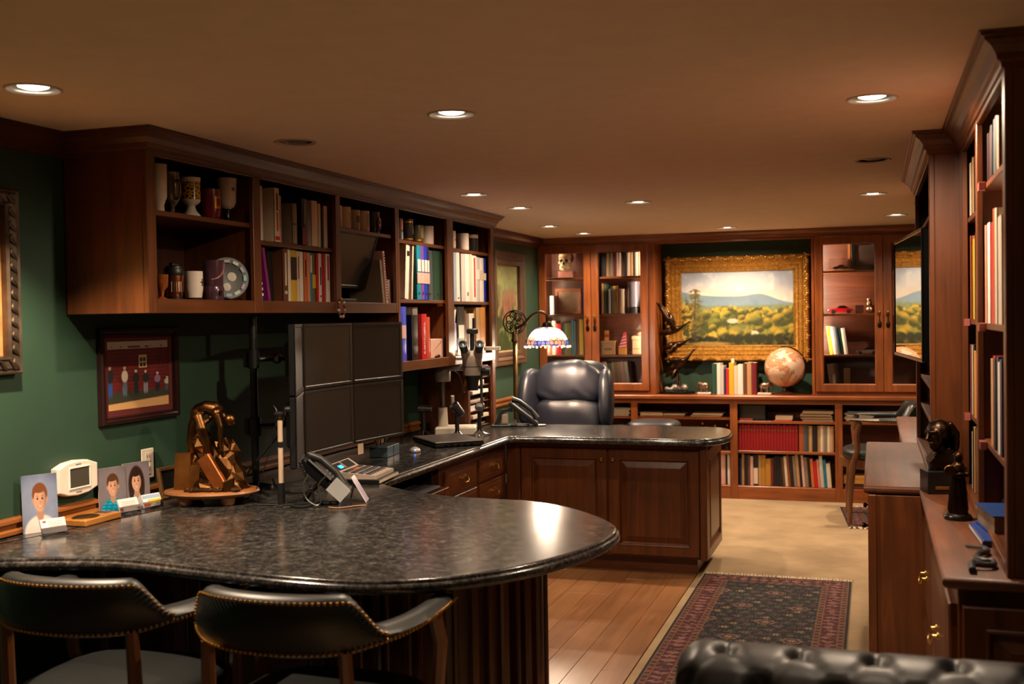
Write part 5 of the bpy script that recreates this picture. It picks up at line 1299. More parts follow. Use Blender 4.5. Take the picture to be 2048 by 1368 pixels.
put(B().box(-2.47, -2.27, 4.72, 5.30, .6845, .706, .004), 'case', M_BLACK, kb)
put(B().box(-2.27, -2.17, 4.80, 5.34, .6845, .702, .008), 'wrist_rest', plain((74, 72, 76), .8), kb)
for i_ in range(5):
    for j_ in range(16): put(B().box(-2.46 + i_ * .036, -2.43 + i_ * .036, 4.735 + j_ * .0345, 4.763 + j_ * .0345, .705, .713, .002), 'key', plain((34, 34, 36), .4), kb)
for i_ in range(5): put(B().box(-2.4325 + i_ * .036, -2.4315 + i_ * .036, 4.74, 5.28, .7065, .708), 'key_gap_strip', plain((150, 145, 140), .5), kb)  # pale strips between the key rows

# ================================================================ microscope corner
GREYP = plain((150, 138, 126), .4); IVORY = plain((198, 186, 168), .45)
mi = root('stereo_microscope', 'grey stereo microscope with black eyepieces on a boom stand', 'microscope', (-2.56, 6.52, CT), .319)
put(B().box(-.10, .13, -.09, .10, 0, .045, .006), 'base', IVORY, mi, True)
put(B().cyl((-.06, .02, .045), (-.06, .02, .15), .030, .026), 'base_column', IVORY, mi, True)
put(B().cyl((-.06, .02, .15), (-.06, .02, .46), .013), 'pillar', M_CHROME, mi, True)
put(B().lathe([(.046, .30), (.048, .31), (.048, .44), (.04, .45)], (-.06, .02, 0), 20, cap0=True, cap1=True), 'pillar_block', GREYP, mi, True)
put(B().box(-.05, .13, .005, .035, .36, .395, .005), 'boom_arm', GREYP, mi, True)
hd = Matrix.Translation((.115, -.03, .25)) @ Matrix.Rotation(0, 4, 'X')
put(B().lathe([(.030, .0), (.034, .05), (.046, .075), (.046, .085)], n=24, cap0=True).tf(hd), 'objective', M_BLACK, mi, True)
put(B().lathe([(.040, -.022), (.046, -.022), (.047, -.004), (.040, -.002)], n=28, cap0=True).tf(hd), 'ring_light', IVORY, mi, True)
put(B().lathe([(.050, .085), (.052, .09), (.052, .135), (.056, .15), (.058, .19), (.048, .215), (.03, .225)], n=28, cap0=True, cap1=True).tf(hd), 'head', GREYP, mi, True)
put(B().lathe([(.0525, .133), (.0535, .137)], n=28).tf(hd), 'head_seam', M_BLACK, mi, True)
put(B().cyl((.0, -.01, .16), (.0, -.035, .22), .010), 'nose_ridge', plain((200, 190, 178), .3), mi, True); mi.children[-1].location = (.115, -.045, .25)
for s in (-1, 1):
    a0 = Vector((.115 + s * .030, -.045, .44)); d = Vector((s * .14, -.72, .62)).normalized()
    tb = put(B().cyl(a0, a0 + d * .06, .030, .026), 'tube', GREYP, mi, True)
    put(B().cyl(a0 + d * .058, a0 + d * .112, .023, .025), 'eyepiece', M_BLACK, tb, True)
    put(B().lathe([(.0255, 0), (.027, .004), (.026, .010), (.016, .011)], n=20).basis(a0 + d * .11, (1, 0, 0), d.cross(Vector((1, 0, 0))), d), 'eyecup', M_BLACK, tb, True)
    put(B().lathe([(.011, 0), (.001, .002)], n=20).basis(a0 + d * .117, (1, 0, 0), d.cross(Vector((1, 0, 0))), d), 'lens', plain((60, 74, 84), .08, coat=1), tb, True)
put(B().cyl((.115, .01, .44), (.115, .01, .57), .014).box(.085, .15, -.02, .03, .57, .60, .006).cyl((.125, .02, .60), (.125, .02, .66), .008), 'camera_port', M_BLACK, mi, True)
put(B().cyl((.17, -.03, .36), (.215, -.03, .36), .028), 'focus_knob', M_BLACK, mi, True)
put(B().cyl((.165, -.02, .10), (.165, -.02, .42), .008), 'rack_rod', M_STEEL, mi, True)
put(B().cyl((.02, -.05, .43), (.07, -.05, .43), .008), 'light_tube', M_CHROME, mi, True)
put(B().tube(catmull([(.02, -.05, .42), (.0, -.06, .38), (.04, -.06, .34), (.065, -.06, .26), (.07, -.05, .24)], 6), .003, 6), 'light_cable', M_STEEL, mi, True)
mi.scale = (1.12, 1.12, 1.12)
def mini_light(lab, x, y, h_, ang, hr, rz=.319):
    t = root('tripod_light', lab, 'lamp', (x, y, CT), rz, 'small black tripod lights on the desk')
    for a in (.5, 2.6, 4.7):
        l = put(B().tube([(0, 0, .05), (.035 * math.cos(a), .035 * math.sin(a), .012), (.075 * math.cos(a), .075 * math.sin(a), .004)], .004, 6), 'leg', M_CHROME, t, True)
    put(B().cyl((0, 0, .03), (0, 0, h_), .014, .012), 'post', M_BLACK, t, True)
    d = Vector(ang).normalized(); c = Vector((0, 0, h_ + .02)); e = Vector((0, 1, 0)); e = (e - d * e.dot(d)).normalized()
    put(B().lathe([(hr * .5, -.055), (hr * .8, -.05), (hr, .03), (hr, .035), (hr * .86, .036), (hr * .8, .028), (.001, .027)], n=20, cap0=True).basis(c, e, d.cross(e), d), 'lamp_head', plain((46, 42, 42), .35), t, True)
    put(B().lathe([(hr * .8, .028), (.001, .031)], n=20).basis(c, e, d.cross(e), d), 'reflector', M_STEEL, t, True)
mini_light('tripod light lying horizontally beside the microscope pillar', -2.70, 6.36, .155, (-1, -.2, .06), .026)
mini_light('tripod light tilted up in front of the microscope base', -2.46, 6.33, .16, (-.55, -.35, .75), .030)
mini_light('tripod light facing the camera right of the microscope base', -2.36, 6.46, .16, (.12, -1, .1), .030)
single(B().tube(catmull([(-2.84, 5.75, CT + .005), (-2.78, 5.9, CT + .02), (-2.83, 6.05, CT + .006), (-2.76, 6.15, CT + .03), (-2.82, 6.3, CT + .006), (-2.77, 6.45, CT + .01)], 6), .006, 6), 'cable_bundle', M_BLACK, 'black cable bundle lying along the wall behind the laptop', 'cable')
single(B().box(-2.75, -2.71, 5.74, 5.80, CT, CT + .07, .006), 'power_adapter', plain((150, 110, 66), .5), 'small tan adapter standing by the wall behind the laptop', 'adapter')
for k_, (lab_, pts_) in enumerate((('black cable looping from the stand foot to the telephone', [(-2.56, 4.30, .87), (-2.46, 4.18, .85), (-2.36, 4.12, .846), (-2.28, 4.16, .846), (-2.22, 4.05, .846), (-2.18, 3.98, .846)]), ('black cable lying behind the bronze sculpture', [(-2.78, 4.05, .846), (-2.70, 4.16, .85), (-2.60, 4.12, .846), (-2.50, 4.10, .85), (-2.42, 4.04, .846)]), ('black cable hanging down beside the stand pole', [(-2.47, 4.30, 1.22), (-2.48, 4.25, 1.10), (-2.55, 4.17, .98), (-2.62, 4.12, .88), (-2.72, 4.14, .85), (-2.78, 4.22, .846)]))):
    single(B().tube(catmull(pts_, 6), .005, 6), 'cable', M_BLACK, lab_, 'cable', 'black cables around the monitor stand')
# second telephone at the far corner
p2 = root('desk_telephone', 'black desk telephone on a stand at the far desk corner', 'telephone', (-2.33, 7.08, CT), .319)
put(B().box(-.16, .10, -.05, .05, 0, .012, .004), 'foot', M_BLACK, p2, True)
q = B(); q.rings([[(x, y, z) for x, z in ((-.14, .01), (-.10, .10), (-.085, .115), (-.02, .12), (-.01, .10), (-.05, .10), (-.075, .09), (-.10, .02))] for y in (-.04, .04)]); put(q, 'stand', M_BLACK, p2, True)
put(B().box(-.09, -.045, -.041, .041, .02, .085, .004), 'card_window', plain((150, 132, 112), .6), p2, True)
T = Matrix.Translation((.06, 0, .085)) @ Matrix.Rotation(math.radians(38), 4, 'Y')
put(B().box(-.12, .12, -.06, .06, -.015, .012, .006).tf(T), 'body', M_BLACK, p2, True)
put(B().tube([(-.12, -.03, .03), (-.07, -.03, .05), (.03, -.03, .05), (.09, -.03, .03)], [.022, .015, .015, .022], 10).tf(T), 'handset', M_BLACK, p2, True)
put(B().cyl((-.005, -.052, .03), (-.005, -.062, .03), .022), 'speaker_knob', M_CHROME, p2, True)
put(B().box(.12, .21, -.05, -.01, 0.0, .012, .004), 'base_plate', M_STEEL, p2, True)

# ================================================================ floor lamp with stained glass shade
BR = metal((96, 76, 48), .4, .3)
la = root('floor_lamp', 'antique brass floor lamp with stained glass shade', 'lamp', (-2.49, 7.60, 0))
put(B().lathe([(.15, 0), (.15, .012), (.10, .03), (.03, .05), (.018, .08)], (-2.49, 7.60, 0), 28, cap0=True, cap1=True), 'base', BR, la)
put(B().cyl((-2.49, 7.60, .06), (-2.49, 7.60, 1.42), .020, .017), 'pole', BR, la)
put(B().lathe([(.026, 1.40), (.028, 1.415), (.02, 1.43), (.022, 1.45), (.012, 1.48)], (-2.49, 7.60, 0), 16), 'collar', BR, la)
sc_ = B()
for k in range(7):
    a = k * .898; c = Vector((-2.49 + .042 * math.cos(a), 7.60, 1.545 + .048 * math.sin(a)))
    sc_.tube([c + Vector((.026 * math.cos(t_), .008 * math.sin(2 * t_), .030 * math.sin(t_))) for t_ in np.linspace(0, 6.28, 13)], .005, 6)
sc_.tube([(-2.49 + .088 * math.cos(t_), 7.60, 1.545 + .085 * math.sin(t_)) for t_ in np.linspace(-1.4, 4.6, 22)], .005, 6)
put(sc_, 'scroll_ornament', metal((70, 54, 36), .45), la)
put(B().tube(catmull([(-2.48, 7.60, 1.50), (-2.42, 7.60, 1.53), (-2.36, 7.60, 1.59), (-2.30, 7.60, 1.615), (-2.25, 7.60, 1.60), (-2.243, 7.60, 1.56), (-2.243, 7.60, 1.535)], 5), .011, 8), 'arm', metal((70, 54, 36), .45), la)
put(B().lathe([(.012, 1.55), (.03, 1.54), (.036, 1.52), (.05, 1.505)], (-2.243, 7.60, 0), 20), 'shade_cap', metal((50, 40, 30), .45), la)
def shade_mat(c, s):
    key = ('s', c, s)
    if key in _mc: return _mc[key]
    m, nt, N, L, b = new_mat('stained_glass')
    b.inputs['Base Color'].default_value = (*c, 1); b.inputs['Roughness'].default_value = .35
    b.inputs['Emission Color'].default_value = (*c, 1); b.inputs['Emission Strength'].default_value = s
    _mc[key] = m
    return m
SHC = (-2.243, 7.60, 1.375)
prof = [(.050, .130), (.085, .118), (.112, .095), (.133, .066), (.148, .036), (.158, .008), (.162, -.004)]
leads = B(); ns = 16
for i in range(len(prof) - 1):
    for k in range(ns):
        a0, a1 = 2 * math.pi * (k + .02) / ns, 2 * math.pi * (k + .98) / ns
        (r0, z0), (r1, z1) = prof[i], prof[i + 1]
        am = (a0 + a1) / 2
        P = [(r0 * math.cos(a0), r0 * math.sin(a0), z0), (r0 * math.cos(a1), r0 * math.sin(a1), z0), (r1 * math.cos(a1), r1 * math.sin(a1), z1), (r1 * math.cos(am) * 1.01, r1 * math.sin(am) * 1.01, z1 - .001), (r1 * math.cos(a0), r1 * math.sin(a0), z1)]
        q = B().add([(x + SHC[0], y + SHC[1], z + SHC[2]) for x, y, z in P] + [(x * .985 + SHC[0], y * .985 + SHC[1], z - .001 + SHC[2]) for x, y, z in P], [(0, 1, 2, 3, 4), (9, 8, 7, 6, 5)] + [(j, (j + 1) % 5, 5 + (j + 1) % 5, 5 + j) for j in range(5)])
        c, s = (1, .80, .56), 4.2
        if i == 0: c, s = ((.9, .55, .2), 2.5) if k % 2 else ((.25, .3, .65), 1.2)
        if i == 3 and k % 4 in (1, 2): c, s = ((.95, .55, .35), 1.3)
        if i == 4: c, s = ((.22, .24, .70), .55) if k % 4 in (0, 3) else ((.85, .30, .20), .9)
        if i == 5: c, s = ((.20, .18, .55), .4) if k % 2 else ((.75, .55, .40), .8)
        put(q, 'glass_panel', shade_mat(c, s), la)
for k in range(ns):
    a = 2 * math.pi * k / ns
    leads.tube([(SHC[0] + r * 1.002 * math.cos(a), SHC[1] + r * 1.002 * math.sin(a), SHC[2] + z) for r, z in prof], .0018, 4)
    leads.tube([(SHC[0] + .156 * math.cos(a + .2 * math.cos(t_)), SHC[1] + .156 * math.sin(a + .2 * math.cos(t_)), SHC[2] + .018 + .03 * math.sin(t_)) for t_ in np.linspace(-.6, 3.7, 10)], .0025, 4)
for i in (1, 4, 5, 6): leads.tube([(SHC[0] + prof[i][0] * 1.002 * math.cos(a), SHC[1] + prof[i][0] * 1.002 * math.sin(a), SHC[2] + prof[i][1]) for a in np.linspace(0, 6.283, 33)], .0018, 4)
put(leads, 'lead_lines', plain((30, 24, 20), .5), la)
for k in range(16):
    a = 2 * math.pi * (k + .5) / 16; put(B().ball((SHC[0] + .163 * math.cos(a), SHC[1] + .163 * math.sin(a), SHC[2] - .010), .009, 8, 6), 'glass_bead', shade_mat((1, .75, .55), 1.6), la)
put(B().ball((SHC[0], SHC[1], SHC[2] + .06), .03), 'bulb', glow((1, .85, .65), 20), la)
pl_ = D.lights.new('bulb_light', 'POINT'); pl_.energy = 34; pl_.color = WARM; pl_.shadow_soft_size = .05
po = D.objects.new('lamp', pl_); COL.objects.link(po); po.parent = la; po.location = (SHC[0] + 2.49, 0, SHC[2] - .01)

# ================================================================ leather reclining chair
LB = leather((27, 29, 38), .40)
rc = root('reclining_chair', 'large dark blue leather reclining chair behind the peninsula', 'chair', (-2.21, 8.0, 0))
def pillow(b, c, s, e=.5, M=None, nu=22, nv=14):
    """super-ellipsoid cushion"""
    f = lambda x, p: math.copysign(abs(x) ** p, x)
    vs, fs = [], []
    for i in range(nv + 1):
        t = -math.pi / 2 + math.pi * i / nv
        for j in range(nu):
            a = 2 * math.pi * j / nu
            p = Vector((s[0] * f(math.cos(t), e) * f(math.cos(a), e), s[1] * f(math.cos(t), e) * f(math.sin(a), e), s[2] * f(math.sin(t), e)))
            if M is not None: p = M @ p
            vs.append((p.x + c[0], p.y + c[1], p.z + c[2]))
    for i in range(nv):
        for j in range(nu): fs.append((i * nu + j, i * nu + (j + 1) % nu, (i + 1) * nu + (j + 1) % nu, (i + 1) * nu + j))
    b.smooth = True
    return b.add(vs, fs)
RX = lambda a: Matrix.Rotation(a, 3, 'X'); RZ = lambda a: Matrix.Rotation(a, 3, 'Z')
put(pillow(B(), (-2.21, 8.20, .88), (.30, .09, .36), .45, RX(-.16)), 'back_shell', LB, rc)
hp = pillow(B(), (-2.21, 8.06, 1.085), (.270, .105, .165), .68, RX(-.12), 56, 30)
hp.v = [(x, y + .006 * math.sin((x + 2.21) * 38 + 3 * math.sin(z * 25)) * max(0, 1 - abs(z - 1.02) / .12) + .005 * math.sin((x + 2.21) * 70) * max(0, (z - 1.10) * 8), z + .006 * math.sin((x + 2.21) * 22) - .5 * (x + 2.21) ** 2) for x, y, z in hp.v]
put(hp, 'head_cushion', LB, rc)
lc = pillow(B(), (-2.21, 8.03, .775), (.262, .10, .185), .5, RX(-.10), 56, 30)
lc.v = [(x, y - .007 * math.sin((x + 2.21) * 42 + (z - .78) * 22 + 2 * math.sin(x * 17)) * max(0, min(1, (z - .66) * 6)), z) for x, y, z in lc.v]
put(lc, 'lumbar_cushion', LB, rc)
for s in (-1, 1):
    put(pillow(B(), (-2.21 + s * .295, 8.03, .96), (.060, .17, .225), .72, RZ(s * .22) @ RX(-.22)), 'wing', LB, rc)
    put(pillow(B(), (-2.21 + s * .40, 7.78, .60), (.095, .32, .175), .45), 'arm', LB, rc)
put(pillow(B(), (-2.21, 7.76, .46), (.30, .33, .10), .4), 'seat_cushion', LB, rc)
put(B().box(-2.56, -1.86, 7.50, 8.15, .14, .40, .03), 'frame', LB, rc)
put(B().lathe([(.28, 0), (.28, .03), (.10, .06), (.06, .14)], (-2.21, 7.84, 0), 24, cap0=True, cap1=True), 'swivel_base', M_BLACK, rc)
for k in range(5): put(B().ball((-2.21 + (-.19, -.095, 0, .095, .19)[k], 7.985 + .004 * k, 1.145), .008, 8, 6), 'tuft_button', LB, rc)
ot = root('leather_ottoman', 'low dark blue leather ottoman beyond the peninsula', 'ottoman', (-1.62, 8.35, 0))
put(pillow(B(), (-1.62, 8.35, .70), (.20, .20, .075), .5), 'cushion', LB, ot)
put(B().box(-1.78, -1.46, 8.19, 8.51, .12, .64, .02), 'frame', LB, ot)
for sx in (-1, 1):
    for sy in (-1, 1): put(B().cyl((-1.62 + sx * .13, 8.35 + sy * .13, 0), (-1.62 + sx * .13, 8.35 + sy * .13, .13), .018, .024), 'leg', M_WZ, ot)

# ================================================================ nail-trimmed leather armchairs
LK = leather((22, 24, 23), .42); WC = wood('z', (70, 38, 18), (128, 76, 38), .4)
def band(b, n=41):
    """curved back and arms: plan curve, with height profile"""
    pl_ = catmull([(-.285, .21), (-.287, .09), (-.278, -.05), (-.240, -.17), (-.15, -.255), (0, -.285), (.15, -.255), (.240, -.17), (.278, -.05), (.287, .09), (.285, .21)], 8)
    res = []
    m_ = len(pl_)
    for i, (x, y) in enumerate(pl_):
        s = abs(2 * i / (m_ - 1) - 1)                # 0 back centre .. 1 arm tip
        dx = pl_[min(i + 1, m_ - 1)][0] - pl_[max(i - 1, 0)][0]; dy = pl_[min(i + 1, m_ - 1)][1] - pl_[max(i - 1, 0)][1]
        l = math.hypot(dx, dy); nx, ny = dy / l, -dx / l
        t = 0 if s < .27 else 1 if s > .43 else (s - .27) / .16
        t = t * t * (3 - 2 * t)
        top = .885 * (1 - t) + .795 * t + .006 * math.cos(s * 4); bot = .735 + .025 * s * s + .01 * t
        th = .030 * (1 - t) + .040 * t
        res.append((x, y, nx, ny, top, bot, th, t))
    return res
def nail_chair(loc, rz, lab):
    t = root('captain_chair', lab, 'chair', loc, rz, 'leather captain chairs with brass nail trim')
    R = band(None); rings_ = []
    for x, y, nx, ny, top, bot, th, t_ in R:
        rg = []
        for o, z in ((-1, bot + .006), (-.8, bot), (.6, bot), (.9, bot + .006), (1.0, (bot + top) / 2), (.9 + .25 * (1 - t_), top - .018), (.55, top - .003), (0, top), (-.6, top - .004), (-1, top - .02)):
            rg.append((x + nx * th * o, y + ny * th * o, z))
        rings_.append(rg)
    b = B(); b.smooth = True; b.rings(rings_); put(b, 'back_and_arms', LK, t, True, sharp=1.2)
    nb_ = B()
    def path_nails(pts, sp=.0150):
        acc = 0.0
        for p, q in zip(pts[:-1], pts[1:]):
            p, q = Vector(p), Vector(q); L_ = (q - p).length
            while acc < L_: nb_.ball(tuple(p + (q - p) * (acc / L_)), .0048, 6, 4); acc += sp
            acc -= L_
    path_nails([(x + nx * th * .97, y + ny * th * .97, bot + .010) for x, y, nx, ny, top, bot, th, t_ in R])
    up = [(x + nx * th * (1.0 + .1 * (1 - t_)), y + ny * th * (1.0 + .1 * (1 - t_)), top - .016) for x, y, nx, ny, top, bot, th, t_ in R if t_ < .999]
    path_nails(up)
    for e in (0, -1):
        x, y, nx, ny, top, bot, th, t_ = [r for r in R if r[7] < .999][e]
        path_nails([(x + nx * th * 1.05, y + ny * th * 1.05, top - .016), (x + nx * th * 1.03, y + ny * th * 1.03, bot + .010)])
    o = put(nb_, 'nail_trim', metal((190, 140, 66), .35, .1), t, True); o['kind'] = 'stuff'
    put(pillow(B(), (0, .0, .505), (.270, .26, .05), .6), 'seat', LK, t, True)
    put(B().lathe([(.255, .40), (.275, .41), (.275, .47), (.26, .475)], n=32, cap0=True, cap1=True), 'seat_frame', WC, t, True)
    for s in (-1, 1):
        put(B().tube([(s * .20, -.245, .745), (s * .205, -.235, .5), (s * .215, -.25, .25), (s * .225, -.28, .0)], [.018, .021, .020, .016], 8), 'leg', WC, t, True)
        put(B().tube([(s * .280, .14, .76), (s * .290, .165, .66), (s * .285, .155, .55), (s * .265, .19, .44), (s * .25, .21, .2), (s * .25, .215, 0)], [.020, .022, .020, .024, .021, .015], 8), 'leg', WC, t, True)
    put(B().box(-.23, .23, -.275, -.25, .16, .19, .004), 'stretcher', WC, t, True)
    return t
nc = nail_chair((-1.465, 2.70, 0), .0, 'dark leather armchair with nail trim, centre foreground')
dup(nc, (-2.125, 2.70, 0), .06, 'dark leather armchair with nail trim, cut off at the left edge')
dup(nc, (.02, 8.72, .012), 1.62, 'dark leather armchair with nail trim beside the far bookcase')

# ================================================================ tufted leather sofa in the foreground
so = root('tufted_sofa', 'black tufted leather sofa back at the bottom right corner', 'sofa', (.15, 2.15, 0))
LS = leather((18, 18, 18), .44)
nu_, nv_ = 150, 60; x0_, x1_ = -.405, .68
prof_ = catmull([(2.30, .42), (2.275, .55), (2.255, .68), (2.245, .76), (2.265, .83), (2.32, .862), (2.385, .868), (2.44, .845), (2.465, .79), (2.46, .70), (2.455, .30)], 6)
pp = np.array(prof_); seg = np.r_[0, np.cumsum(np.hypot(*np.diff(pp, axis=0).T))]; tt = np.linspace(0, seg[-1], nv_ + 1)
py = np.interp(tt, seg, pp[:, 0]); pz = np.interp(tt, seg, pp[:, 1])
b = B(); vs_ = []
for i in range(nv_ + 1):
    ty, tz = py[min(i + 1, nv_)] - py[max(i - 1, 0)], pz[min(i + 1, nv_)] - pz[max(i - 1, 0)]
    l = math.hypot(ty, tz); ny_, nz_ = -tz / l, ty / l
    for j in range(nu_ + 1):
        x = x0_ + (x1_ - x0_) * j / nu_; s_ = tt[i]; edge = min(x - x0_, x1_ - x)
        dep = 0.0; a = .152; c_ = .12
        if s_ < .60:
            for k in range(-1, 9):
                for m_ in range(0, 6):
                    cx, cs = x0_ + .10 + a * (k + .5 * (m_ % 2)), .50 - c_ * m_ + .02
                    dep += .030 * math.exp(-(((x - cx) / .022) ** 2 + ((s_ - cs) / .022) ** 2))
            # pleats between the buttons and over the top roll
            u_ = ((x - x0_ - .10) / a) % 1.0; w_ = max(0.0, 1 - abs(((s_ - .52) / .16))) if s_ > .50 else 0
            dep += .010 * math.exp(-((min(u_, 1 - u_) * a) / .012) ** 2) * (1 if s_ > .50 else 0) * (1 - max(0, s_ - .5) / .11)
            d1 = abs((((x - x0_ - .10) / a + (s_ - .52) / (2 * c_)) % 1.0) - .5); d2 = abs((((x - x0_ - .10) / a - (s_ - .52) / (2 * c_)) % 1.0) - .5)
            if s_ <= .52: dep += .006 * (math.exp(-((.5 - d1) * a / .010) ** 2) + math.exp(-((.5 - d2) * a / .010) ** 2))
        rnd = .03 * (1 - min(1, edge / .05)) ** 2
        vs_.append((x, py[i] - ny_ * 0 + (-1) * (-dep) * (0 if False else 1) * (-ny_) * -1 if False else py[i] + ny_ * (-dep - rnd), pz[i] + nz_ * (-dep - rnd)))
b.v = vs_; b.f = [(i * (nu_ + 1) + j, i * (nu_ + 1) + j + 1, (i + 1) * (nu_ + 1) + j + 1, (i + 1) * (nu_ + 1) + j) for i in range(nv_) for j in range(nu_)]; b.m = [0] * len(b.f); b.smooth = True
put(b, 'tufted_back', LS, so, sharp=2.0)
put(B().box(x0_ + .02, x1_ - .01, 2.30, 2.43, .10, .80, .03), 'back_frame', LS, so)
bt = B()
put(pillow(B(), (.14, 1.95, .40), (.47, .34, .07), .3), 'seat_cushion', LS, so)
put(B().box(-.38, .66, 1.62, 2.36, .10, .34, .02), 'base', LS, so)
for s, xx in ((-1, -.37), (1, .63)): put(pillow(B(), (xx, 1.95, .47), (.06, .36, .10), .5), 'arm', LS, so)
for k in range(7):
    cx = x0_ + .10 + .152 * k
    if cx < x1_ - .03: put(B().ball((cx, 2.278, .815), (.010, .006, .010), 10, 6), 'tuft_button', LS, so)
for sx in (-.34, .60):
    for sy in (1.68, 2.38): put(B().cyl((sx, sy, 0), (sx, sy, .10), .022, .03), 'foot', M_DWZ, so)

# ================================================================ rugs
def rug_fn(nxm, nym):
    def fn(u, v):
        W_, L_ = nxm, nym; x = u * W_; y = v * L_; d = np.minimum(np.minimum(x, W_ - x), np.minimum(y, L_ - y))
        n = fbm(u, v * L_ / W_, 40, 81, 1, 2); img = np.zeros(u.shape + (3,)) + C3(16, 16, 26)
        # field flowers
        cell = .074; gx = x / cell; gy = y / cell; odd = (np.floor(gy).astype(int) % 2) * .5
        fx = (gx + odd) % 1 - .5; fy = gy % 1 - .5; r = np.hypot(fx, fy); th_ = np.arctan2(fy, fx); idx = (np.floor(gx + odd) * 7 + np.floor(gy) * 13).astype(int) % 5
        pet = r < (.20 + .075 * np.cos(6 * th_) + .03 * (idx - 2))
        pal = np.array([(150, 112, 88), (120, 60, 56), (96, 92, 66), (164, 130, 96), (110, 80, 84)]) / 255
        img = np.where(pet[..., None], pal[idx], img); img = np.where((r < .08)[..., None], C3(90, 26, 30), img)
        img = np.where(((np.abs(r - .36) < .035) & (np.cos(3 * th_ + idx) > .1))[..., None], C3(112, 96, 70), img)
        stem = (np.abs(np.sin(x * 34 + 2.5 * np.sin(y * 19))) < .10) & ~pet; img = np.where(stem[..., None], C3(86, 74, 52), img)
        bx = 1.9 * cell; Gx = (x / .30 + (np.floor(y / .30).astype(int) % 2) * .5) % 1 - .5; Gy = (y / .30) % 1 - .5; R_ = np.hypot(Gx * 1.0, Gy * 1.25); T_ = np.arctan2(Gy, Gx)
        img = np.where((R_ < .17 + .02 * np.cos(8 * T_))[..., None], C3(138, 96, 76), img); img = np.where((R_ < .12)[..., None], C3(26, 22, 34), img); img = np.where((R_ < .07 + .02 * np.cos(6 * T_))[..., None], C3(160, 120, 90), img)
        # borders
        t_ = np.where(np.minimum(x, W_ - x) < np.minimum(y, L_ - y), y, x)
        b1 = d < .155; img = np.where(b1[..., None], C3(92, 22, 26), img)
        bm = b1 & (np.abs(np.sin(t_ * 52)) * .5 + np.abs((d - .085) * 14) < .62) & (n > .42); img = np.where(bm[..., None], C3(150, 96, 84), img)
        bm2 = b1 & (np.abs(np.sin(t_ * 52 + 1.57)) < .25) & (np.abs(d - .085) < .035); img = np.where(bm2[..., None], C3(40, 26, 36), img)
        for c_ in (.028, .142):
            g_ = np.abs(d - c_) < .017; img = np.where(g_[..., None], C3(132, 82, 58), img); zz = g_ & (np.sin(t_ * 120) > .2) & (np.abs(d - c_) < .010); img = np.where(zz[..., None], C3(52, 26, 30), img)
        img = np.where((d < .010)[..., None], C3(20, 16, 24), img)
        return img * (.58 + .30 * n)[..., None]
    return fn
def rug_mat():
    m = painted(.95, 'wool', .0001); return m
RUGM = painted(.96, 'wool', 1e-6)
def rug(lab, cx, cy, W_, L_, rz, nx, ny, fringe_end):
    t = root('oriental_rug', lab, 'rug', (cx, cy, 0), rz)
    ink_grid('pile', W_, L_, nx, ny, rug_fn(W_, L_), RUGM, ((0, -L_ / 2, .0105), (1, 0, 0), (0, 1, 0), (0, 0, 1)), None).parent = t
    put(B().box(-W_ / 2, W_ / 2, -L_ / 2, L_ / 2, .0005, .0102, .002), 'backing', plain((40, 22, 24), .95), t, True)
    fr = B(); rr = random.Random(4)
    for e in (-1, 1):
        k = int(W_ / .011)
        for i in range(k):
            x = -W_ / 2 + W_ * (i + .5) / k; y = e * L_ / 2; a = rr.uniform(-.02, .02); ln = rr.uniform(.035, .06)
            fr.tube([(x, y, .007), (x + a * .4, y + e * ln * .5, .010 + rr.uniform(0, .006)), (x + a, y + e * ln, .004)], [.004, .0035, .002], 4)
    o = put(fr, 'fringe', plain((206, 186, 160), .95), t, True); o['kind'] = 'stuff'
    return t
rug('dark floral runner rug with red border on the beige carpet', -.561, 5.17, .85, 2.93, 0, 220, 740, 1)
rug('small dark rug under the far leather armchair', .08, 8.80, .62, .86, .10, 90, 120, 1)

# ================================================================ landscape in the niche
GOLDF = None
def gold_leaf():
    m, nt, N, L, b = new_mat('gold_leaf'); v = coords(N, L)
    f = noise(N, L, v, 45, 6, .65)
    r = ramp(N, [(.35, lin((156, 106, 40))), (.6, lin((206, 152, 66))), (.75, lin((232, 186, 100)))]); L.new(f, r.inputs[0]); L.new(r.outputs[0], b.inputs['Base Color'])
    b.inputs['Metallic'].default_value = .7; b.inputs['Roughness'].default_value = .34
    bump(N, L, b, noise(N, L, v, 70, 4, .6), .35, .005)
    return m
GOLDF = gold_leaf()
lpz = picture('landscape_painting', 'large valley landscape painting in a wide carved gold frame', (-1.155, WF - .003, 1.163), 'far', 1.258, .934, [(0, 0), (0, .05), (.008, .075), (.020, .085), (.034, .080), (.044, .062), (.052, .060), (.062, .066), (.074, .050), (.090, .046), (.096, .050), (.104, .040), (.122, .034), (.128, .038), (.136, .028), (.142, .012)], GOLDF, landscape, 240, 160)
orn = B(); rr = random.Random(2)
for (x0, z0, x1, z1) in ((-1.784, 1.163, -.526, 1.163), (-1.784, 2.097, -.526, 2.097), (-1.784, 1.163, -1.784, 2.097), (-.526, 1.163, -.526, 2.097)):
    L_ = math.hypot(x1 - x0, z1 - z0); k = int(L_ / .020)
    inx = .024 if x0 < -1.5 and x0 == x1 else (-.024 if x0 == x1 else 0); inz = .024 if z0 < 1.5 and z0 == z1 else (-.024 if z0 == z1 else 0)
    for i in range(k + 1):
        f = i / k; orn.ball((x0 + (x1 - x0) * f + inx * (1 + .5 * math.sin(i)), WF - .003 - .083, z0 + (z1 - z0) * f + inz * (1 + .5 * math.sin(i))), (.010 + .003 * (i % 3), .006, .009), 6, 4)
o = put(orn, 'carved_ornament', GOLDF, lpz); o['kind'] = 'stuff'

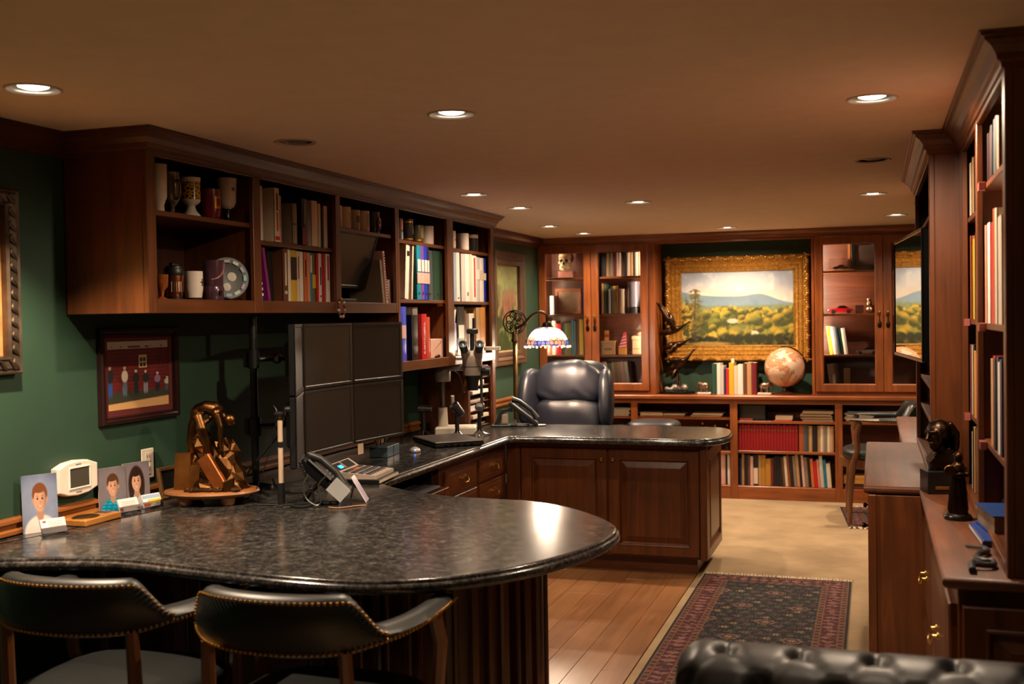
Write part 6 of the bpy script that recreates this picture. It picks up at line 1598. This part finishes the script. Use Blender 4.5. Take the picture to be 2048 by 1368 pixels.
# ================================================================ things on the far ledge
def car(lab, x, y, z, c, L_=.17, flip=1, m=None):
    t = root('model_car', lab, 'toy car', (x, y, z), 0, 'model cars in the display cabinet')
    s = L_ / .17; pf = [(-.085, .016), (-.082, .030), (-.05, .036), (-.028, .040), (.05, .040), (.078, .034), (.085, .026), (.084, .014), (.06, .010), (-.06, .010)]
    q = B(); q.rings([[(flip * a * s, w_ * s, h_ * s) for a, h_ in pf] for w_ in (-.034, -.036, .036, .034)]); put(q, 'body', m or plain(c, .2, coat=.8), t, True)
    pc = [(-.030, .038), (-.010, .056), (.025, .057), (.052, .039)]
    q = B(); q.rings([[(flip * a * s, w_ * s, h_ * s) for a, h_ in pc] for w_ in (-.028, .028)]); put(q, 'cabin', M_BLACKG, t, True)
    for a in (-.053, .053):
        for w_ in (-.033, .033): put(B().cyl((flip * a * s, (w_ - .006) * s, .014 * s), (flip * a * s, (w_ + .006) * s, .014 * s), .0145 * s, None, 16), 'wheel', M_BLACK, t, True)
    for w_ in (-.022, .022): put(B().ball((-flip * .083 * s, w_ * s, .026 * s), .006 * s, 8, 6), 'headlight', M_CHROME, t, True)
    return t
gs = root('geese_sculpture', 'dark bronze sculpture of flying geese at the niche left', 'sculpture', (-1.655, 9.62, ZL))
put(B().lathe([(.158, 0), (.162, .008), (.158, .022), (.145, .026)], n=36, cap0=True, cap1=True).tf(Matrix.Diagonal((1, .62, 1, 1))), 'plinth', M_BLACKG, gs, True)
rk = B()
for k in range(14): rk.ball((rr.uniform(-.09, .08), rr.uniform(-.04, .04), .03 + rr.uniform(0, .03)), rr.uniform(.02, .038), 7, 5)
organic(put(rk, 'rock', plain((128, 118, 106), .4, .6, .4, bumps=.8, bscale=90), gs, True), .009, 1)
put(B().tube([(.0, 0, .05), (.01, 0, .15), (-.01, .01, .25)], [.016, .012, .010], 6).tube([(.03, 0, .05), (.02, .01, .14)], [.012, .008], 6), 'reed', M_DBRONZE, gs, True)
GH = metal((120, 92, 66), .35, .4)
def goose(px, pz, ang, wing, s=1.0):
    b = B(); ca, sa = math.cos(ang), math.sin(ang)
    P = lambda a, y, c: (px + (a * ca - c * sa) * s, y * s, pz + (a * sa + c * ca) * s)
    b.tube([P(-.13, 0, -.01), P(-.08, 0, 0), (P(-.02, 0, 0)), P(.04, 0, .0), P(.08, 0, .008), P(.12, 0, .022), P(.15, 0, .030)], [.006 * s, .028 * s, .036 * s, .030 * s, .017 * s, .010 * s, .009 * s], 10)
    b.ball(P(.160, 0, .033), (.015 * s, .012 * s, .012 * s), 8, 6); b.tube([P(.168, 0, .033), P(.195, 0, .028)], [.007 * s, .003 * s], 6)
    for y_ in (-1, 1):
        w = [P(.02, y_ * .02, .01), P(-.01, y_ * .05, .01 + wing * .10), P(-.04, y_ * .06, .01 + wing * .20), P(-.075, y_ * .05, .01 + wing * .28)]
        b.tube(w, [.022 * s, .026 * s, .020 * s, .004 * s], 6)
    return organic(put(b, 'goose', M_DBRONZE, gs, True), .008, 3)
goose(-.03, .56, .25, 1.0, 1.0); goose(-.01, .43, .18, -.3, .95); goose(.03, .27, .55, .25, 1.05); goose(-.04, .66, 1.9, .25, .7); goose(-.02, .20, .5, -.3, .8)
def elephant(lab, x, f):
    t = root('elephant_bookend', lab, 'bookend', (x, 9.60, ZL), 0, 'elephant bookends on the far ledge')
    put(B().box(-.058, .058, -.04, .04, 0, .016, .003), 'plinth', plain((196, 178, 160), .4), t, True)
    b = B(); b.ball((0, 0, .075), (.042, .028, .030)); b.ball((f * .042, 0, .085), (.022, .020, .022)); b.tube([(f * .058, 0, .085), (f * .066, 0, .06), (f * .062, 0, .03)], [.010, .007, .005], 7)
    for a in (-.026, .024):
        for w_ in (-.014, .014): b.tube([(a, w_, .065), (a, w_, .016)], [.013, .011], 7)
    for w_ in (-1, 1): b.ball((f * .032, w_ * .022, .086), (.014, .006, .018))
    b.tube([(-f * .042, 0, .085), (-f * .050, 0, .05)], [.004, .003], 5)
    organic(put(b, 'elephant', metal((150, 124, 100), .4, .4), t, True), .004, 3)
elephant('elephant bookend left of the niche books', -1.41, -1)
elephant('elephant bookend between the niche books and globe', -.895, 1)
shelf_row('far', I([.041, .031, .03, .019, .026, .042, .032, .046, .034, .038, .043], [.267, .267, .247, .222, .222, .272, .243, .257, .269, .276, .273], 'green white silver navy red yellow cream white brown tan maroon'), -1.342, -.962, 9.58, ZL, 'the ledge below the landscape', 'books between the elephant bookends', .2)
cd_ = single(B().lathe([(.014, 0), (.014, .03), (.010, .034), (.001, .036)], (-1.165, 9.62, ZL + .273), 14, cap0=True), 'candle_stub', plain((226, 206, 180), .6), 'small white candle stub on top of the yellow book', 'candle')
gb = root('globe', 'pale terrestrial globe with tan continents on the far ledge', 'globe', (-.728, 9.60, ZL))
def globe_mat():
    m, nt, N, L, b = new_mat('globe_map'); v = coords(N, L)
    f = noise(N, L, v, 6.5, 6, .6, .3)
    r = ramp(N, [(.49, lin((222, 184, 156))), (.51, lin((170, 118, 84))), (.56, lin((200, 142, 104))), (.68, lin((176, 128, 92)))]); L.new(f, r.inputs[0]); L.new(r.outputs[0], b.inputs['Base Color'])
    b.inputs['Roughness'].default_value = .22; b.inputs['Coat Weight'].default_value = .4
    return m
put(B().ball((0, 0, .232), .168, 48, 32), 'sphere', globe_mat(), gb, True)
put(B().tube([(.176 * math.sin(t_) * .55, -.0, .232 + .176 * math.cos(t_)) if False else (.178 * math.cos(t_), 0, .232 + .178 * math.sin(t_)) for t_ in np.linspace(-1.2, 1.75, 26)], .005, 6), 'meridian', M_DBRONZE, gb, True)
put(B().lathe([(.085, 0), (.085, .010), (.05, .02), (.018, .032), (.014, .055), (.03, .066)], n=28, cap0=True, cap1=True), 'stand', wood('x'), gb, True)
# ---------------------------------------------------------------- left glass cabinet
YBk = 9.59
GA = 'books on the top shelf of the left display cabinet'
shelf_row('far', I([.017, .043, .02, .035, .023, .014, .023, .025, .02, .022, .023, .016, .02, .017, .014, .019], [.21] * 16, 'navy black tan taupe maroon rose cream brown black cream tan black cream salmon rose cream'), -2.345, -1.925, YBk, 1.9325, 'top shelf behind the second glass door', GA, .16)
shelf_row('far', I([.02, .021, .021, .017, .02, .027, .010, .024, .028], [.276, .268, .265, .218, .242, .247, .25, .22, .218], 'tan olive green silver slate yellow brown salmon cream'), -2.320, -2.118, YBk, 1.6015, 'second shelf behind the second glass door', 'books on the second shelf of the left display cabinet', .16)
shelf_row('far', I([.053, .034, .05, .026, .064, .022, .024, .023, .037, .021], [.30, .31, .285, .284, .29, .316, .31, .32, .32, .335], 'rust cream red green olive teal slate brown yellow black'), -2.84, -2.47, YBk, 1.2335, 'third shelf behind the first glass door', 'books on the third shelf of the left display cabinet', .16)
shelf_row('far', I([.027, .026, .033, .033, .029, .036, .039, .039, .052, .033], [.24, .245, .24, .235, .25, .255, .235, .234, .23, .235], 'rust tan brown teal slate yellow rose brown teal rust'), -2.84, -2.47, YBk, ZL + .0205, 'bottom shelf behind the first glass door', 'books on the bottom shelf of the left display cabinet', .16)
fl_ = I([.044, .041, .025, .029, .029, .033, .036], [.265, .25, .26, .265, .265, .268, .268], 'cream green tan taupe tan rose cream')
fl_ = [i_ + (dict(lean=-.10),) for i_ in fl_]
shelf_row('far', fl_, -2.30, -2.065, YBk, ZL + .0205, 'bottom shelf behind the second glass door', 'books on the bottom shelf of the left display cabinet', .16)
sk = root('skull', 'pale human skull model on a pink block in the cabinet', 'skull', (-2.665, 9.66, 1.9325))
put(B().box(-.06, .075, -.05, .06, 0, .06, .004), 'block', plain((196, 130, 112), .5), sk, True)
b = B(); b.ball((0, .02, .190), (.070, .080, .068)); b.ball((.0, -.035, .150), (.054, .045, .050)); b.ball((0, -.045, .105), (.042, .035, .045)); b.tube([(-.045, -.01, .11), (-.035, -.05, .082), (0, -.066, .076), (.035, -.05, .082), (.045, -.01, .11)], .013, 8)
for s in (-1, 1): b.tube([(s * .052, .0, .145), (s * .05, -.05, .140), (s * .03, -.068, .132)], [.008, .010, .010], 7)
b.tube([(-.045, -.058, .178), (0, -.070, .176), (.045, -.058, .178)], .010, 7)
organic(put(b, 'cranium', plain((224, 190, 142), .5), sk, True), .0045, 3)
for s in (-1, 1): put(B().ball((s * .024, -.068, .155), (.017, .014, .016), 12, 8), 'eye_socket', plain((40, 24, 14), .9), sk, True)
put(B().ball((0, -.082, .128), (.009, .008, .014), 10, 8), 'nose_opening', plain((40, 24, 14), .9), sk, True)
for k in range(6): put(B().box(-.022 + .0075 * k, -.0155 + .0075 * k, -.088, -.078, .088, .104, .002), 'tooth', plain((232, 214, 180), .3), sk, True)
fp = root('reflection_panel', 'small tan framed panel imitating a glass reflection on the second cabinet shelf', 'picture', (-2.66, 9.72, 1.6015))  # solid stand-in for the room's reflection in the door glass
put(B().nest(0, .12, .25, .235, [(0, 0), (0, .014), (.006, .018), (.024, .016), (.028, .006)], False).basis((-2.66, 9.72, 1.6015), *FACE['far']), 'frame', plain((170, 96, 60), .4), fp)
put(B().box(-.10, .10, .03, .21, .0, .006).basis((-2.66, 9.72, 1.6015), *FACE['far']), 'print', plain((150, 118, 88), .6, vary=.5), fp)  # mottled tan imitates the reflected bookshelf
book('far', -2.49, YBk, 1.6015, .022, .255, .16, 'blue', 'bright blue book right of the framed reflection panel', 0, 'books on the second shelf of the left display cabinet')
book('far', -2.80, YBk, 1.6015, .035, .17, .16, 'silver', 'short pale grey book left of the framed reflection panel', 0, 'books on the second shelf of the left display cabinet')
vz = root('glass_vase', 'grey glass vase on the second cabinet shelf', 'vase', (-2.04, 9.66, 1.6015))
put(B().lathe([(.040, 0), (.055, .01), (.06, .10), (.055, .24), (.062, .28), (.058, .28), (.05, .24), (.055, .10), (.05, .015)], n=24, cap0=True), 'body', plain((110, 104, 112), .2, coat=.6), vz, True)
put(B().lathe([(.061, .0), (.063, .05), (.056, .058)], n=24), 'dark_base', M_BLACK, vz, True)
fg_ = root('white_figurine', 'small white figurine at the second cabinet shelf end', 'figurine', (-1.945, 9.60, 1.6015))
put(B().lathe([(.02, 0), (.024, .03), (.022, .07), (.012, .105), (.010, .115), (.016, .125), (.016, .14), (.001, .152)], n=18, cap0=True), 'body', plain((220, 196, 168), .4), fg_, True)
g3_ = 'boxes on the third shelf of the left display cabinet'
q = root('tan_box', 'small tan cardboard box in the left display cabinet', 'box', (-2.265, 9.64, 1.2335), 0, g3_); put(B().box(-.065, .065, -.05, .05, 0, .12, .003), 'body', plain((178, 138, 96), .7), q, True); put(B().box(-.067, .067, -.052, .052, .105, .125, .003), 'lid', plain((190, 150, 108), .7), q, True); put(B().box(-.035, .035, -.0525, -.0518, .04, .06), 'label_strip', plain((130, 96, 66), .7), q, True)
q = root('matchbox', 'tiny red and yellow box on the tan box', 'box', (-2.285, 9.63, 1.359), 0, g3_); put(B().box(-.016, .016, -.015, .015, 0, .09, .001), 'body', plain((190, 140, 50), .5), q, True); put(B().box(-.0165, .0165, -.0155, .0155, .03, .06), 'band', plain((170, 40, 40), .5), q, True)
q = root('striped_box', 'pink striped pyramid box on an orange block', 'box', (-2.135, 9.62, 1.2335), 0, g3_); put(B().box(-.035, .035, -.03, .03, 0, .06, .002), 'block', plain((206, 140, 40), .5), q, True); put(B().rings([[(-.035, -.03, .06), (.035, -.03, .06), (.035, .03, .06), (-.035, .03, .06)], [(.01, -.004, .20), (.03, -.004, .20), (.03, .004, .20), (.01, .004, .20)]]), 'wedge', plain((206, 60, 84), .5), q, True)
for k in range(4): put(B().rings([[(-.033 + .012 * k, -.0305, .065 + .028 * k), (.034, -.0305, .075 + .028 * k), (.034, -.0300, .075 + .028 * k)], [(-.030 + .012 * k, -.029, .075 + .028 * k), (.034, -.029, .087 + .028 * k), (.034, -.0285, .087 + .028 * k)]]), 'stripe', plain((230, 190, 180), .5), q, True)
q = root('cream_box', 'cream lidded box at the third cabinet shelf end', 'box', (-1.985, 9.65, 1.2335), 0, g3_); put(B().box(-.062, .062, -.06, .06, 0, .13, .006), 'body', plain((206, 166, 124), .6), q, True); put(B().box(-.066, .066, -.064, .064, .13, .165, .006), 'lid', plain((214, 178, 138), .6), q, True); put(B().ball((.02, 0, .175), (.05, .05, .028)), 'knob', plain((214, 178, 138), .6), q, True); put(B().box(-.05, .05, -.0615, -.0598, .05, .054), 'line', plain((120, 84, 56), .7), q, True)
q = root('lotion_bottle', 'small blue and white bottle on the bottom cabinet shelf', 'bottle', (-1.965, 9.62, ZL + .0205)); put(B().lathe([(.022, 0), (.026, .01), (.026, .10), (.012, .12), (.012, .14)], n=18, cap0=True, cap1=True), 'body', plain((200, 190, 196), .3), q, True); put(B().lathe([(.014, .14), (.014, .165), (.001, .166)], n=14), 'cap', plain((70, 90, 150), .4), q, True); put(B().lathe([(.0266, .03), (.0266, .075)], n=18), 'label_band', plain((90, 110, 160), .4), q, True)
# ---------------------------------------------------------------- right glass cabinet
q = root('display_case', 'clear case holding a small green racing car', 'display case', (-.285, 9.64, 1.9295))
put(B().box(-.075, .13, -.05, .05, 0, .010, .002), 'plinth', plain((120, 70, 44), .4), q, True); put(B().box(-.07, .125, -.045, .045, .0105, .10), 'cover', clear_glass((.95, .95, .95)), q, True)
car('small green racing car inside the clear case', -.265, 9.64, 1.940, (40, 96, 76), .12)
fr_ = root('standing_frame', 'black picture frame with wooden edge on the top cabinet shelf', 'frame', (-.065, 9.72, 1.9295))
put(B().nest(0, .13, .24, .26, [(0, 0), (0, .02), (.01, .026), (.04, .022), (.046, .006)], False).basis((-.065, 9.72, 1.9295), *FACE['far']), 'frame', M_BLACK, fr_); put(B().box(-.10, .10, .03, .23, 0, .006).basis((-.065, 9.72, 1.9295), *FACE['far']), 'photo', plain((96, 76, 70), .3), fr_); put(B().box(-.14, -.121, .0, .26, 0, .03).basis((-.065, 9.72, 1.9295), *FACE['far']), 'wooden_edge', plain((190, 112, 40), .5), fr_)
car('red model sports car on the second cabinet shelf', -.262, 9.62, 1.5695, (190, 26, 40), .20)
q = root('brown_cube', 'dark brown cube behind the glass beside the red car', 'box', (-.115, 9.66, 1.5695)); put(B().box(-.033, .033, -.033, .033, 0, .07, .004), 'body', plain((84, 40, 26), .4), q, True); put(B().box(-.034, .034, -.034, .034, .05, .056), 'band', plain((60, 28, 18), .4), q, True)
q = root('silver_figurine', 'small silver figurine right of the brown cube', 'figurine', (-.025, 9.64, 1.5695)); b = B(); b.ball((0, 0, .03), (.04, .03, .03)); b.ball((-.01, -.01, .075), (.024, .022, .03)); b.ball((-.012, -.012, .115), .018); b.tube([(.02, 0, .05), (.045, -.01, .08)], [.012, .008], 6); organic(put(b, 'body', metal((190, 160, 130), .3, .3), q, True), .005, 2)
rc_ = [i_ + (dict(lean=-.14),) for i_ in I([.03, .026, .026, .026, .032], [.24, .236, .234, .226, .222], 'yellow silver slate green white')]
shelf_row('far', rc_, -.352, -.205, YBk, 1.2255, 'third shelf of the right display cabinet', 'books on the third shelf of the right display cabinet', .16)
car('silver model coupe on the third cabinet shelf', -.055, 9.62, 1.2255, (170, 164, 158), .17, 1, metal((190, 180, 172), .25, .05))
rd_ = [i_ + (dict(lean=-.12),) for i_ in I([.022, .027, .020, .022], [.24, .245, .25, .25], 'cream rose taupe brown')]
shelf_row('far', rd_, -.352, -.262, YBk, ZL + .0205, 'bottom shelf of the right display cabinet', 'books on the bottom shelf of the right display cabinet', .16)
book('far', -.245, YBk, ZL + .0205, .052, .205, .16, 'tan', 'thick tan book upright on the bottom cabinet shelf', 0, 'books on the bottom shelf of the right display cabinet')
q = root('grey_case', 'low grey case at the right of the bottom cabinet shelf', 'box', (-.06, 9.66, ZL + .0205)); put(B().box(-.07, .07, -.06, .06, 0, .06, .004), 'body', plain((110, 92, 88), .4), q, True); put(B().box(-.071, .071, -.061, .061, .036, .039), 'seam', M_BLACK, q, True)
q = root('dark_knob_stone', 'small round dark stone beside the grey case', 'ornament', (-.165, 9.62, ZL + .0205)); put(B().ball((0, 0, .024), (.02, .02, .024)), 'stone', M_DBRONZE, q, True); put(B().lathe([(.016, 0), (.016, .004)], n=14, cap0=True, cap1=True), 'ring', M_BRASS, q, True)
# ---------------------------------------------------------------- low bookcase
YLo = 9.505
GR = 'red encyclopedia volumes on the low bookcase'
for k in range(20):
    wv = (.613 - 1.109 + 1.0) / 20
    x = -1.109 + .0247 * k
    o = book('far', x, YLo, .4115, .0222, .218 + .004 * (k % 2), .2, 'crimson', f'red encyclopedia volume, {ORD[k]} from the left in the matching set', 0, GR, None)
    put(B().box(.004, .020, -.0012, .0004, .17, .178).basis((x, YLo, .4115), (1, 0, 0), (0, 1, 0), (0, 0, 1)), 'gilt_band', plain((168, 96, 60), .4), o)
shelf_row('far', I([.037, .023, .011, .023, .035, .021, .023, .025, .022, .025], [.224, .225, .222, .217, .213, .218, .22, .22, .217, .217], 'rust slate olive tan black tan cream taupe cream tan'), -.608, -.325, YLo, .4115, 'the middle shelf right of the encyclopedias', 'books right of the red encyclopedias', .2)
lbk = I([.019, .022, .027, .023, .025, .041, .025, .036, .044, .023, .024, .022, .033, .019, .023, .02, .029, .023, .025, .021, .022, .026, .024, .024, .028, .022, .028, .025, .033], [.231, .268, .258, .26, .25, .26, .26, .262, .23, .236, .25, .252, .25, .244, .255, .268, .256, .262, .275, .268, .268, .25, .25, .24, .218, .234, .268, .23, .203], 'navy tan black brown rose black tan ochre ochre maroon black black black brown cream rust black taupe tan black rose taupe black orange red salmon silver teal cream')
lbk = [i_ + ((dict(lean=-.07),) if n_ > 12 else (dict(deco=[(.06, .58, 'cream', .9)]),) if n_ == 5 else ()) for n_, i_ in enumerate(lbk)]
shelf_row('far', lbk, -1.106, -.345, YLo, .1115, 'bottom shelf of the low bookcase', 'books on the bottom shelf of the low bookcase', .2)
q = root('speaker_box', 'dark square speaker on the low bookcase top shelf', 'speaker', (-.985, 9.60, .6675)); put(B().box(-.12, .10, -.07, .14, 0, .142, .004), 'cabinet', plain((40, 34, 28), .6), q, True); put(B().box(-.112, .092, -.073, -.07, .008, .134, .002), 'grille', plain((52, 46, 38), .9), q, True)
def flat_stack(lab, x, y, z, w_, d_, layers, grp):
    t = root('magazine_stack', lab, 'magazines', (x, y, z), 0, grp); zz = 0; rg = random.Random(int(x * 100))
    for h_, c in layers:
        dx, dy = rg.uniform(-.012, .012), rg.uniform(-.01, .01)
        put(B().box(-w_ / 2 + dx, w_ / 2 + dx, -d_ / 2 + dy, d_ / 2 + dy, zz + .0002, zz + h_ - .0004, .001), 'magazine', plain(c, .6), t, True); zz += h_
    return t
GM = 'flat stacks on the low bookcase'
CR, TN, GY_, DK, RD_ = (206, 176, 140), (170, 132, 94), (150, 134, 116), (70, 58, 48), (190, 70, 56)
flat_stack('single red and cream book lying at the left above the encyclopedias', -1.055, 9.56, .6675, .11, .12, [(.018, RD_)], GM)
flat_stack('short stack of cream and red books in the middle above the encyclopedias', -.73, 9.56, .6675, .14, .15, [(.014, RD_), (.015, CR), (.016, CR)], GM)
flat_stack('stack of old tan magazines above the books beside the far armchair', -.46, 9.60, .6675, .25, .20, [(.011, TN if k % 3 else GY_) for k in range(8)], GM)
flat_stack('low pile of papers behind the left end of the peninsula', -1.86, 9.60, .6955, .20, .2, [(.010, TN), (.012, CR), (.010, TN)], GM)
flat_stack('pile of brown folders in the second low bay', -1.66, 9.60, .6955, .18, .2, [(.012, TN), (.010, CR)], GM)
flat_stack('thin pile of tan magazines right in the second low bay', -1.38, 9.60, .6955, .26, .2, [(.010, CR), (.010, TN), (.008, CR)], GM)
flat_stack('tall pile of bent magazines behind the reclining chair', -2.13, 9.60, .6955, .15, .2, [(.009, GY_ if k % 2 else CR) for k in range(8)], GM)
flat_stack('stack of white magazines above the far armchair arm', -.12, 9.60, .6705, .22, .2, [(.010, CR if k % 2 else GY_) for k in range(7)], GM)
flat_stack('flat books on the bottom shelf under the far armchair', -.13, 9.58, .1115, .22, .2, [(.022, (110, 36, 32)), (.024, DK), (.030, (176, 122, 46)), (.03, (166, 112, 40))], GM)
shelf_row('far', I([.03, .03, .04, .035], [.20, .21, .2, .19], 'ochre tan rose silver'), -2.20, -2.05, YLo, .4005, 'middle shelf behind the reclining chair', 'books behind the reclining chair', .2)
shelf_row('far', I([.045, .02, .03], [.315, .30, .31], 'rose black white') and I([.035, .015, .022], [.27, .26, .268], 'rose black white'), -1.262, -1.185, YLo, .1115, 'bottom shelf right of the peninsula', 'books at the right end of the second low bay', .2)
def bottle(lab, x, z, h_, c):
    t = root('decanter', lab, 'bottle', (x, 9.60, z), 0, 'decanters in the second low bay'); put(B().lathe([(.026, 0), (.028, .01), (.028, h_ * .5), (.010, h_ * .68), (.009, h_ * .85)], n=18, cap0=True, cap1=True), 'body', plain(c, .15, coat=.6), t, True); put(B().ball((0, 0, h_ * .92), .014, 10, 8), 'stopper', M_BRASS, t, True)
bottle('dark decanter with brass stopper, left of the three', -1.43, .4005, .25, (30, 26, 26)); bottle('dark decanter with brass stopper, middle of the three', -1.32, .4005, .23, (40, 34, 30)); bottle('dark decanter with brass stopper beside the shelf divider', -1.215, .4005, .235, (34, 28, 24))

# ================================================================ right bookcases and console
XR = .341
def rrow(cs, ws, hs, y0, y1, z, loc): shelf_row('right', I(ws, hs, cs), y0, y1, XR, z, loc, 'books on ' + loc, .18, fit=False, jit=.006)
def rfill(cs, y0, y1, z, loc, hh):
    c = cs.split(); n = len(c); rg = random.Random(int(z * 1000 + y0 * 10)); ws = [rg.uniform(.8, 1.2) for _ in c]; k = (y0 - y1) / sum(ws)
    rrow(cs, [w_ * k for w_ in ws], [hh * rg.uniform(.86, 1) for _ in c], y0, y1, z, loc)
rfill('black maroon black slate black tan', 3.80, 3.45, 1.9855, 'top shelf of the nearest bookcase bay', .17)
rfill('salmon white white red rust cream silver cream', 3.86, 3.40, 1.5355, 'second shelf of the nearest bookcase bay', .35)
rfill('tan red black navy white navy', 3.74, 3.40, 1.1555, 'third shelf of the nearest bookcase bay', .29)
rfill('cream black tan black', 4.47, 4.22, 1.9305, 'top shelf of the second bookcase bay', .22)
rfill('rust ochre yellow black cream', 4.44, 4.18, 1.5455, 'second shelf of the second bookcase bay', .31)
rfill('maroon cream black yellow orange', 4.48, 4.20, 1.1905, 'third shelf of the second bookcase bay', .27)
rfill('cream black tan', 4.44, 4.30, CB + .0315, 'bottom shelf of the second bookcase bay', .24)
rfill('black maroon green tan black brown red', 5.9, 5.3, 1.1005, 'lowest shelf of the television tower', .12)
for z_, lo in ((1.5355, 'second'), (1.1555, 'third')): rfill('brown tan maroon black cream green', 6.90, 6.45, z_, f'{lo} shelf of the bookcase beyond the television', .26)
for kc, ya, za in ((k1, 3.80, 1.985), (k1, 3.82, 1.535), (k1, 3.80, 1.155), (k1, 4.43, 1.545), (k1, 4.43, 1.19)):
    put(B().box(XK - .002, XK + .0185, ya, ya + .05, za - .026, za + .001, .001), 'shelf_clip', plain((150, 84, 78), .25, coat=.5), kc)
# bust
bu = root('bronze_bust', 'dark bronze bust of a long haired head on a black block', 'bust', (.232, 4.50, CB), .25)
put(B().box(-.056, .056, -.052, .052, 0, .088, .003), 'block', plain((18, 16, 15), .3), bu, True)
put(B().box(-.030, .026, -.0545, -.052, .018, .030, .001), 'name_plate', M_BRASS, bu, True)
b = B(); b.rings([[(-.022, -.03, .088), (.045, -.03, .088), (.055, .03, .088), (-.03, .03, .088)], [(-.045, -.035, .12), (.05, -.035, .12), (.06, .035, .14), (-.04, .035, .13)], [(-.015, -.026, .16), (.04, -.022, .175), (.045, .02, .185), (-.01, .022, .17)]])
b.tube([(.008, 0, .15), (.0, -.004, .19)], [.030, .026], 10)
b.ball((.004, .004, .232), (.046, .046, .050)); b.ball((-.014, -.014, .212), (.032, .034, .042)); b.ball((-.020, -.020, .180), (.020, .022, .016))       # skull, face, chin
b.tube([(-.046, -.030, .232), (-.056, -.040, .208), (-.046, -.036, .203)], [.006, .008, .006], 7)                                   # nose
b.tube([(-.050, -.012, .238), (-.042, -.040, .236), (-.020, -.050, .238)], .006, 6); b.tube([(-.042, -.030, .193), (-.032, -.040, .191)], .006, 6)
for k in range(9):
    a = -.4 + k * .42; b.tube([(.01 + .03 * math.cos(a), .004 + .035 * math.sin(a), .268), (.014 + .052 * math.cos(a), .006 + .052 * math.sin(a), .228), (.03 + .045 * math.cos(a) * .8, .008 + .05 * math.sin(a), .178), (.03 + .03 * math.cos(a), .008 + .04 * math.sin(a), .15)], [.012, .014, .013, .008], 6)
organic(put(b, 'head', metal((58, 44, 34), .34, .5), bu, True), .0035, 3)
st = root('bronze_figure', 'small dark bronze robed figure holding a disc', 'figurine', (.262, 3.93, CB), .25)
put(B().lathe([(.044, 0), (.046, .006), (.042, .016), (.034, .022)], n=28, cap0=True, cap1=True), 'plinth', plain((20, 16, 14), .25), st, True)
b = B(); b.lathe([(.032, .02), (.030, .05), (.026, .10), (.022, .14), (.026, .165), (.018, .185), (.010, .19)], n=20, cap0=True, cap1=True)
b.ball((.002, -.002, .207), (.014, .015, .018)); b.ball((.002, .006, .214), (.015, .014, .012)); b.tube([(-.018, -.008, .172), (-.03, -.02, .148), (-.034, -.03, .155)], [.009, .008, .006], 6); b.tube([(.02, -.006, .172), (.024, -.022, .15), (-.02, -.034, .152)], [.009, .008, .006], 6)
for k in range(8): a = k * .785; b.tube([(.022 * math.cos(a), .022 * math.sin(a), .14), (.032 * math.cos(a), .032 * math.sin(a), .03)], .004, 5)
organic(put(b, 'figure', M_DBRONZE, st, True), .003, 2)
put(B().lathe([(.001, 0), (.018, .002), (.020, 0), (.018, -.002), (.001, -.001)], n=18).basis((-.036, -.034, .166), (.9, -.2, .3), (-.3, .1, .95), (-.2, -.97, 0)), 'disc', M_BRONZE, st, True)
ub = 'blue books lying on the right console'
q = root('blue_atlas', 'thick old blue book lying on the right console', 'book', (.40, 3.66, CB + .024), .12, ub); put(B().box(-.085, .10, -.12, .12, .0, .004, .001).box(-.085, .10, -.12, .12, .056, .060, .001).box(.096, .10, -.12, .12, .0, .06), 'cover', plain((24, 52, 104), .4), q, True); put(B().box(-.078, .096, -.115, .115, .0042, .0558), 'pages', plain((120, 96, 72), .9, vary=.4, bumps=.6, bscale=120), q, True)
q = root('blue_folder', 'flat blue folder under the thick blue book', 'book', (.39, 3.63, CB), .05, ub); put(B().box(-.10, .11, -.15, .14, .0005, .022, .003), 'cover', plain((22, 52, 120), .4), q, True); put(B().box(-.1005, .10, -.145, .135, .006, .016), 'pages', plain((190, 180, 170), .8), q, True)
single(B().tube(catmull([(0.252, 3.461, CB + 0.006), (0.277, 3.438, CB + 0.008), (0.299, 3.408, CB + 0.01), (0.3, 3.36, CB + 0.012), (0.275, 3.32, CB + 0.012), (0.265, 3.271, CB + 0.012), (0.277, 3.235, CB + 0.012), (0.302, 3.229, CB + 0.012), (0.299, 3.184, CB + 0.012), (0.271, 3.171, CB + 0.014), (0.247, 3.171, CB + 0.018), (0.242, 3.112, CB + 0.01)], 6), [.0045] * 10 + [.0085] * 46 + [.010] * 11, 8), 'twisted_root', plain((40, 40, 42), .45), 'dark twisted root ornament lying on the right console', 'ornament')
q = root('glass_ornament', 'dark glass ornament behind the blue books', 'ornament', (.42, 3.84, CB + .031)); put(B().ball((0, 0, .035), (.04, .04, .035)), 'body', plain((30, 40, 44), .1, coat=1), q, True); put(B().ball((-.03, -.03, .03), (.012, .012, .012)), 'drop', plain((190, 190, 190), .1, coat=1), q, True)
